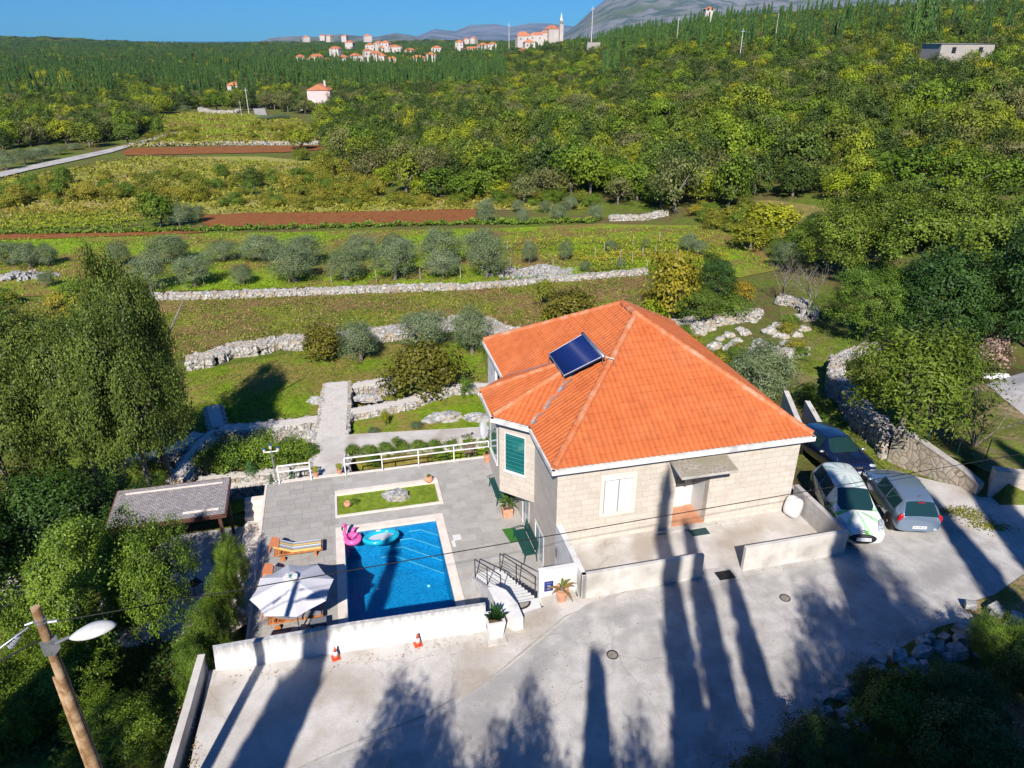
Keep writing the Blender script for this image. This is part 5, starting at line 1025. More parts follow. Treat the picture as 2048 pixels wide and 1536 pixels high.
cable([(PX-.1, PY_-.05, 7.1), (PX-1.2, PY_-.45, 6.65), (PX-4, PY_-1.45, 5.5)], .018, 'black cable below the bundle at the utility pole')
fr_ = [onray(u, v, y) for u, v, y in [(1180,1146,19.55),(1300,1122,20.0),(1400,1100,20.2)]]
# ---------------- manholes ----------------
for u, v, lab in ((1225,1310,'small round gravel filled manhole in the driveway near the shadow of a cypress'), (1570,1196,'small round manhole in the driveway below the right parapet')):
    p = P(u, v, 0); t = thing('manhole', lab, 'manhole', (p.x, p.y, dz(p.x, p.y)+.010)); m = MB(); m.lathe([(.001,.012),(.13,.012),(.15,.0)], 20); m.build('cover', mk('gritty_cover', (.16,.14,.11), (.3,.27,.22), 30, .9), t)
    m = MB(); m.lathe([(.15,.0),(.153,.013),(.175,.013),(.18,.0)], 20); m.build('rim', M_['iron'], t)
# ---------------- sunken side yard right of the house ----------------
fthing('yard_wall', lambda m: m.prism([(10.35,.6),(10.6,.6),(10.9,6.0),(10.65,6.0)], -1.2, .02), 'mosaic', 'rough masonry wall of the sunken yard between the house and the dark car', 'wall')
t = thing('blue_railing', 'blue grey metal railing at the corner of the house by the cars', 'railing'); framed(t); m = MB(); m.box(9.55,10.65,2.55,2.6,.85,.9); m.box(9.55,10.65,2.55,2.6,.35,.39); m.build('rails', mk('blue_grey_paint', (.30,.36,.42), rough=.4), t)
for x in (9.6, 10.05, 10.6): m = MB(); m.box(x-.03, x+.03, 2.55, 2.6, -.6, .86); m.build('post', M_['steel'], t)
fthing('concrete_post', lambda m: m.box(10.15, 10.3, .8, 2.3, -.6, .32), 'joint', 'narrow concrete kerb beside the patterned car', 'kerb')
for (u0, v0, u1, v1), lab in (((1570,795,1605,870), 'narrow pale garden wall behind the dark car'), ((1612,815,1650,872), 'low rendered wall with a bent end behind the dark car')):
    a, b_ = wp(u0, v0, -.4), wp(u1, v1, -.2); wallstrip('low_wall', [a, b_], .25, -1, 0.0, lab, 'wallcon')
SHADOWS = [('laurel',300,1400,-1.5,12,4.2,'dense tree behind the viewpoint shading the slope beside the kerb wall and its laurels','broadleaf_tree'),
 ('laurel',130,1420,-1.5,12,4.5,'dense tree behind the viewpoint shading the laurels behind the utility pole','broadleaf_tree'),
 ('laurel',865,1400,-.3,14,2.4,'dense bush topped tree behind the viewpoint shading the bottom left of the driveway','broadleaf_tree'),
 ('laurel',765,1455,-.3,13,2.4,'dense low tree behind the viewpoint, leftmost of those shading the bottom edge','broadleaf_tree'),
 ('laurel',1040,1440,-.2,13.5,1.7,'narrow dense tree behind the viewpoint shading the bottom centre','broadleaf_tree'),
 ('laurel',1235,1430,-.1,14,2.8,'dense tree behind the viewpoint right of the lower cypress','broadleaf_tree'),
 ('laurel',1350,1450,0,13.5,2.4,'dense tree behind the viewpoint filling the gap between two cypress shadows','broadleaf_tree'),
 ('laurel',1600,1290,0,17,2.6,'dense tree behind the viewpoint shading the drive below the second manhole','broadleaf_tree'),
 ('nearcyp',1328,915,2.3,24,1.4,'slender tall cypress behind the viewpoint, its pointed shadow reaching the house wall','cypress_tree'),
 ('nearcyp',1375,1010,.6,23,1.6,'cypress behind the viewpoint whose shadow ends in the entrance recess','cypress_tree'),
 ('nearcyp',1448,1100,0,21.5,1.6,'cypress behind the viewpoint whose shadow ends on the drain grate','cypress_tree'),
 ('nearcyp',1192,1240,-.1,19,1.7,'lower cypress behind the viewpoint with a short pointed shadow in mid driveway','cypress_tree'),
 ('nearcyp',792,1040,-2.3,25,1.6,'cypress behind the viewpoint whose shadow crosses the pool','cypress_tree'),
 ('oak',880,1385,-.3,15,5.0,'bushy tree behind the viewpoint with ragged shadow at the bottom of the driveway','broadleaf_tree'),
 ('oak',1060,1400,-.2,14.5,4.0,'second bushy tree behind the viewpoint shading the bottom centre','broadleaf_tree'),
 ('nearcyp',600,1290,0,19,2.4,'broad cypress behind the viewpoint shading the left end of the pool wall','cypress_tree'),
 ('oak',1610,1160,0,22,5.5,'loose leafy tree behind the viewpoint dappling the driveway by the parapet','broadleaf_tree'),
 ('oak',1500,1350,0,17,5.5,'leafy tree behind the viewpoint darkening the driveway centre','broadleaf_tree'),
 ('nearcyp',1610,925,.4,26,2.6,'tall cypress behind the viewpoint whose shadow crosses the silver car','cypress_tree'),
 ('nearcyp',1835,960,.1,26,2.4,'tall cypress behind the viewpoint whose shadow falls before the retaining wall','cypress_tree'),
 ('nearcyp',1850,800,1.0,30,3.0,'tall cypress behind the viewpoint whose shadow reaches the raised bed','cypress_tree'),
 ('nearcyp',1990,860,1.0,30,2.6,'tall cypress behind the viewpoint whose shadow runs along the block wall','cypress_tree'),
 ('oak',1760,1150,0,22,6.0,'broad tree behind the viewpoint shading the driveway below the cars','broadleaf_tree'),
 ('oak',1700,1330,0,16,6.0,'broad tree behind the viewpoint shading the lower right of the driveway','broadleaf_tree'),
 ('laurel',40,1440,-1.5,14,5.5,'dense tree behind the viewpoint shading the lower left corner','broadleaf_tree'),
 ('laurel',330,1480,-1.2,13,4.0,'dense tree behind the viewpoint shading the slope beside the kerb wall','broadleaf_tree'),
 ('laurel',1570,1400,0,16,3.2,'dense tree behind the viewpoint shading the right of the driveway','broadleaf_tree'),
 ('laurel',1840,1230,0,21,4.2,'dense tree behind the viewpoint shading the far right of the driveway','broadleaf_tree'),
 ('laurel',1950,1300,0,20,4.5,'dense tree behind the viewpoint shading the stony bank','broadleaf_tree'),
 ('laurel',1400,1490,0,13,3.0,'dense tree behind the viewpoint shading the bottom edge right of centre','broadleaf_tree'),
 ('nearcyp',515,1005,-3.7,22,1.5,'cypress behind the viewpoint whose shadow covers the patio beside the pergola','cypress_tree'),  # unseen cypress added so the patio lies in shade
 ('oak',1280,1500,0,13,3.5,'small tree behind the viewpoint shading the bottom of the driveway','broadleaf_tree')]
# ---------------- cars ----------------
M_['carglass'] = mk('car_glass', (.012,.04,.04), rough=.05, spec=1.0, coat=.3); M_['tyre'] = mk('tyre', (.02,.02,.022), rough=.8); M_['rim'] = mk('alloy', (.5,.5,.5), rough=.3, metal=.7); M_['lens'] = mk('clear_lens', (.55,.6,.66), (.25,.28,.32), 20, .1, spec=.8)
M_['red'] = mk('red_lens', (.45,.01,.02), rough=.15); M_['plate'] = mk('number_plate', (.72,.74,.78), rough=.4)
def car(name, label, st, wid, body, loc, rz, pitch=0, rearview=False, doors=True, badge=None, plate='', accent=None, mirror=None):
    """st: rows (x, half width, sill z, belt z, roof z, roof half width, kind)   x runs from the rear (-) to the nose (+)"""
    t = thing(name, label, 'car', loc, rz); t.rotation_euler = (0, pitch, rz); nj = 10; rows = []
    for x, w, z0, zb, zt, wr, kd in st:
        cab = zt - zb > .1
        pts = [(w*.55, z0), (w*.93, z0+.02), (w*.995, z0+.20), (w, z0+.42), (w*.985, zb-.08), (w*.95, zb)]
        pts += [((wr+.045, zt-.085)) if cab else (w*.88, zb+(zt-zb)*.5), (wr, zt-.03) if cab else (w*.78, zt-.008), (wr*.80, zt) if cab else (w*.5, zt+.012), (0, zt+.03) if cab else (0, zt+.025)]
        rows.append([(x, y, z) for y, z in pts])
    V = []; idx = {}
    for i, r in enumerate(rows):
        for s in (1, -1):
            for j, p in enumerate(r):
                if s == -1 and j == nj-1: idx[i, -1, j] = idx[i, 1, j]; continue
                idx[i, s, j] = len(V); V.append((p[0], p[1]*s, p[2]))
    parts = {'body': []}; ni = len(rows)
    for i in range(ni-1):
        k0, k1 = st[i][6], st[i+1][6]
        for s in (1, -1):
            for j in range(nj-1):
                f = [idx[i, s, j], idx[i+1, s, j], idx[i+1, s, j+1], idx[i, s, j+1]]
                if s == -1: f = f[::-1]
                key = 'body'
                if j == 5 and k0 == 'w' : key = 'side_window_%d_%d' % (i, s)
                if k0 == 'f' and j >= 7: key = 'windscreen'
                if k0 == 'r' and j >= 7: key = 'rear_window'
                parts.setdefault(key, []).append(f)
        
    for e, i in ((1, ni-1), (0, 0)):
        a = [idx[i, 1, j] for j in range(nj)] + [idx[i, -1, j] for j in range(nj-2, -1, -1)]; parts['body'].append(a if e == 0 else a[::-1])
    merged = {}
    for k, fs in parts.items(): merged[k] = fs
    for k, fs in merged.items():
        m = MB(); m.add(V, fs); me = bpy.data.meshes.new(k); used = sorted({q for f in fs for q in f}); mp = {q: n for n, q in enumerate(used)}
        me.from_pydata([tuple(m.v[q]) for q in used], [], [[mp[q] for q in f] for f in fs]); nm = 'side_window' if k.startswith('side') else k
        bm = bmesh.new(); bm.from_mesh(me); bmesh.ops.recalc_face_normals(bm, faces=bm.faces) if k == 'body' else None; bm.to_mesh(me); bm.free()
        o = link(nm, me, body if k == 'body' else M_['carglass'], t, smooth=True)
        if k == 'body': mod = o.modifiers.new('sub', 'SUBSURF'); mod.levels = 2; mod.render_levels = 2; mod.boundary_smooth = 'PRESERVE_CORNERS'
        else:
            for v in me.vertices: v.co = Vector((v.co.x, v.co.y*1.012, v.co.z+.006))
    # wheels
    xs = [s[0] for s in st]; xr, xf = xs[0]+.68, xs[-1]-.78
    for x in (xr, xf):
        for s in (-1, 1):
            m = MB(); Mw = Matrix.Translation((x, s*(wid/2-.205 if s > 0 else wid/2-.205), .31)) @ Matrix.Rotation(R(-90*s), 4, 'X'); m.lathe([(.001,0),(.345,0),(.355,.03),(.355,.205),(.30,.212)], 28, Mw); ar = m.build('wheel_arch', M_['black'], t)
            m = MB(); m.lathe([(.2,.02),(.29,.02),(.308,.06),(.308,.19),(.29,.222),(.21,.226)], 28, Mw); wh = m.build('wheel', M_['tyre'], t, smooth=True)
            m = MB(); m.lathe([(.215,.215),(.205,.2),(.20,.19)], 28, Mw)
            for q in range(7): a = q*2*math.pi/7; m.add([Mw @ Vector((math.cos(a+d)*r_, math.sin(a+d)*r_, .222)) for r_, d in ((.03,-.6),(.205,-.16),(.205,.16),(.03,.6))], [(0,1,2,3)])
            m.lathe([(.001,.23),(.05,.226)], 12, Mw); m.build('rim', M_['rim'], wh)
    for x in (xr, xf): pass
    sm = MB()
    for xi, j0, j1 in ((3, 1, 6), (5, 1, 6), (7, 1, 6)):
        if xi < ni:
            for s in (1, -1): sm.tube([(rows[xi][j][0], rows[xi][j][1]*s*.996, rows[xi][j][2]) for j in range(j0, j1)], .006, 4)
    for s in (1, -1):
        sm.tube([(st[i][0], rows[i][5][1]*s*.99, rows[i][5][2]) for i in range(2, 9)], .009, 4)
    sm.tube([(st[8][0]+.02, y, st[8][4]+.012+.014*(1-abs(y)/.7)) for y in np.linspace(-.7, .7, 7)], .012, 4)
    sm.build('trim', M_['black'], t)
    if mirror:
        for s in (-1, 1): m = MB(); Mm = Matrix.Translation((mirror[0], s*(mirror[1]), mirror[2])); m.lathe([(.001,-.06),(.07,-.05),(.09,0),(.07,.05),(.001,.06)], 12, Mm @ Matrix.Diagonal((.8,1.25,.9,1))); m.build('mirror', accent or body, t, smooth=True)
    return t
def blob(name, mat, parent, c, r, rot=(0,0,0)):
    m = MB(); M = Matrix.Translation(c) @ Matrix.Rotation(rot[2], 4, 'Z') @ Matrix.Rotation(rot[1], 4, 'Y') @ Matrix.Rotation(rot[0], 4, 'X'); pr = [(math.sin(a), -math.cos(a)) for a in np.linspace(.001, math.pi-.001, 9)]
    m.lathe(pr, 16, M @ Matrix.Diagonal((*r, 1))); return m.build(name, M_[mat] if isinstance(mat, str) else mat, parent, smooth=True)
def plate_(parent, x, z, s, text, w=.52, tilt=0):
    M = Matrix.Translation((x, 0, z)) @ Matrix.Rotation(tilt, 4, 'Y'); m = MB(); m.box(-.008, .008, -w/2, w/2, -.058, .058, M); p = m.build('number_plate', M_['plate'], parent)
    Mt = M @ Matrix.Translation((.0095*s, 0, 0)) @ (Matrix.Rotation(R(90)*s, 4, 'Z') @ Matrix.Rotation(R(90), 4, 'X')); text3(text, .092, Mt, M_['black'], p)
paint_navy = mk('navy_car_paint', (.006,.012,.045), rough=.22, spec=.6, coat=1); paint_silver = mk('silver_car_paint', (.24,.33,.45), rough=.25, metal=.5, coat=1)
mp_, nt, b = newmat('patterned_car_paint'); b.inputs['Roughness'].default_value = .3; b.inputs['Coat Weight'].default_value = 1; co = N(nt, 'ShaderNodeTexCoord').outputs['Object']
sx = N(nt, 'ShaderNodeSeparateXYZ'); nt.links.new(co, sx.inputs[0])
def mth(op, a, b_=None, c=None):
    n = N(nt, 'ShaderNodeMath', operation=op)
    for i, v in enumerate((a, b_, c)):
        if v is None: continue
        if hasattr(v, 'links'): nt.links.new(v, n.inputs[i])
        else: n.inputs[i].default_value = v
    return n.outputs[0]
def rays(cx, cy, k, ph):       # sunburst printed on the bodywork
    an = mth('ARCTAN2', mth('SUBTRACT', sx.outputs['Y'], cy), mth('SUBTRACT', sx.outputs['X'], cx)); return mth('SINE', mth('ADD', mth('MULTIPLY', an, k), ph))
isroof = mth('LESS_THAN', sx.outputs['X'], .55); A_ = rays(.95, -.05, 9, 0); B_ = rays(-.75, .1, 11, .6); r = mth('ADD', mth('MULTIPLY', isroof, B_), mth('MULTIPLY', mth('SUBTRACT', 1, isroof), A_)); r = mth('ADD', r, mth('MULTIPLY', mth('SUBTRACT', noise(nt, co, 1.6), .5), 3.2))
lo_ = ramp(nt, mth('MULTIPLY_ADD', r, .25, .5), [(0, (.80,.82,.80)), (.50, (.80,.82,.80)), (.60, (.42,.66,.42)), (.72, (.16,.46,.08)), (.9, (.10,.36,.06))], 'CONSTANT')
rf_ = ramp(nt, mth('MULTIPLY_ADD', r, .25, .5), [(0, (.76,.80,.78)), (.48, (.76,.80,.78)), (.62, (.50,.68,.58)), (.8, (.30,.52,.40))], 'CONSTANT')
sd_ = ramp(nt, noise(nt, co, 2.4, 3), [(0, (.72,.76,.76)), (.40, (.30,.52,.20)), (.5, (.18,.42,.10)), (.60, (.70,.74,.74)), (.64, (.20,.36,.55)), (.7, (.55,.6,.25))], 'CONSTANT')
cc = mixc(nt, isroof, lo_, rf_); cc = mixc(nt, mth('LESS_THAN', sx.outputs['Z'], .86), cc, sd_); nz_ = mth('MULTIPLY', mth('GREATER_THAN', sx.outputs['X'], 1.2), 1); cc = mixc(nt, nz_, cc, lo_); nt.links.new(cc, b.inputs['Base Color'])
# stations: rounded supermini (patterned), supermini seen from behind (silver), older hatchback (navy)
S1 = [(-1.97,.66,.30,.72,.74,.5,''),(-1.93,.78,.24,.86,.92,.52,'r'),(-1.62,.84,.22,.95,1.40,.50,''),(-1.45,.855,.22,.96,1.47,.53,'w'),(-.72,.86,.20,.95,1.52,.56,''),(-.66,.86,.20,.95,1.52,.56,'w'),(.15,.86,.20,.93,1.50,.55,''),(.28,.86,.20,.93,1.47,.54,'f'),(.98,.85,.20,.94,.98,.60,''),(1.3,.845,.20,.90,.94,.6,''),(1.70,.82,.20,.80,.85,.5,''),(1.91,.76,.20,.64,.71,.4,''),(1.975,.66,.24,.48,.55,.3,'')]
S2 = [(-2.0,.66,.34,.78,.80,.5,''),(-1.95,.80,.26,.90,.96,.54,'r'),(-1.60,.84,.22,.96,1.39,.50,''),(-1.48,.85,.22,.97,1.43,.53,'w'),(-.70,.855,.20,.95,1.49,.55,''),(-.62,.855,.20,.95,1.49,.55,'w'),(.18,.855,.20,.93,1.47,.55,''),(.30,.855,.20,.93,1.44,.54,'f'),(1.02,.85,.20,.93,.97,.60,''),(1.4,.83,.20,.84,.88,.6,''),(1.80,.76,.22,.68,.73,.5,''),(1.98,.60,.26,.52,.58,.4,''),(2.03,.5,.3,.46,.5,.3,'')]
S3 = [(-2.05,.70,.34,.76,.78,.5,''),(-2.0,.80,.26,.88,.95,.54,'r'),(-1.55,.84,.22,.92,1.36,.48,''),(-1.42,.85,.22,.92,1.38,.52,'w'),(-.62,.86,.20,.90,1.42,.53,''),(-.54,.86,.20,.90,1.42,.53,'w'),(.30,.86,.20,.88,1.38,.52,''),(.38,.86,.20,.88,1.35,.51,'f'),(.98,.85,.20,.88,.92,.62,''),(1.4,.84,.20,.84,.88,.62,''),(1.85,.83,.20,.78,.83,.56,''),(2.03,.78,.22,.68,.75,.5,''),(2.09,.70,.26,.50,.58,.4,'')]
c1 = car('patterned_car', 'small white car with green sunburst graphics parked by the terrace wall', S1, 1.72, mp_, (12.72,22.62,.0), R(-90)+R(-5), mirror=(.62,.94,.98), accent=M_['black'])
for s in (-1, 1): blob('headlight', 'lens', c1, (1.64, s*.65, .82), (.30,.12,.08), (0, R(20), s*R(-24)))
blob('grille', 'black', c1, (1.985, 0, .47), (.06,.48,.19), (0, R(-24), 0)); plate_(c1, 2.065, .47, 1, 'DU 262 ES', tilt=R(-26))
m = MB()
for k in (0, .05): m.add([(1.975-k*.7,-.11,.66+k),(1.955-k*.7,0,.71+k),(1.975-k*.7,.11,.66+k),(1.965-k*.7,.11,.685+k),(1.945-k*.7,0,.735+k),(1.965-k*.7,-.11,.685+k)], [(0,1,4,5),(1,2,3,4)])
m.build('badge', M_['iron'], c1)
for x, y, cc_ in ((1.12,.42,(.03,.1,.25)),(1.2,.12,(.6,.1,.05)),(1.16,-.1,(.02,.02,.02)),(1.05,.5,(.03,.25,.5))):
    m = MB(); m.prism([(x+.035*(1 if k % 2 else .45)*math.cos(k*math.pi/5), y+.05*(1 if k % 2 else .45)*math.sin(k*math.pi/5)) for k in range(10)], .965-(x-1)*.14, .985-(x-1)*.14); m.build('flower_print', mk('flower_print', cc_, rough=.4), c1)
m = MB(); m.tube([(-1.5,0,1.5),(-1.62,0,1.66)], .008, 5); m.build('aerial', M_['black'], c1)
c2 = car('silver_car', 'silver blue hatchback seen from behind between the patterned car and the grass', S2, 1.71, paint_silver, (15.0,23.15,-.02), R(90)+R(-4), mirror=(.62,.93,.96)); c2.scale = (.95,.97,.98)
for s in (-1, 1): blob('tail_light', 'red', c2, (-1.86, s*.70, .82), (.10,.12,.21), (0, R(-10), s*R(20)))
blob('reflector', 'lens', c2, (-1.97, -.60, .42), (.03,.09,.06)); blob('brake_light', 'red', c2, (-1.66,0,1.40), (.03,.16,.015)); plate_(c2, -2.015, .52, -1, 'DU 578-GK')
m = MB(); m.prism([(0,-.03),(.022,0),(0,.03),(-.022,0)], 0, .01, Matrix.Translation((-1.975,0,.80)) @ Matrix.Rotation(R(-84), 4, 'Y') @ Matrix.Diagonal((2,1,1,1))); m.build('badge', M_['iron'], c2)
m = MB(); m.tube([(-1.9,0,1.0),(-1.85,-.22,1.06),(-1.84,-.36,1.08)], .01, 5); m.build('wiper', M_['black'], c2); m = MB(); m.tube([(-1.35,0,1.46),(-1.48,0,1.62)], .008, 5); m.build('aerial', M_['black'], c2)
c3 = car('navy_car', 'dark navy hatchback parked nose out beside the grass path', S3, 1.73, paint_navy, (14.1,26.95,-.33), R(-90)+R(6), R(-9), mirror=(.72,.93,.92), accent=M_['rim'])
for s in (-1, 1): blob('headlight', 'lens', c3, (1.98, s*.56, .70), (.08,.18,.075), (0,0,s*R(-14)))
blob('grille', 'black', c3, (2.06, 0, .66), (.04,.29,.07)); plate_(c3, 2.12, .46, 1, 'DU 904-HM'); m = MB()
for k in range(4):
    torus(m, .036, .005, Matrix.Translation((2.10,-.085+k*.057,.68)) @ Matrix.Rotation(R(90), 4, 'Y'), 16, 5)
m.build('badge', M_['rim'], c3)
# ---------------- olive trees ----------------
OG = 'olive trees in the grove behind the long white wall'
for i, (u, vb, vt, w) in enumerate([(305,582,502,72),(392,574,505,74),(488,570,528,46),(592,566,488,88),(692,562,495,76),(790,562,472,76),(885,556,498,68),(972,556,462,80),
 (345,528,468,80),(448,524,480,56),(525,522,468,82),(612,534,468,78),(722,520,468,70),(800,528,468,62),(880,535,453,80),(965,520,456,70),(240,532,482,46),(20,532,480,64),(62,536,484,52),(98,532,486,44)]):
    veg('olive', u, vb, vt, w*1.22, 'grey green olive tree in the two rows of the grove behind the long white wall', OG, 'olive_tree', 'olive tree')
for u, vb, vt, w, lab in [(722,724,640,92,'silvery olive tree in front of the white rubble wall, beside the dark fig'),(850,700,617,108,'silvery olive tree in front of the white rubble wall, the middle one of three'),(945,708,610,92,'silvery olive tree nearest the back left corner of the roof'),
 (1515,806,684,160,'big round olive tree close to the right slope of the roof'),(972,447,396,46,'olive tree at the right end of the ploughed red field'),(98,575,540,36,'very small olive tree on the grass left of the big tree')]:
    veg('olive', u, vb, vt, w, lab, None, 'olive_tree', 'olive tree')
for u, vb, vt, w in [(1045,447,415,30),(1035,425,398,30),(1090,425,400,30),(1118,442,404,42),(1142,420,390,34),(1190,442,405,36),(360,452,405,60),(395,446,408,40)]: veg('olive', u, vb, vt, w, 'small olive tree on the strip beside the ploughed red field', 'small olives beside the red field', 'olive_tree', 'olive tree')
for u, vb, vt, w in [(1058,528,478,36),(1132,522,478,34),(1220,505,478,30),(1290,498,476,20),(1375,505,465,40),(1395,512,478,40),(1240,540,515,24),(1170,545,520,26)]: veg('olive', u, vb, vt, w, 'young olive tree standing among the yellowing vines', 'young olives among the vines', 'olive_tree', 'olive tree')
for u, vb, vt, w in [(15,340,300,50),(50,330,296,50),(85,322,292,50),(118,310,290,40),(150,300,286,36),(345,225,210,26),(370,222,210,26),(560,238,228,60),(530,240,230,40)]: veg('olive', u, vb, vt, w, 'pale olive tree beside the distant road on the left', 'olives beside the distant road', 'olive_tree', 'olive tree')
# garden trees and shrubs
veg('fig', 650, 722, 650, 84, 'small dark bronze fig tree at the edge of the rubble wall', None, 'fig_tree', 'fig tree')
veg('fig', 850, 798, 682, 150, 'large bronze green fig tree above the curving gravel wall', None, 'fig_tree', 'fig tree')
veg('fig', 1140, 645, 580, 120, 'dark round shrub behind the ridge of the roof', None, 'shrub', 'shrub'); veg('yellow', 1095, 650, 612, 26, 'bright green young shrub at the left of the dark round shrub', None, 'shrub', 'shrub')
veg('scrub' if 0 else 'bush', 1088, 612, 555, 46, 'thin brownish bush in the meadow above the roof', None, 'shrub', 'shrub')
gz = lambda u, v, z: P(u, v, z)
plant('green', gz(932,796,-3.0), 1.4, .95, 'small leafy tree on the lawn close to the bay wall', None, 'small_tree', 'tree'); plant('yellow', gz(771,852,-3.0), 1.0, .45, 'tiny yellow green lemon tree on the lawn beside the walkway', None, 'lemon_tree', 'tree')
plant('green', gz(792,893,-2.4), .55, .6, 'round clipped bush beside the concrete garden path', None, 'bush', 'bush')
for k in range(9): plant('green', gz(706+k*33, 921-k*3.4+random.uniform(-2,2), -3.05), .8+random.uniform(-.1,.15), 1.0, 'leafy hedge plant in the row behind the white railing', 'hedge plants behind the white railing', 'hedge_plant', 'hedge plant')
for u, v, h, w in ((745,938,.9,1.0),(880,925,.8,1.1)): plant('green', gz(u, v, -3.2), h, w, 'loose bush just below the white railing', 'bushes below the white railing', 'bush', 'bush')
plant('pink', gz(940,915,-3.0), .8, .8, 'red flowering plant behind the railing near the clay pot', None, 'flower_bush', 'bush')
for u, v in ((748,866),(832,855)): plant('olive', gz(u, v, -3.0), .3, .9, 'low grey lavender cushion at the edge of the concrete path', 'lavender cushions by the concrete path', 'lavender', 'lavender')
for i, (u, v, w, h) in enumerate([(420,945,1.9,1.5),(470,945,2.4,2.1),(530,940,2.4,2.1),(585,935,2.0,1.7),(625,932,1.4,1.3)]): plant('green', gz(u, v, -3.3), h, w, 'rounded oleander bush between the stone walls left of the walkway', 'oleander bushes left of the walkway', 'oleander', 'bush')
plant('conifer', gz(504,958,-3.1), 1.0, .75, 'small blue green juniper among the white stones behind the patio', None, 'juniper', 'juniper')
for u, v, z, lab in ((546,975,-2.6,'tiny dark conifer at the foot of the garden lamp'),(585,960,-2.6,'tiny conifer behind the short white railing')): plant('conifer', gz(u, v, z), .7, .3, lab, None, 'dwarf_conifer', 'conifer')
plant('cherry', gz(300,985,-3.3), 1.9, 2.2, 'bright green shrub with drooping leaves behind the pergola', None, 'shrub', 'shrub')
rock('garden_rock', P(885,838,-3.0), 1.15, .5, .4, 'long pitted limestone outcrop on the lawn beside the house', 6); rock('garden_rock', P(958,838,-3.0), .8, .4, .35, 'smaller limestone outcrop touching the bay wall side of the lawn', 7)
rock('garden_rock', hit(638,805), .7, .45, .4, 'pale rock slab left of the far end of the walkway', 8); rock('garden_rock', P(735,798,-2.9), .8, .35, .3, 'rock under the fig tree between two gravel walls', 9); rock('garden_rock', P(630,875,-3.2), .5, .4, .45, 'pale boulder against the left side of the walkway', 10)
for i, (u, v, s) in enumerate([(1458,672,.45),(1475,683,.35),(1490,668,.4),(1540,665,.55),(1520,690,.55),(1565,675,.5),(1572,690,.4),(1500,705,.5),(1470,700,.7),(1430,695,.5),(1605,660,.5),(1600,640,.55),(1612,625,.5),(1400,668,.45),(1545,703,.35),(1440,680,.3),(1556,652,.4),(1592,672,.45),(1480,660,.3),(1420,660,.35)]):
    rock('boulder', hit(u, v), s*1.15, s, s*.75, 'white limestone boulder in the rock garden right of the roof', 20+i, 'stone', 'white boulders in the rock garden', sub=3)
for i, (u, v) in enumerate([(1385,690),(1400,715),(1440,720),(1470,715),(1590,700),(1600,715),(1575,665),(1580,650),(1475,705),(1370,670)]): veg('green' if i % 2 else 'bush', u, v+6, v-22, 44, 'low green shrub between the boulders of the rock garden', 'shrubs in the rock garden', 'shrub', 'shrub')
# rubble heap with concrete post near the vineyard
rp = hit(1085, 548); pts = np.array([(rp.x+random.gauss(0,1.9), rp.y+random.gauss(0,.9), 0) for _ in range(420)]); pts[:,2] = g1(rp.x, rp.y) + .9*np.exp(-((pts[:,0]-rp.x)/2)**2-((pts[:,1]-rp.y)/1.2)**2) * np.array([random.uniform(.4,1) for _ in range(420)])
tag(link('rubble_heap', stones(pts, np.random.default_rng(3).uniform(.15,.5,420), 3), M_['greystone']), 'grey and white heap of rubble and branches at the corner of the vineyard', 'rubble heap')
rp = hit(45, 556); pts = np.array([(rp.x+random.gauss(0,1.3), rp.y+random.gauss(0,.6), 0) for _ in range(150)]); pts[:,2] = g1(rp.x, rp.y) + .6*np.exp(-((pts[:,0]-rp.x)/1.4)**2) * np.array([random.uniform(.2,1) for _ in range(150)])
tag(link('rubble_heap', stones(pts, np.random.default_rng(5).uniform(.2,.55,150), 5), M_['greystone']), 'pile of stones and branches at the far left of the olive grove', 'rubble heap')
def post(u, v, h, label, grp, mat='palebark', r=.04): b_ = hit(u, v); m = MB(); m.tube([(0,0,-.1),(random.uniform(-.03,.03),0,h)], r, 6); o = m.build('fence_post', M_[mat]); o.location = b_; tag(o, label, 'fence post', grp)
for u, v in [(318,574),(409,572),(489,570),(579,568),(663,567),(753,566),(841,562),(921,560),(1007,553),(1021,540)]: post(u, v, 1.3, 'thin pale fence post along the top of the long white wall', 'fence posts along the long white wall')
for u, v in [(1106,545),(1293,548),(1015,505),(1208,510),(1264,530),(1310,515),(1352,520),(1215,505),(1190,520),(1328,522),(1285,520),(1240,525),(1265,495),(1318,490)]: post(u, v, 1.4, 'thin pale stake between the yellowing vines', 'stakes in the vineyard')
# vines: every row a thing, leaves as one crown
def row(path, w, h, kind, label, grp, seed, dens=26, name='vine_row', cat='vine row', leaf=.16):
    rg = np.random.default_rng(seed); P_ = []; L_ = 0
    for a, b_ in zip(path[:-1], path[1:]):
        d = (b_-a).length; n = int(d*dens*w*2.2); f = rg.uniform(0, 1, n); q = np.array(a)[None]*(1-f[:, None]) + np.array(b_)[None]*f[:, None]; q[:, 0] += rg.normal(0, w*.35, n); q[:, 1] += rg.normal(0, w*.35, n)
        cl = .6+.4*np.sin(q[:, 0]*2.3+seed)*np.sin(q[:, 0]*.9+q[:, 1]); q[:, 2] = G(q[:, 0], q[:, 1]) + h*np.clip(rg.beta(2, 1.3, n)*cl+.1, .02, 1.1); P_.append(q)
    c = np.concatenate(P_); nr = rg.normal(size=c.shape)*.6 + np.array([0,-.3,.8]); o = link(name, quads(name, c, nr, leaf, .8, rg.uniform(0, 1, len(c)), LF[kind], seed)); return tag(o, label, cat, grp)
for i, (u0, v0, u1, v1) in enumerate([(1010,492,1420,488),(1010,503,1440,500),(1150,513,1450,514),(1150,524,1450,526),(1165,535,1440,538),(1180,545,1400,549)]): row([hit(u0, v0), hit((u0+u1)/2, (v0+v1)/2), hit(u1, v1)], .9, 1.35, 'yellow' if i % 2 == 0 else 'autumn', 'row of yellowing vines above the low kale wall', 'vine rows above the kale wall', 200+i, 32)
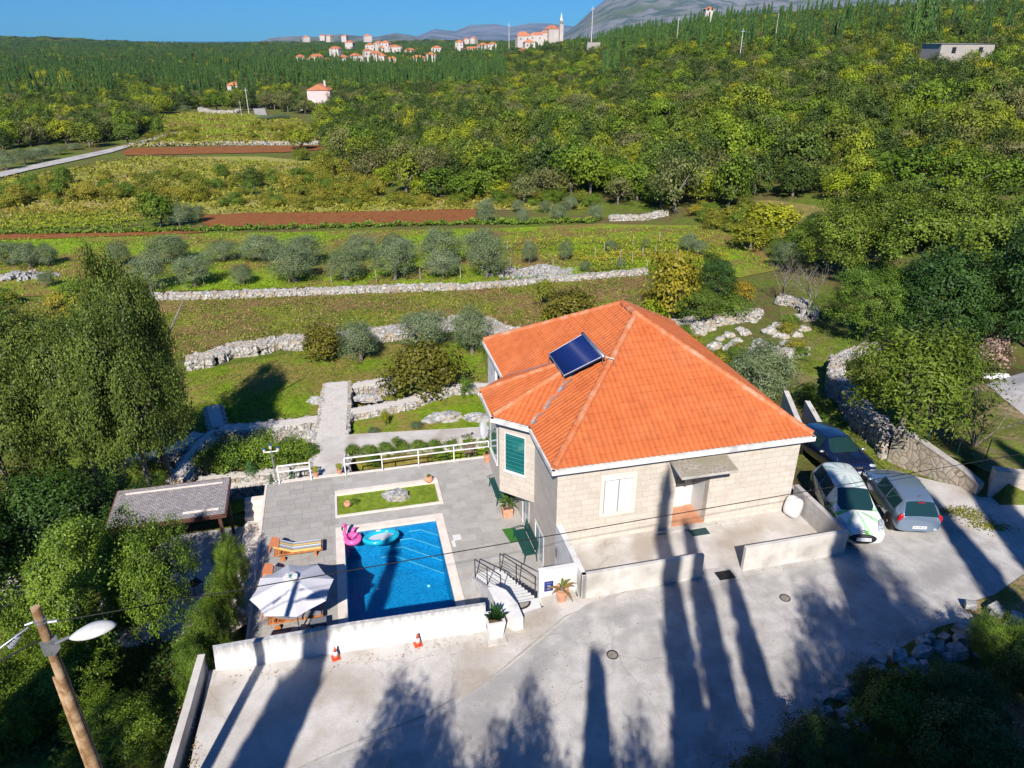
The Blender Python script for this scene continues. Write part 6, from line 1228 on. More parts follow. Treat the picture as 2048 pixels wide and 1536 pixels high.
for i, v in enumerate((428,438,448,458)): row([hit(-60, v+4), hit(120, v+1), hit(270, v-4)], 1.1, 1.3, 'autumn' if i < 2 else 'yellow', 'row of yellow and rust vines in the far left vineyard', 'vine rows in the far left vineyard', 210+i, 24, leaf=.22)
row([hit(-60,470), hit(200,467), hit(420,462), hit(700,455), hit(960,449), hit(1190,445)], 1.0, .8, 'grassy', 'long strip of tall bright grass below the red field', None, 221, 30, 'grass_strip', 'grass strip', .3)
row([hit(1000,562), hit(1120,558), hit(1230,552), hit(1290,549)], .35, .55, 'kale', 'line of blue green kale plants growing on the low stone wall', None, 222, 22, 'kale_row', 'kale row', .22)
row([hit(1000,446), hit(1190,444), hit(1200,440)], .9, .7, 'grassy', 'tuft of tall grass around the small olive trees', None, 223, 26, 'grass_strip', 'grass strip', .25)
row([hit(262,294), hit(430,291), hit(620,288)], 3.2, 1.6, 'scrub', 'weedy green bank above the far red field', None, 224, 4, 'weed_bank', 'bank', .5)
# mixed cluster right of the meadow
for u, vb, vt, w, k, lab in [(1345,645,500,110,'autumn','tall autumn coloured tree with orange top beside the meadow'),(1425,605,508,100,'dark','dense dark green tree right of the orange topped tree'),(1395,655,560,120,'wood','mid green tree in front of the dark dense tree'),(1310,640,590,70,'yellow','low yellow green bush left of the autumn tree'),(1480,600,560,60,'autumn','small rust tinted bush at the edge of the grass strip'),(1460,640,590,90,'green','rounded leafy bush behind the white rubble wall'),
 (1620,482,425,50,'dark','rounded dark evergreen standing at the edge of the dry grass'),(1540,470,405,110,'yellow','ivy covered bright green tree left of the dry grass patch'),(1590,520,445,90,'wood','mid green tree below the dry grass patch'),(1500,500,440,90,'autumn','bush covered in creeper at the bend of the green field'),(1570,540,480,60,'olive','greyish shrub at the right end of the fields')]: veg(k, u, vb, vt, w, lab, None, 'tree' if k != 'green' else 'bush', 'tree' if k != 'green' else 'bush')
# big laurels and dark trees on the right
for u, vb, vt, w, k, lab in [(1725,690,535,190,'laurel','large dense laurel beside the curved stone wall'),(1690,560,400,190,'wood','tall broadleaf tree above the bare tree'),(1820,600,375,250,'wood','broad leafy tree in the middle of the right hand wood'),(1960,640,390,260,'wood','tall leafy tree near the right edge'),(2060,700,420,240,'dark','dark tree at the right edge above the side road'),(1860,700,500,230,'dark','dark shaded tree behind the pink flowering bush'),(1750,520,360,170,'wood','round tree at the back of the right hand wood'),(1900,520,340,200,'wood','pale green tree on the slope above the right hand wood'),(1990,690,560,180,'dark','dark shaded tree just left of the side road'),(1640,500,430,90,'wood','small tree at the left end of the right hand wood'),(2100,560,330,240,'wood','tree cut by the right border')]: veg(k, u, vb, vt, w, lab, None, 'laurel' if k == 'laurel' else 'broadleaf_tree', 'tree')
veg('cherry', 1800, 872, 655, 275, 'cherry tree with long drooping light green leaves on the raised bed', None, 'cherry_tree', 'cherry tree'); veg('cherry', 1880, 800, 690, 140, 'second drooping leaved tree just behind the cherry tree', None, 'cherry_tree', 'cherry tree')
for u, vb, vt, w, lab in [(1975,745,672,70,'pink flowering bush beside the white sheet'),(1828,850,780,70,'pink flowering bush above the end of the mortared wall'),(1930,770,730,60,'smaller pink flowering bush between the cherry tree and the white sheet')]: veg('pink', u, vb, vt, w, lab, None, 'blossom_bush', 'flowering bush')
veg('conifer', 1885, 840, 770, 80, 'dense bluish green juniper on the raised bed', None, 'juniper', 'juniper')
for k in range(5): p = hit(1612+k*7, 800+k*16); plant('green', p, 1.1, .75, 'bright green hedge plant in the row behind the dark car', 'hedge plants behind the dark car', 'hedge_plant', 'hedge plant')
t = thing('yucca', 'spiky green yucca at the upper end of the hedge behind the dark car', 'yucca', hit(1612, 800)); fronds('leaves', 50, .9, .07, 'palm', 8, (10, 85), .3, .3, t)
def bare(u, v, h, label, seed, mat='bark', leaves=None):
    t = thing('bare_tree', label, 'tree', hit(u, v)); rg = random.Random(seed); m = MB()
    def br(p, d, l, r, dep):
        q = p + d*l; m.tube([p, (p+q)/2+Vector((rg.gauss(0,.03),rg.gauss(0,.03),0)), q], [r, r*.8, r*.6], 5)
        if dep: 
            for _ in range(3): br(q, (d+Vector((rg.gauss(0,.5),rg.gauss(0,.5),rg.uniform(-.1,.3)))).normalized(), l*rg.uniform(.55,.8), r*.5, dep-1)
    for k in range(5): br(Vector((0,0,0)), Vector((rg.gauss(0,.28),rg.gauss(0,.28),1)).normalized(), h*.38, h*.013, 3)
    m.build('branches', M_[mat], t)
    if leaves: o = link('leaves', PR[leaves, 0][0], parent=t); o.scale = (h*.75, h*.75, h*.5); o.location = (0,0,h*.55)
bare(1945, 896, 3.2, 'nearly bare brown shrub with many upright stems on the raised bed', 2, 'bark'); bare(1618, 632, 4.2, 'bare forked tree at the corner of the rock garden', 3); bare(1563, 608, 3.8, 'thin leafless sapling left of the forked bare tree', 4)
t = thing('white_sheet', 'crumpled white sheet lying on the ground beside the side road', 'sheet', hit(1990, 757)+Vector((0,0,.05))); rg = random.Random(5); m = MB(); n_ = 14; vs = [((i/n_-.5)*1.5+rg.gauss(0,.03), (j/n_-.5)*.8*(1-.3*i/n_), .06+rg.random()*.1) for i in range(n_+1) for j in range(n_+1)]; m.add(vs, [(i*(n_+1)+j, (i+1)*(n_+1)+j, (i+1)*(n_+1)+j+1, i*(n_+1)+j+1) for i in range(n_) for j in range(n_)]); m.build('sheet_cloth', M_['white'], t)
t = thing('garden_fence', 'dark wire garden fence with thin green posts along the top of the mortared wall', 'fence', P(1860, 860, .95)); m = MB(); fp = [P(1858,870,1.0)-P(1860,860,.95), P(1915,905,.9)-P(1860,860,.95), P(1968,925,.85)-P(1860,860,.95)]
for p in fp: q = MB(); q.tube([p-Vector((0,0,.2)), p+Vector((0,0,1.1))], .02, 6); q.build('post', M_['greenp'], t)
for a, b_ in zip(fp[:-1], fp[1:]):
    for k in range(9): f = k/8; m.tube([a+(b_-a)*f, a+(b_-a)*f+Vector((0,0,1))], .006, 4)
    for z in (.1,.3,.5,.7,.9,1.0): m.tube([a+Vector((0,0,z)), b_+Vector((0,0,z))], .006, 4)
m.build('wire_mesh', M_['iron'], t)
# leaf litter on the driveway
rg = np.random.default_rng(14); c = []
for (u0, v0, u1, v1, n_, s_) in [(1420,1560,1900,1250,1500,.5),(430,1345,970,1266,110,.10),(1170,1200,1400,1160,50,.1),(1490,1145,1670,1110,60,.1),(1750,1000,1960,1000,500,.4),(360,1400,380,1536,200,.15),(900,1320,1700,1250,260,2.2)]:
    a, b_ = P(u0, v0, 0), P(u1, v1, 0)
    for _ in range(n_): p = a+(b_-a)*rg.uniform(); c.append((p.x+rg.normal(0, s_), p.y+rg.normal(0, s_), 0))
c = np.array(c); c[:, 2] = drive_z(c[:, 0], c[:, 1])+.018; lx_, ly_ = L(c[:, 0], c[:, 1]); c = c[(ly_ < -2.85)]; tag(link('leaf_litter', quads('leaf_litter', c, rg.normal(size=c.shape)*.3+np.array([0,0,1]), .055, .6, rg.uniform(0,1,len(c)), LF['dry'], 4)), kind='stuff')
rg = np.random.default_rng(4); cc_ = [P(u, v, 0) for u, v in [(1900,1025),(1930,1022),(1945,1035),(1965,1050),(1985,1055)]]; c = np.array([[p.x+rg.normal(0,.35), p.y+rg.normal(0,.16), .02+rg.uniform(0,.05)] for p in cc_ for _ in range(260)]); tag(link('leaf_litter', quads('leaf_litter', c, rg.normal(size=c.shape)*.4+np.array([0,0,1]), .07, .7, rg.uniform(0,1,len(c)), LF['scrub'], 4)), kind='stuff')
# ---------------- left side: big oaks, laurels, hedge ----------------
for args in [('oak',(-17.0,30.0),12.4,4.4,'tallest oak at the left, its narrow top rising over the olive grove'),('oak',(-16.3,27.0),10.4,5.3,'leafy oak at the left leaning over the stone walls above the pergola'),('oak',(-18.6,27.0),10.4,5.4,'broad oak left of the tallest one, behind the leaning pale trunk'),('oak',(-21.5,25.8),9.4,6.0,'big oak at the left edge above the dark shade'),('oak',(-25,33),8.2,8.5,'round yellowish oak further back at the left edge'),('oak',(-30,31),7.5,8,'oak at the left border behind the yellowish one'),('dark',(-20.5,21),5.0,5.5,'low dark tree in the shade at the left border'),('dark',(-25,22),6,6,'dark tree cut by the left border'),('dark',(-19.2,24.3),4.6,5.5,'dark shaded tree under the big oaks left of the pergola'),('dark',(-16.2,25.6),3.6,3.8,'dark undergrowth tree between the oaks and the pergola')]:  # last two dark trees are added to stand in for shade under the oaks
    k, (x, y), h, w, lab = args; plant(k, Vector((x, y, g1(x, y)-.1)), h, w, lab, None, 'oak_tree' if k == 'oak' else 'dark_tree', 'tree')
for u, v, h, w, lab in [(190,1268,6.1,5.2,'large glossy laurel bush in front of the pergola'),(305,1258,6.0,3.9,'right hand glossy laurel bush touching the pergola'),(110,1420,3.0,4.6,'laurel bush behind the utility pole in the lower left corner'),(20,1500,3.2,4.4,'shaded laurel bush at the bottom left corner'),(250,1500,2.2,3.4,'darker laurel bush right of the utility pole')]:
    p = P(u, v, -2.6); p.z = min(p.z, g1(p.x, p.y)); plant('laurel', p-Vector((0,0,.3)), h, w, lab, None, 'laurel_bush', 'bush')
for k in range(6): p = W(-11.75-.05*k, 3.6-k*1.15, -3.3 if k < 4 else -2.6); plant('laurel', p, 3.1, 1.5, 'tall narrow laurel hedge plant between the patio and the pool deck', 'laurel hedge left of the deck', 'hedge_plant', 'hedge plant')
m = MB(); a = P(150, 932, .2); tr_ = thing('leaning_trunk', 'pale leaning bare trunk between the oaks and the laurel bushes', 'tree', hit(183,1075)); q = Vector(tr_.location); m.tube([(0,0,-.2), (onray(140,930,q.y+.5)-q)*.5+Vector((.05,0,0)), onray(140,930,q.y+.5)-q], [.12,.1,.07], 8); m.build('trunk', M_['palebark'], tr_)
# low wall at the left end of the driveway
lw = [P(402,1322,-.1), P(372,1430,-.1), P(338,1545,-.1), P(318,1620,-.1)]
wallstrip('driveway_wall', [(p.x+.06, p.y) for p in lw], .17, -1.6, .12, 'low grey concrete kerb wall running down the left end of the driveway', 'concrete', cap='wallcon')
# bottom right bank with brambles
bank = [wp(u, v, 0) for u, v in [(1480,1560),(1560,1480),(1640,1420),(1720,1350),(1820,1290),(1900,1250),(1990,1235),(2150,1230),(2300,1500),(2000,1800),(1500,1800)]]
drape('bank_soil', bank, M_['dirt'], .02, .5, zf=lambda x, y: drive_z(x, y) + .12*np.sin(x*3)*np.sin(y*2.7)+.1)
pts = []; 
for a_, b_ in zip(bank[:6], bank[1:7]):
    for k in range(16): f = k/16; pts.append((a_[0]*(1-f)+b_[0]*f+random.gauss(.35,.3), a_[1]*(1-f)+b_[1]*f+random.gauss(-.35,.3), random.uniform(.0,.35)))
tag(link('rubble_wall', stones(np.array(pts), np.random.default_rng(8).uniform(.2,.5,len(pts)), 8), M_['greystone']), 'shaded row of loose stones along the lower right edge of the driveway', 'stone wall')
for i, (u, v, h, w, k, lab) in enumerate([(1640,1560,1.6,2.6,'dark','dark bush at the bottom of the picture on the stony bank'),(1780,1500,2.3,3.0,'wood','tall bramble bush with sunlit shoots in the lower right corner'),(1900,1450,1.8,2.6,'dark','dark bush in the lower right bank'),(1980,1330,1.6,2.2,'laurel','green bush below the sandy verge at the right edge'),(2080,1420,2.2,3.0,'dark','shaded bush at the lower right border'),(1520,1600,1.2,2.0,'dark','low dark bush at the bottom edge right of the centre'),(1900,1600,2.6,3.4,'dark','dark bush in the very bottom right corner'),(1740,1400,1.0,1.5,'dark','low bramble at the edge of the driveway')]):
    p = P(u, v, 0); plant(k, p, h, w, lab, None, 'bush', 'bush')
# ---------------- trees behind the viewpoint that throw the long shadows on the driveway ----------------
def shadow_tree(kind, u, v, z, dist, w, label, name='cypress_tree'):
    tip = P(u, v, z); k = dist; base = tip - Vector((math.sin(SUN_AZ), math.cos(SUN_AZ), 0))*k; top = z + k*math.tan(SUN_EL) - (1.4 if kind == 'nearcyp' else 0); gz_ = g1(base.x, base.y)
    return plant(kind, Vector((base.x, base.y, gz_-.2)), top-gz_, w, label, None, name, 'tree')
for kind, u, v, z, d, w, lab, nm in SHADOWS: shadow_tree(kind, u, v, z, d, w, lab, nm)
# ---------------- the far buildings ----------------
M_['townwall'] = mk('town_wall', (.50,.44,.40), (.60,.54,.49), .1, .9); M_['pinkwall'] = mk('pink_wall', (.68,.52,.50), (.72,.57,.55), .3, .9); M_['roof'] = mk('clay_roof', (.52,.17,.075), (.60,.24,.12), .4, .85); M_['ruin'] = ashlar('old_stone', (.46,.43,.38), (.40,.37,.33), (.3,.28,.25), .7, .35, .02, .3)
HOUSES = []
def housebox(name, u, v, Y, w, d, h, rz, label, wall='townwall', roof='hip', grp='houses of the village across the valley', rh=None, cat='house', win=True, chim=False):
    c = onray(u, v, Y); z = g1(c.x, c.y); z = min(z, c.z) if c.z - z > -3 else c.z
    z = c.z; HOUSES.append((c.x, c.y, z, u, v, w, Y)); t = thing(name, label, cat, (c.x, c.y, z), rz, grp); m = MB(); m.box(-w/2, w/2, -d/2, d/2, -6, h); m.build('wall', M_[wall], t); m = MB(); rh = rh or min(w, d)*.28
    a, b_ = w/2+.3, d/2+.3
    if roof == 'gable': m.add([(-a,-b_,h),(a,-b_,h),(a,b_,h),(-a,b_,h),(0,-b_,h+rh),(0,b_,h+rh)], [(3,2,1,0),(0,4,5,3),(1,2,5,4),(0,1,4),(2,3,5)])
    else:
        k = max(.05, a-b_) if a > b_ else .05; j = .05 if a > b_ else b_-a
        m.add([(-a,-b_,h),(a,-b_,h),(a,b_,h),(-a,b_,h),(-k,-j,h+rh),(k,-j,h+rh),(k,j,h+rh),(-k,j,h+rh)], [(3,2,1,0),(0,1,5,4),(1,2,6,5),(2,3,7,6),(3,0,4,7),(4,5,6,7)])
    r_ = m.build('roof', M_['roof'] if roof != 'flat' else M_['white'], t)
    if chim: m = MB(); m.box(w*.2, w*.2+.8, 0, .8, h, h+rh+1.2); m.build('chimney', M_['townwall'], r_)
    if win:
        for s in (-1, 1):
            for zz in ([1.2, 4.2] if h > 5 else [1.2]):
                m = MB(); m.box(s*w*.25-.55, s*w*.25+.55, -d/2-.06, -d/2+.02, zz, zz+1.4); m.build('window', M_['iron'] if wall != 'pinkwall' else M_['white'], t)
    return t
VH = [(602,122,-8),(622,124,5),(634,119,8),(645,127,9),(656,126,8),(672,105,9),(688,125,7),(712,120,9),(700,88,8),(740,96,8),(752,118,9),(735,110,6),(762,120,9),(772,92,8),(784,124,9),(758,90,6),(790,100,14),(765,104,7),(820,105,7),(837,126,12),(862,120,8),(874,100,9),(850,132,7),(797,140,11),(920,92,7),(944,104,14),(966,98,9),(985,96,8),(932,80,6),(948,80,6),(735,76,9),(646,73,6),(612,76,7),(660,76,6),(690,76,6),(1048,112,10),(1080,98,12),(1062,92,9)]
for i, (u, v, w) in enumerate(VH):
    w = abs(w); v += 2; Y = 760 if v > 108 else (980 if v > 90 else (1250 if v > 84 else 1650)); s = Y/800.; rg = random.Random(i)
    housebox('village_house', u, v, Y, w*1.25*s**.5, 9*s**.5, rg.choice([3.5,4.5,5.5]), rg.uniform(-.6,.6), 'small white walled house with an orange roof in the far village', roof=rg.choice(['hip','gable','hip']), win=Y < 1000)
for u, v, w, Y, lab in [(962,142,20,560,'long low house with several orange roofs just above the wooded slope'),(797,142,13,640,'white house with a steep orange roof among the cypresses'),(1046,82,14,800,'white house with a dark red roof below the church'),(1058,95,10,760,'house with orange roof on the slope below the church')]:
    housebox('village_house', u, v, Y, w, 9, 4.5, random.uniform(-.3,.3), lab, grp=None)
housebox('church', 1103, 76, 900, 12, 14, 9, .35, 'stone church with an orange gable on the hilltop', roof='gable', grp=None, cat='church', rh=4, win=False); housebox('village_house', 1088, 76, 900, 11, 9, 5, .2, 'lower orange roofed house joined to the church', grp=None); housebox('village_house', 1072, 80, 880, 16, 9, 5, 0, 'red roofed house left of the church', grp=None); housebox('village_house', 1046, 78, 900, 14, 9, 5, 0, 'dark roofed building at the edge of the hilltop village', grp=None)
c = onray(1122, 70, 900); t = thing('bell_tower', 'slender white bell tower with a pointed top beside the church', 'bell tower', c, .2); m = MB(); m.box(-2.1,2.1,-2.1,2.1,-14,10); m.build('shaft', M_['townwall'], t); m = MB(); m.box(-1.6,1.6,-1.6,1.6,10,15); m.box(-2.3,2.3,-2.3,2.3,9.6,10.3); m.build('belfry', M_['townwall'], t)
m = MB(); m.lathe([(2.0,15),(1.2,17),(.001,23)], 8); m.build('spire', M_['white'], t)
for x in (-.9,.9): m = MB(); m.box(x-.45,x+.45,-1.7,-1.55,11,13.6); m.build('opening', M_['iron'], t)
# pink house
t = housebox('pink_house', 644, 224, 330, 9.5, 10, 9.0, .12, 'pink two storey house with an orange gable roof and white terraces', 'pinkwall', 'gable', None, 2.4, chim=True)
m = MB(); m.box(-9.2,-4.4,-4,2,0,3.0); m.box(-9.2,-9.0,-4,2,3.0,4.0); m.box(-9.2,-4.4,-4,-3.8,3.0,3.3); m.box(-9.2,-4.4,-4,-3.8,3.8,4.0)
for k in range(12): m.box(-9.1+k*.4,-9.0+k*.4,-3.98,-3.82,3.3,3.8)
m.box(-11,-8.6,-6,-4.2,-1,1.8); m.build('terrace', M_['white'], t)
housebox('road_house', 472, 190, 420, 7, 8, 5, 0, 'white house with a pointed orange roof half hidden behind the roadside trees', grp=None)
housebox('stone_ruin', 1910, 116, 205, 14.5, 8, 3.4, .1, 'roofless grey stone house on the wooded hill', 'ruin', 'flat', None, .05, 'ruin')
housebox('hilltop_house', 1417, 26, 470, 5, 5, 2, .1, 'ochre house peeping over the hilltop trees', grp=None); housebox('stone_wall_house', 1195, 86, 520, 14, 3, .6, .1, 'low pale stone walls on the wooded slope below the hilltop', 'ruin', 'flat', None, .05, 'ruin', win=False)
def pole(u, v, Y, h, lab, tower=False):
    c = onray(u, v, Y); t = thing('power_pole', lab, 'power pole', c, 0); m = MB(); m.tube([(0,0,-3),(0,0,h)], [h*.017, h*.011], 6); m.build('mast', M_['wallcon'], t); m = MB(); m.box(-h*.08, h*.08, -.05, .05, h*.9, h*.925); m.build('cross_arm', M_['steel'], t)
pole(1183,78,520,19,'tall grey power pole on the slope right of the church'); pole(1353,88,330,10,'concrete power pole among the hillside cypresses'); pole(1479,118,260,9,'grey power pole between cypresses on the upper slope'); pole(498,228,300,9.5,'leaning power pole beside the distant road'); pole(484,235,290,6,'shorter pole beside the distant road'); pole(1553,60,260,5,'short pale pole on the upper right slope'); pole(1018,96,700,20,'green power mast near the village')
# ---------------- woods ----------------
def vlim(u): return np.interp(u, [-600,0,130,200,250,290,300,330,400,440,560,640,645,700,760,900,1000,1200,1380,1470,1480,1560,1700,2048,2600], [300,300,288,288,282,276,250,226,214,214,222,236,300,345,394,398,404,416,432,428,404,398,410,416,440])
def project(x, y, z):
    f = y*CP-(z-HC)*SP; return 1024+F_PX*x/f, 768-F_PX*(y*SP+(z-HC)*CP)/f
def jgrid(y0, y1, sp, xw):
    out = []; y = y0
    while y < y1:
        w = xw*y; n = int(2*w/sp); xs = np.linspace(-w, w, n)+RNG.uniform(-.42, .42, n)*sp; out.append(np.stack([xs, y+RNG.uniform(-.42, .42, n)*sp], 1)); y += sp*.86
    return np.concatenate(out)
def keep(pts, marg=0):
    z = G(pts[:, 0], pts[:, 1]); u, v = project(pts[:, 0], pts[:, 1], z); k = (v < vlim(u)-marg) & (u > -260) & (u < 2300) & (v > -200)
    for (hx, hy, hz, hu, hv, hw, hY) in HOUSES:
        k &= ~((np.abs(u-hu) < hw*.55*F_PX/hY+3) & (pts[:, 1] > hY*(.982 if hY > 400 else (.80 if hY == 330 else .985))) & (pts[:, 1] < hY*1.02)); k &= ~((np.hypot(pts[:, 0]-hx, pts[:, 1]-hy) < hw*.75+2))
    return pts[k], z[k], u[k], v[k]
A1 = jgrid(95, 260, 5.0, .78); A1, Z1, U1, V1 = keep(A1)
road = inpoly(U1, V1, [(-100,390),(-100,345),(60,322),(215,290),(345,260),(360,266),(262,300),(60,350)]); A1, Z1, U1, V1 = A1[~road], Z1[~road], U1[~road], V1[~road]
dist = np.hypot(A1[:, 0], A1[:, 1]); order = np.argsort(dist + np.where((U1 > -60) & (U1 < 2110), 0, 1e5)); near = order[:300]; rest1 = order[300:]
M_['dummy'] = M_['bark']; protos = []
for n_, i in enumerate(near):
    x, y = A1[i]; r = random.random(); yel = r < .08; dk = .08 <= r < .24; gy = .24 <= r < .36; sc_ = random.uniform(.72, 1.25); h = random.uniform(5.0, 7.6)*sc_*(1.1 if dist[i] > 150 else 1); w = random.uniform(5.6, 8.0)*sc_
    o = plant('foresty' if yel else 'fdark' if dk else 'fgrey' if gy else 'forest', Vector((x, y, Z1[i]-.4)), h*(.7 if yel else 1), w*(.75 if yel else 1), 'yellowing round tree among the green wood at the foot of the hill' if yel else 'dark evergreen tree among the lighter trees of the hillside wood' if dk else 'thin greyish tree among the greener trees of the hillside wood' if gy else 'round green broadleaf tree in the dense wood covering the hillside', 'yellowing trees in the wood' if yel else 'dark evergreen trees in the wood' if dk else 'greyish trees in the wood' if gy else 'green trees in the hillside wood', 'woodland_tree', 'tree')
    protos.append(o)
def pick(pref, n): return [o for o in protos if o.data.name.startswith(pref)][:n]
uniq = {};
for o in protos: uniq.setdefault(o.data.name, o)
un = lambda k: [o for o in uniq.values() if o.data.name.startswith(k)]
protoF = [o for o in uniq.values() if o.data.name.split('.')[0] == 'forest_crown']*3 + un('forest_crown_yellow')[:1] + un('forest_crown_dark')*2 + un('forest_crown_grey')
def stuff(name, pts, zs, scl, objs, seed):
    """countless far trees: geometry-node instances of real trees already standing in the wood"""
    rg = np.random.default_rng(seed); n = len(pts); me = bpy.data.meshes.new(name); me.vertices.add(n); me.vertices.foreach_set('co', np.column_stack([pts, zs]).ravel())
    at = me.attributes.new('scl', 'FLOAT_VECTOR', 'POINT'); at.data.foreach_set('vector', scl.ravel()); at = me.attributes.new('rot', 'FLOAT_VECTOR', 'POINT'); rt = np.zeros((n, 3)); rt[:, 2] = rg.uniform(0, 6.28, n); at.data.foreach_set('vector', rt.ravel())
    at = me.attributes.new('pick', 'INT', 'POINT'); at.data.foreach_set('value', rg.integers(0, len(objs), n).astype(np.int32))
    o = bpy.data.objects.new(name, me); COL.objects.link(o); ng = bpy.data.node_groups.new(name, 'GeometryNodeTree'); ng.interface.new_socket('Geometry', in_out='INPUT', socket_type='NodeSocketGeometry'); ng.interface.new_socket('Geometry', in_out='OUTPUT', socket_type='NodeSocketGeometry')
    gi = ng.nodes.new('NodeGroupInput'); go = ng.nodes.new('NodeGroupOutput'); jn = ng.nodes.new('GeometryNodeGeometryToInstance')
    for q in objs:
        oi = ng.nodes.new('GeometryNodeObjectInfo'); oi.inputs['Object'].default_value = q; oi.inputs['As Instance'].default_value = False; oi.transform_space = 'ORIGINAL'; g2 = ng.nodes.new('GeometryNodeGeometryToInstance'); ng.links.new(oi.outputs['Geometry'], g2.inputs[0])
        if q is objs[0]: j2 = ng.nodes.new('GeometryNodeJoinGeometry')
        ng.links.new(g2.outputs[0], j2.inputs[0])
    ip = ng.nodes.new('GeometryNodeInstanceOnPoints'); ng.links.new(gi.outputs[0], ip.inputs['Points']); ng.links.new(j2.outputs[0], ip.inputs['Instance']); ip.inputs['Pick Instance'].default_value = True
    for nm, dt, sk in (('scl', 'FLOAT_VECTOR', 'Scale'), ('rot', 'FLOAT_VECTOR', 'Rotation'), ('pick', 'INT', 'Instance Index')):
        na = ng.nodes.new('GeometryNodeInputNamedAttribute'); na.data_type = dt; na.inputs[0].default_value = nm; ng.links.new(na.outputs[0], ip.inputs[sk])
    ng.nodes.remove(jn); ng.links.new(ip.outputs[0], go.inputs[0]); md = o.modifiers.new('scatter', 'NODES'); md.node_group = ng; return tag(o, kind='stuff')
def sizes(n, h0, h1, w0, w1, seed): rg = np.random.default_rng(seed); w = rg.uniform(w0, w1, n); return np.column_stack([w, w, rg.uniform(h0, h1, n)])
A2 = jgrid(260, 620, 6.4, .74); A2, Z2, U2, V2 = keep(A2); A3 = jgrid(620, 1500, 11.5, .74); A3, Z3, U3, V3 = keep(A3); A4 = jgrid(1500, 3600, 26, .74); A4, Z4, U4, V4 = keep(A4)
stuff('far_woodland', A1[rest1], Z1[rest1]-.4, sizes(len(rest1), 5, 8, 5.5, 8.5, 1), protoF, 1)
stuff('far_woodland', A2, Z2-.5, sizes(len(A2), 5, 8.5, 7, 10, 2), protoF, 2); stuff('far_woodland', A3, Z3-1, sizes(len(A3), 5, 9, 12, 16, 3), protoF, 3); stuff('far_woodland', A4, Z4-2, sizes(len(A4), 7, 11, 24, 34, 4), protoF, 4)
# cypresses: dense dark spires in the valley wood and on the hill
def cyzone(u, v):
    d = np.zeros_like(u); left = (u < 900 + 100*np.sin(v*.7)) & (v < 200) & (v > 84); d = np.where(left, .32, d); d = np.where((u > 520) & (u < 1010) & (v > 150) & (v < 188), .85, d); d = np.where((u > 360) & (u < 520) & (v > 150) & (v < 215), .5, d)
    d = np.where((u < 240) & (v > 150) & (v < 215), .30, d); d = np.where((u > 1110) & (v < 125) & (v > 25), .15, d); d = np.where((u > 1390) & (u < 1700) & (v > 85) & (v < 135), .55, d); d = np.where((u > 1200) & (u < 1260) & (v < 190), .5, d); d = np.where((u > 1260) & (u < 1420) & (v > 80) & (v < 130), .5, d); return d
B1 = np.concatenate([jgrid(150, 700, 5.2, .74)]); B1, ZB, UB, VB = keep(B1, 2); k = RNG.uniform(0, 1, len(B1)) < cyzone(UB, VB); B1, ZB, UB, VB = B1[k], ZB[k], UB[k], VB[k]
db = np.hypot(B1[:, 0], B1[:, 1]); od = np.argsort(db + np.where((UB > -40) & (UB < 2090), 0, 1e5)); cyp = []
for i in od[:160]:
    cyp.append(plant('cypress', Vector((B1[i, 0], B1[i, 1], ZB[i]-.4)), random.uniform(8.5, 14), random.uniform(1.5, 2.3), 'slender dark green cypress rising above the wood', 'cypresses rising above the wood', 'cypress_tree', 'cypress'))
for u, v, h, w in ((1815,106,16,4.2),(1835,104,17.5,5),(1850,100,17,4),(1800,108,13,3.2)): c = hit(u, v+8); plant('cypress', c, h, w, 'very tall cypress in the thick clump on the right skyline', 'clump of tall cypresses on the right skyline', 'cypress_tree', 'cypress')
r_ = od[160:]; cm = {}; 
for o in cyp: cm.setdefault(o.data.name, o)
cobj = list(cm.values()); stuff('cypress_wood', B1[r_], ZB[r_]-.5, sizes(len(r_), 8, 14, 1.7, 2.6, 5), cobj, 5)
B2 = jgrid(700, 2200, 9, .74); B2, ZC, UC, VC = keep(B2); k = (RNG.uniform(0, 1, len(B2)) < .30) & (UC < 1100); stuff('cypress_wood', B2[k], ZC[k]-1, sizes(int(k.sum()), 9, 13, 2.6, 4, 6), cobj, 6)
# yellow pines in the left wood
for u, v, h, w in ((95,185,9,9),(140,192,9,8),(165,200,7,7),(75,200,7,7),(420,150,8,8),(1330,60,7,7),(1890,60,6,7),(1975,45,5,7),(1195,132,6,5)): c = hit(u, v); plant('foresty', c, h*1.3, w*1.2, 'bright yellow green pine standing out of the dark wood', 'yellow green pines in the wood', 'pine_tree', 'pine')
# shrubs of the rough fields
rg = random.Random(11); n_ = 0
def shrubs(poly, n, w0, w1, kinds, label, grp, hs=.75):
    us = [p[0] for p in poly]; vs = [p[1] for p in poly]; c = 0
    while c < n:
        u, v = rg.uniform(min(us), max(us)), rg.uniform(min(vs), max(vs))
        if not inpoly(np.array([u]), np.array([v]), poly)[0]: continue
        p = hit(u, v); w = rg.uniform(w0, w1); plant(rg.choice(kinds), p-Vector((0,0,.15)), w*hs*rg.uniform(.8,1.3), w, label, grp, 'shrub', 'shrub'); c += 1
shrubs([(-40,385),(300,352),(620,352),(760,385),(760,398),(400,405),(-40,420)], 120, 1.6, 3.6, ['bush','bush','green','bush'], 'rough shrub of the overgrown field in front of the wood', 'shrubs of the overgrown field')
shrubs([(640,300),(760,330),(770,395),(600,395),(560,330)], 34, 2.2, 4.2, ['bush','green','bush'], 'taller shrub where the overgrown field meets the wood', 'shrubs along the edge of the wood')
shrubs([(290,262),(600,250),(640,285),(300,290)], 60, 1.6, 3.6, ['bush'], 'yellow green shrub behind the far red field', 'shrubs behind the far red field', .5)
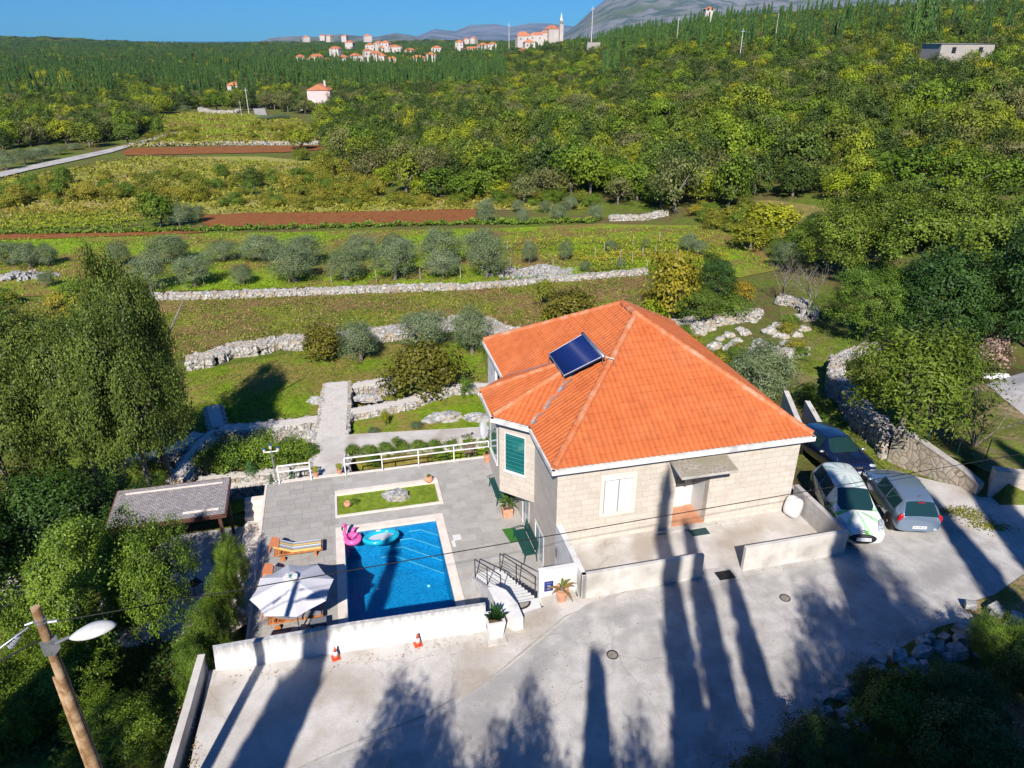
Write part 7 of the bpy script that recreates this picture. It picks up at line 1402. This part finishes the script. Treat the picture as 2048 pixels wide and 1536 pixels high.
shrubs([(430,398),(950,394),(1200,405),(1180,418),(950,416),(430,425)], 70, 1.8, 3.2, ['bush','bush','green'], 'low bramble mound just behind the ploughed red field', 'brambles behind the red field', .6)
shrubs([(1380,420),(1560,425),(1600,560),(1500,490),(1400,450)], 26, 1.6, 2.8, ['bush','green'], 'shrub at the right end of the green field', 'shrubs at the right end of the green field')
shrubs([(-30,600),(240,600),(280,690),(60,720),(-30,720)], 30, 1.6, 3.2, ['bush','green'], 'low shrub on the grass beside the big oaks', 'shrubs beside the big oaks')
shrubs([(1720,1000),(1725,1000),(1725,1002)], 0, 1, 2, ['bush'], '', None)
for u, v, h, w, lab in ((510,378,4.0,5,'lone dark bushy tree in the middle of the rough field'),(125,403,3.8,4,'dark bushy tree at the left of the rough field'),(320,455,4.6,6,'shaggy brownish tree beside the white rock above the olive grove'),(180,295,6,9,'dark rounded tree at the roadside'),(258,292,6.5,8,'large dark rounded tree where the road bends'),(320,278,6,4.0,'upright brownish tree standing by the bend of the road'),(435,222,8,12,'dark rounded tree beside the distant house'),(480,222,7,9,'second dark rounded tree beside the distant house'),(600,300,5,8,'tree at the corner of the far red field')): plant('forest', hit(u, v)-Vector((0,0,.2)), h, w, lab, None, 'lone_tree', 'tree')
# grass tufts that roughen the meadows
def tufts(name, px, n, size, kind, seed, up=.9, hh=.12):
    poly = [(p.x, p.y) for p in pxpoly(px)]; xs = [p[0] for p in poly]; ys_ = [p[1] for p in poly]; rg = np.random.default_rng(seed); q = np.column_stack([rg.uniform(min(xs), max(xs), n*3), rg.uniform(min(ys_), max(ys_), n*3)]); q = q[inpoly(q[:, 0], q[:, 1], poly)][:n]
    cl = np.sin(q[:, 0]*.8+seed)*np.sin(q[:, 1]*.7)+.5*np.sin(q[:, 0]*2.9)*np.sin(q[:, 1]*2.3+seed); q = q[cl > rg.uniform(-1.3, 1.0, len(q))]; z = G(q[:, 0], q[:, 1])+.06+rg.uniform(0, hh, len(q)); c = np.column_stack([q, z])
    tag(link(name, quads(name, c, rg.normal(size=c.shape)*.6+np.array([0,-.25,up]), size, .6, rg.uniform(0, 1, len(c)), LF[kind], seed)), kind='stuff')
LF['tuft'] = leafmat('meadow_tuft', [(.13,.17,.02),(.16,.19,.025)], var=.6); LF['tuft2'] = leafmat('dry_tuft', [(.30,.24,.09),(.34,.25,.1)], var=.5); LF['tuft3'] = leafmat('green_tuft', [(.17,.28,.015),(.2,.3,.02)], var=.5)
MEAD = [(-60,606),(284,590),(760,578),(1150,562),(1290,552),(1310,600),(1300,650),(1160,668),(1000,665),(930,640),(640,700),(380,716),(200,740),(-60,760)]
tufts('meadow_grass', MEAD, 45000, .16, 'tuft', 1); tufts('meadow_grass', MEAD, 16000, .16, 'tuft2', 2)
GRN = [(-80,480),(420,468),(960,458),(1420,452),(1560,540),(1300,548),(1000,566),(280,584),(-80,600)]
tufts('field_grass', GRN, 40000, .22, 'tuft3', 3); tufts('field_grass', GRN, 12000, .2, 'tuft', 4)
tufts('rough_grass', [(-80,430),(150,412),(420,400),(760,398),(1000,402),(1200,418),(960,420),(400,430),(-80,472)], 14000, .4, 'scrub', 5, hh=.5); tufts('rough_grass', [(-80,372),(280,315),(720,330),(760,372),(700,396),(150,412),(-80,430)], 26000, .5, 'scrub', 6, hh=.6); tufts('rough_grass', [(262,236),(430,224),(600,240),(640,262),(610,290),(300,292)], 12000, .7, 'scrub', 7, hh=.6)
tufts('garden_tufts', [(370,745),(620,700),(960,690),(980,770),(690,830),(440,860)], 22000, .09, 'tuft', 8, hh=.05); tufts('garden_tufts', [(1560,600),(1640,600),(1668,690),(1700,830),(1830,925),(1800,958),(1700,880),(1590,800)], 22000, .08, 'tuft', 9, hh=.05)
tufts('slope_weeds', [(0,1000),(260,1000),(420,1300),(400,1536),(0,1536)], 26000, .13, 'dark', 10, hh=.3)
# thin haze over the valley
hz = MB(); hz.box(-9000, 9000, -60, 14500, -70, 900); hm = bpy.data.materials.new('haze'); hm.use_nodes = True; nt = hm.node_tree; nt.nodes.clear(); pv = nt.nodes.new('ShaderNodeVolumePrincipled'); pv.inputs['Color'].default_value = (.30,.62,1,1); pv.inputs['Density'].default_value = HAZE; pv.inputs['Anisotropy'].default_value = 0
ou = nt.nodes.new('ShaderNodeOutputMaterial'); nt.links.new(pv.outputs[0], ou.inputs['Volume'])
if HAZE: tag(hz.build('haze', hm), kind='stuff')
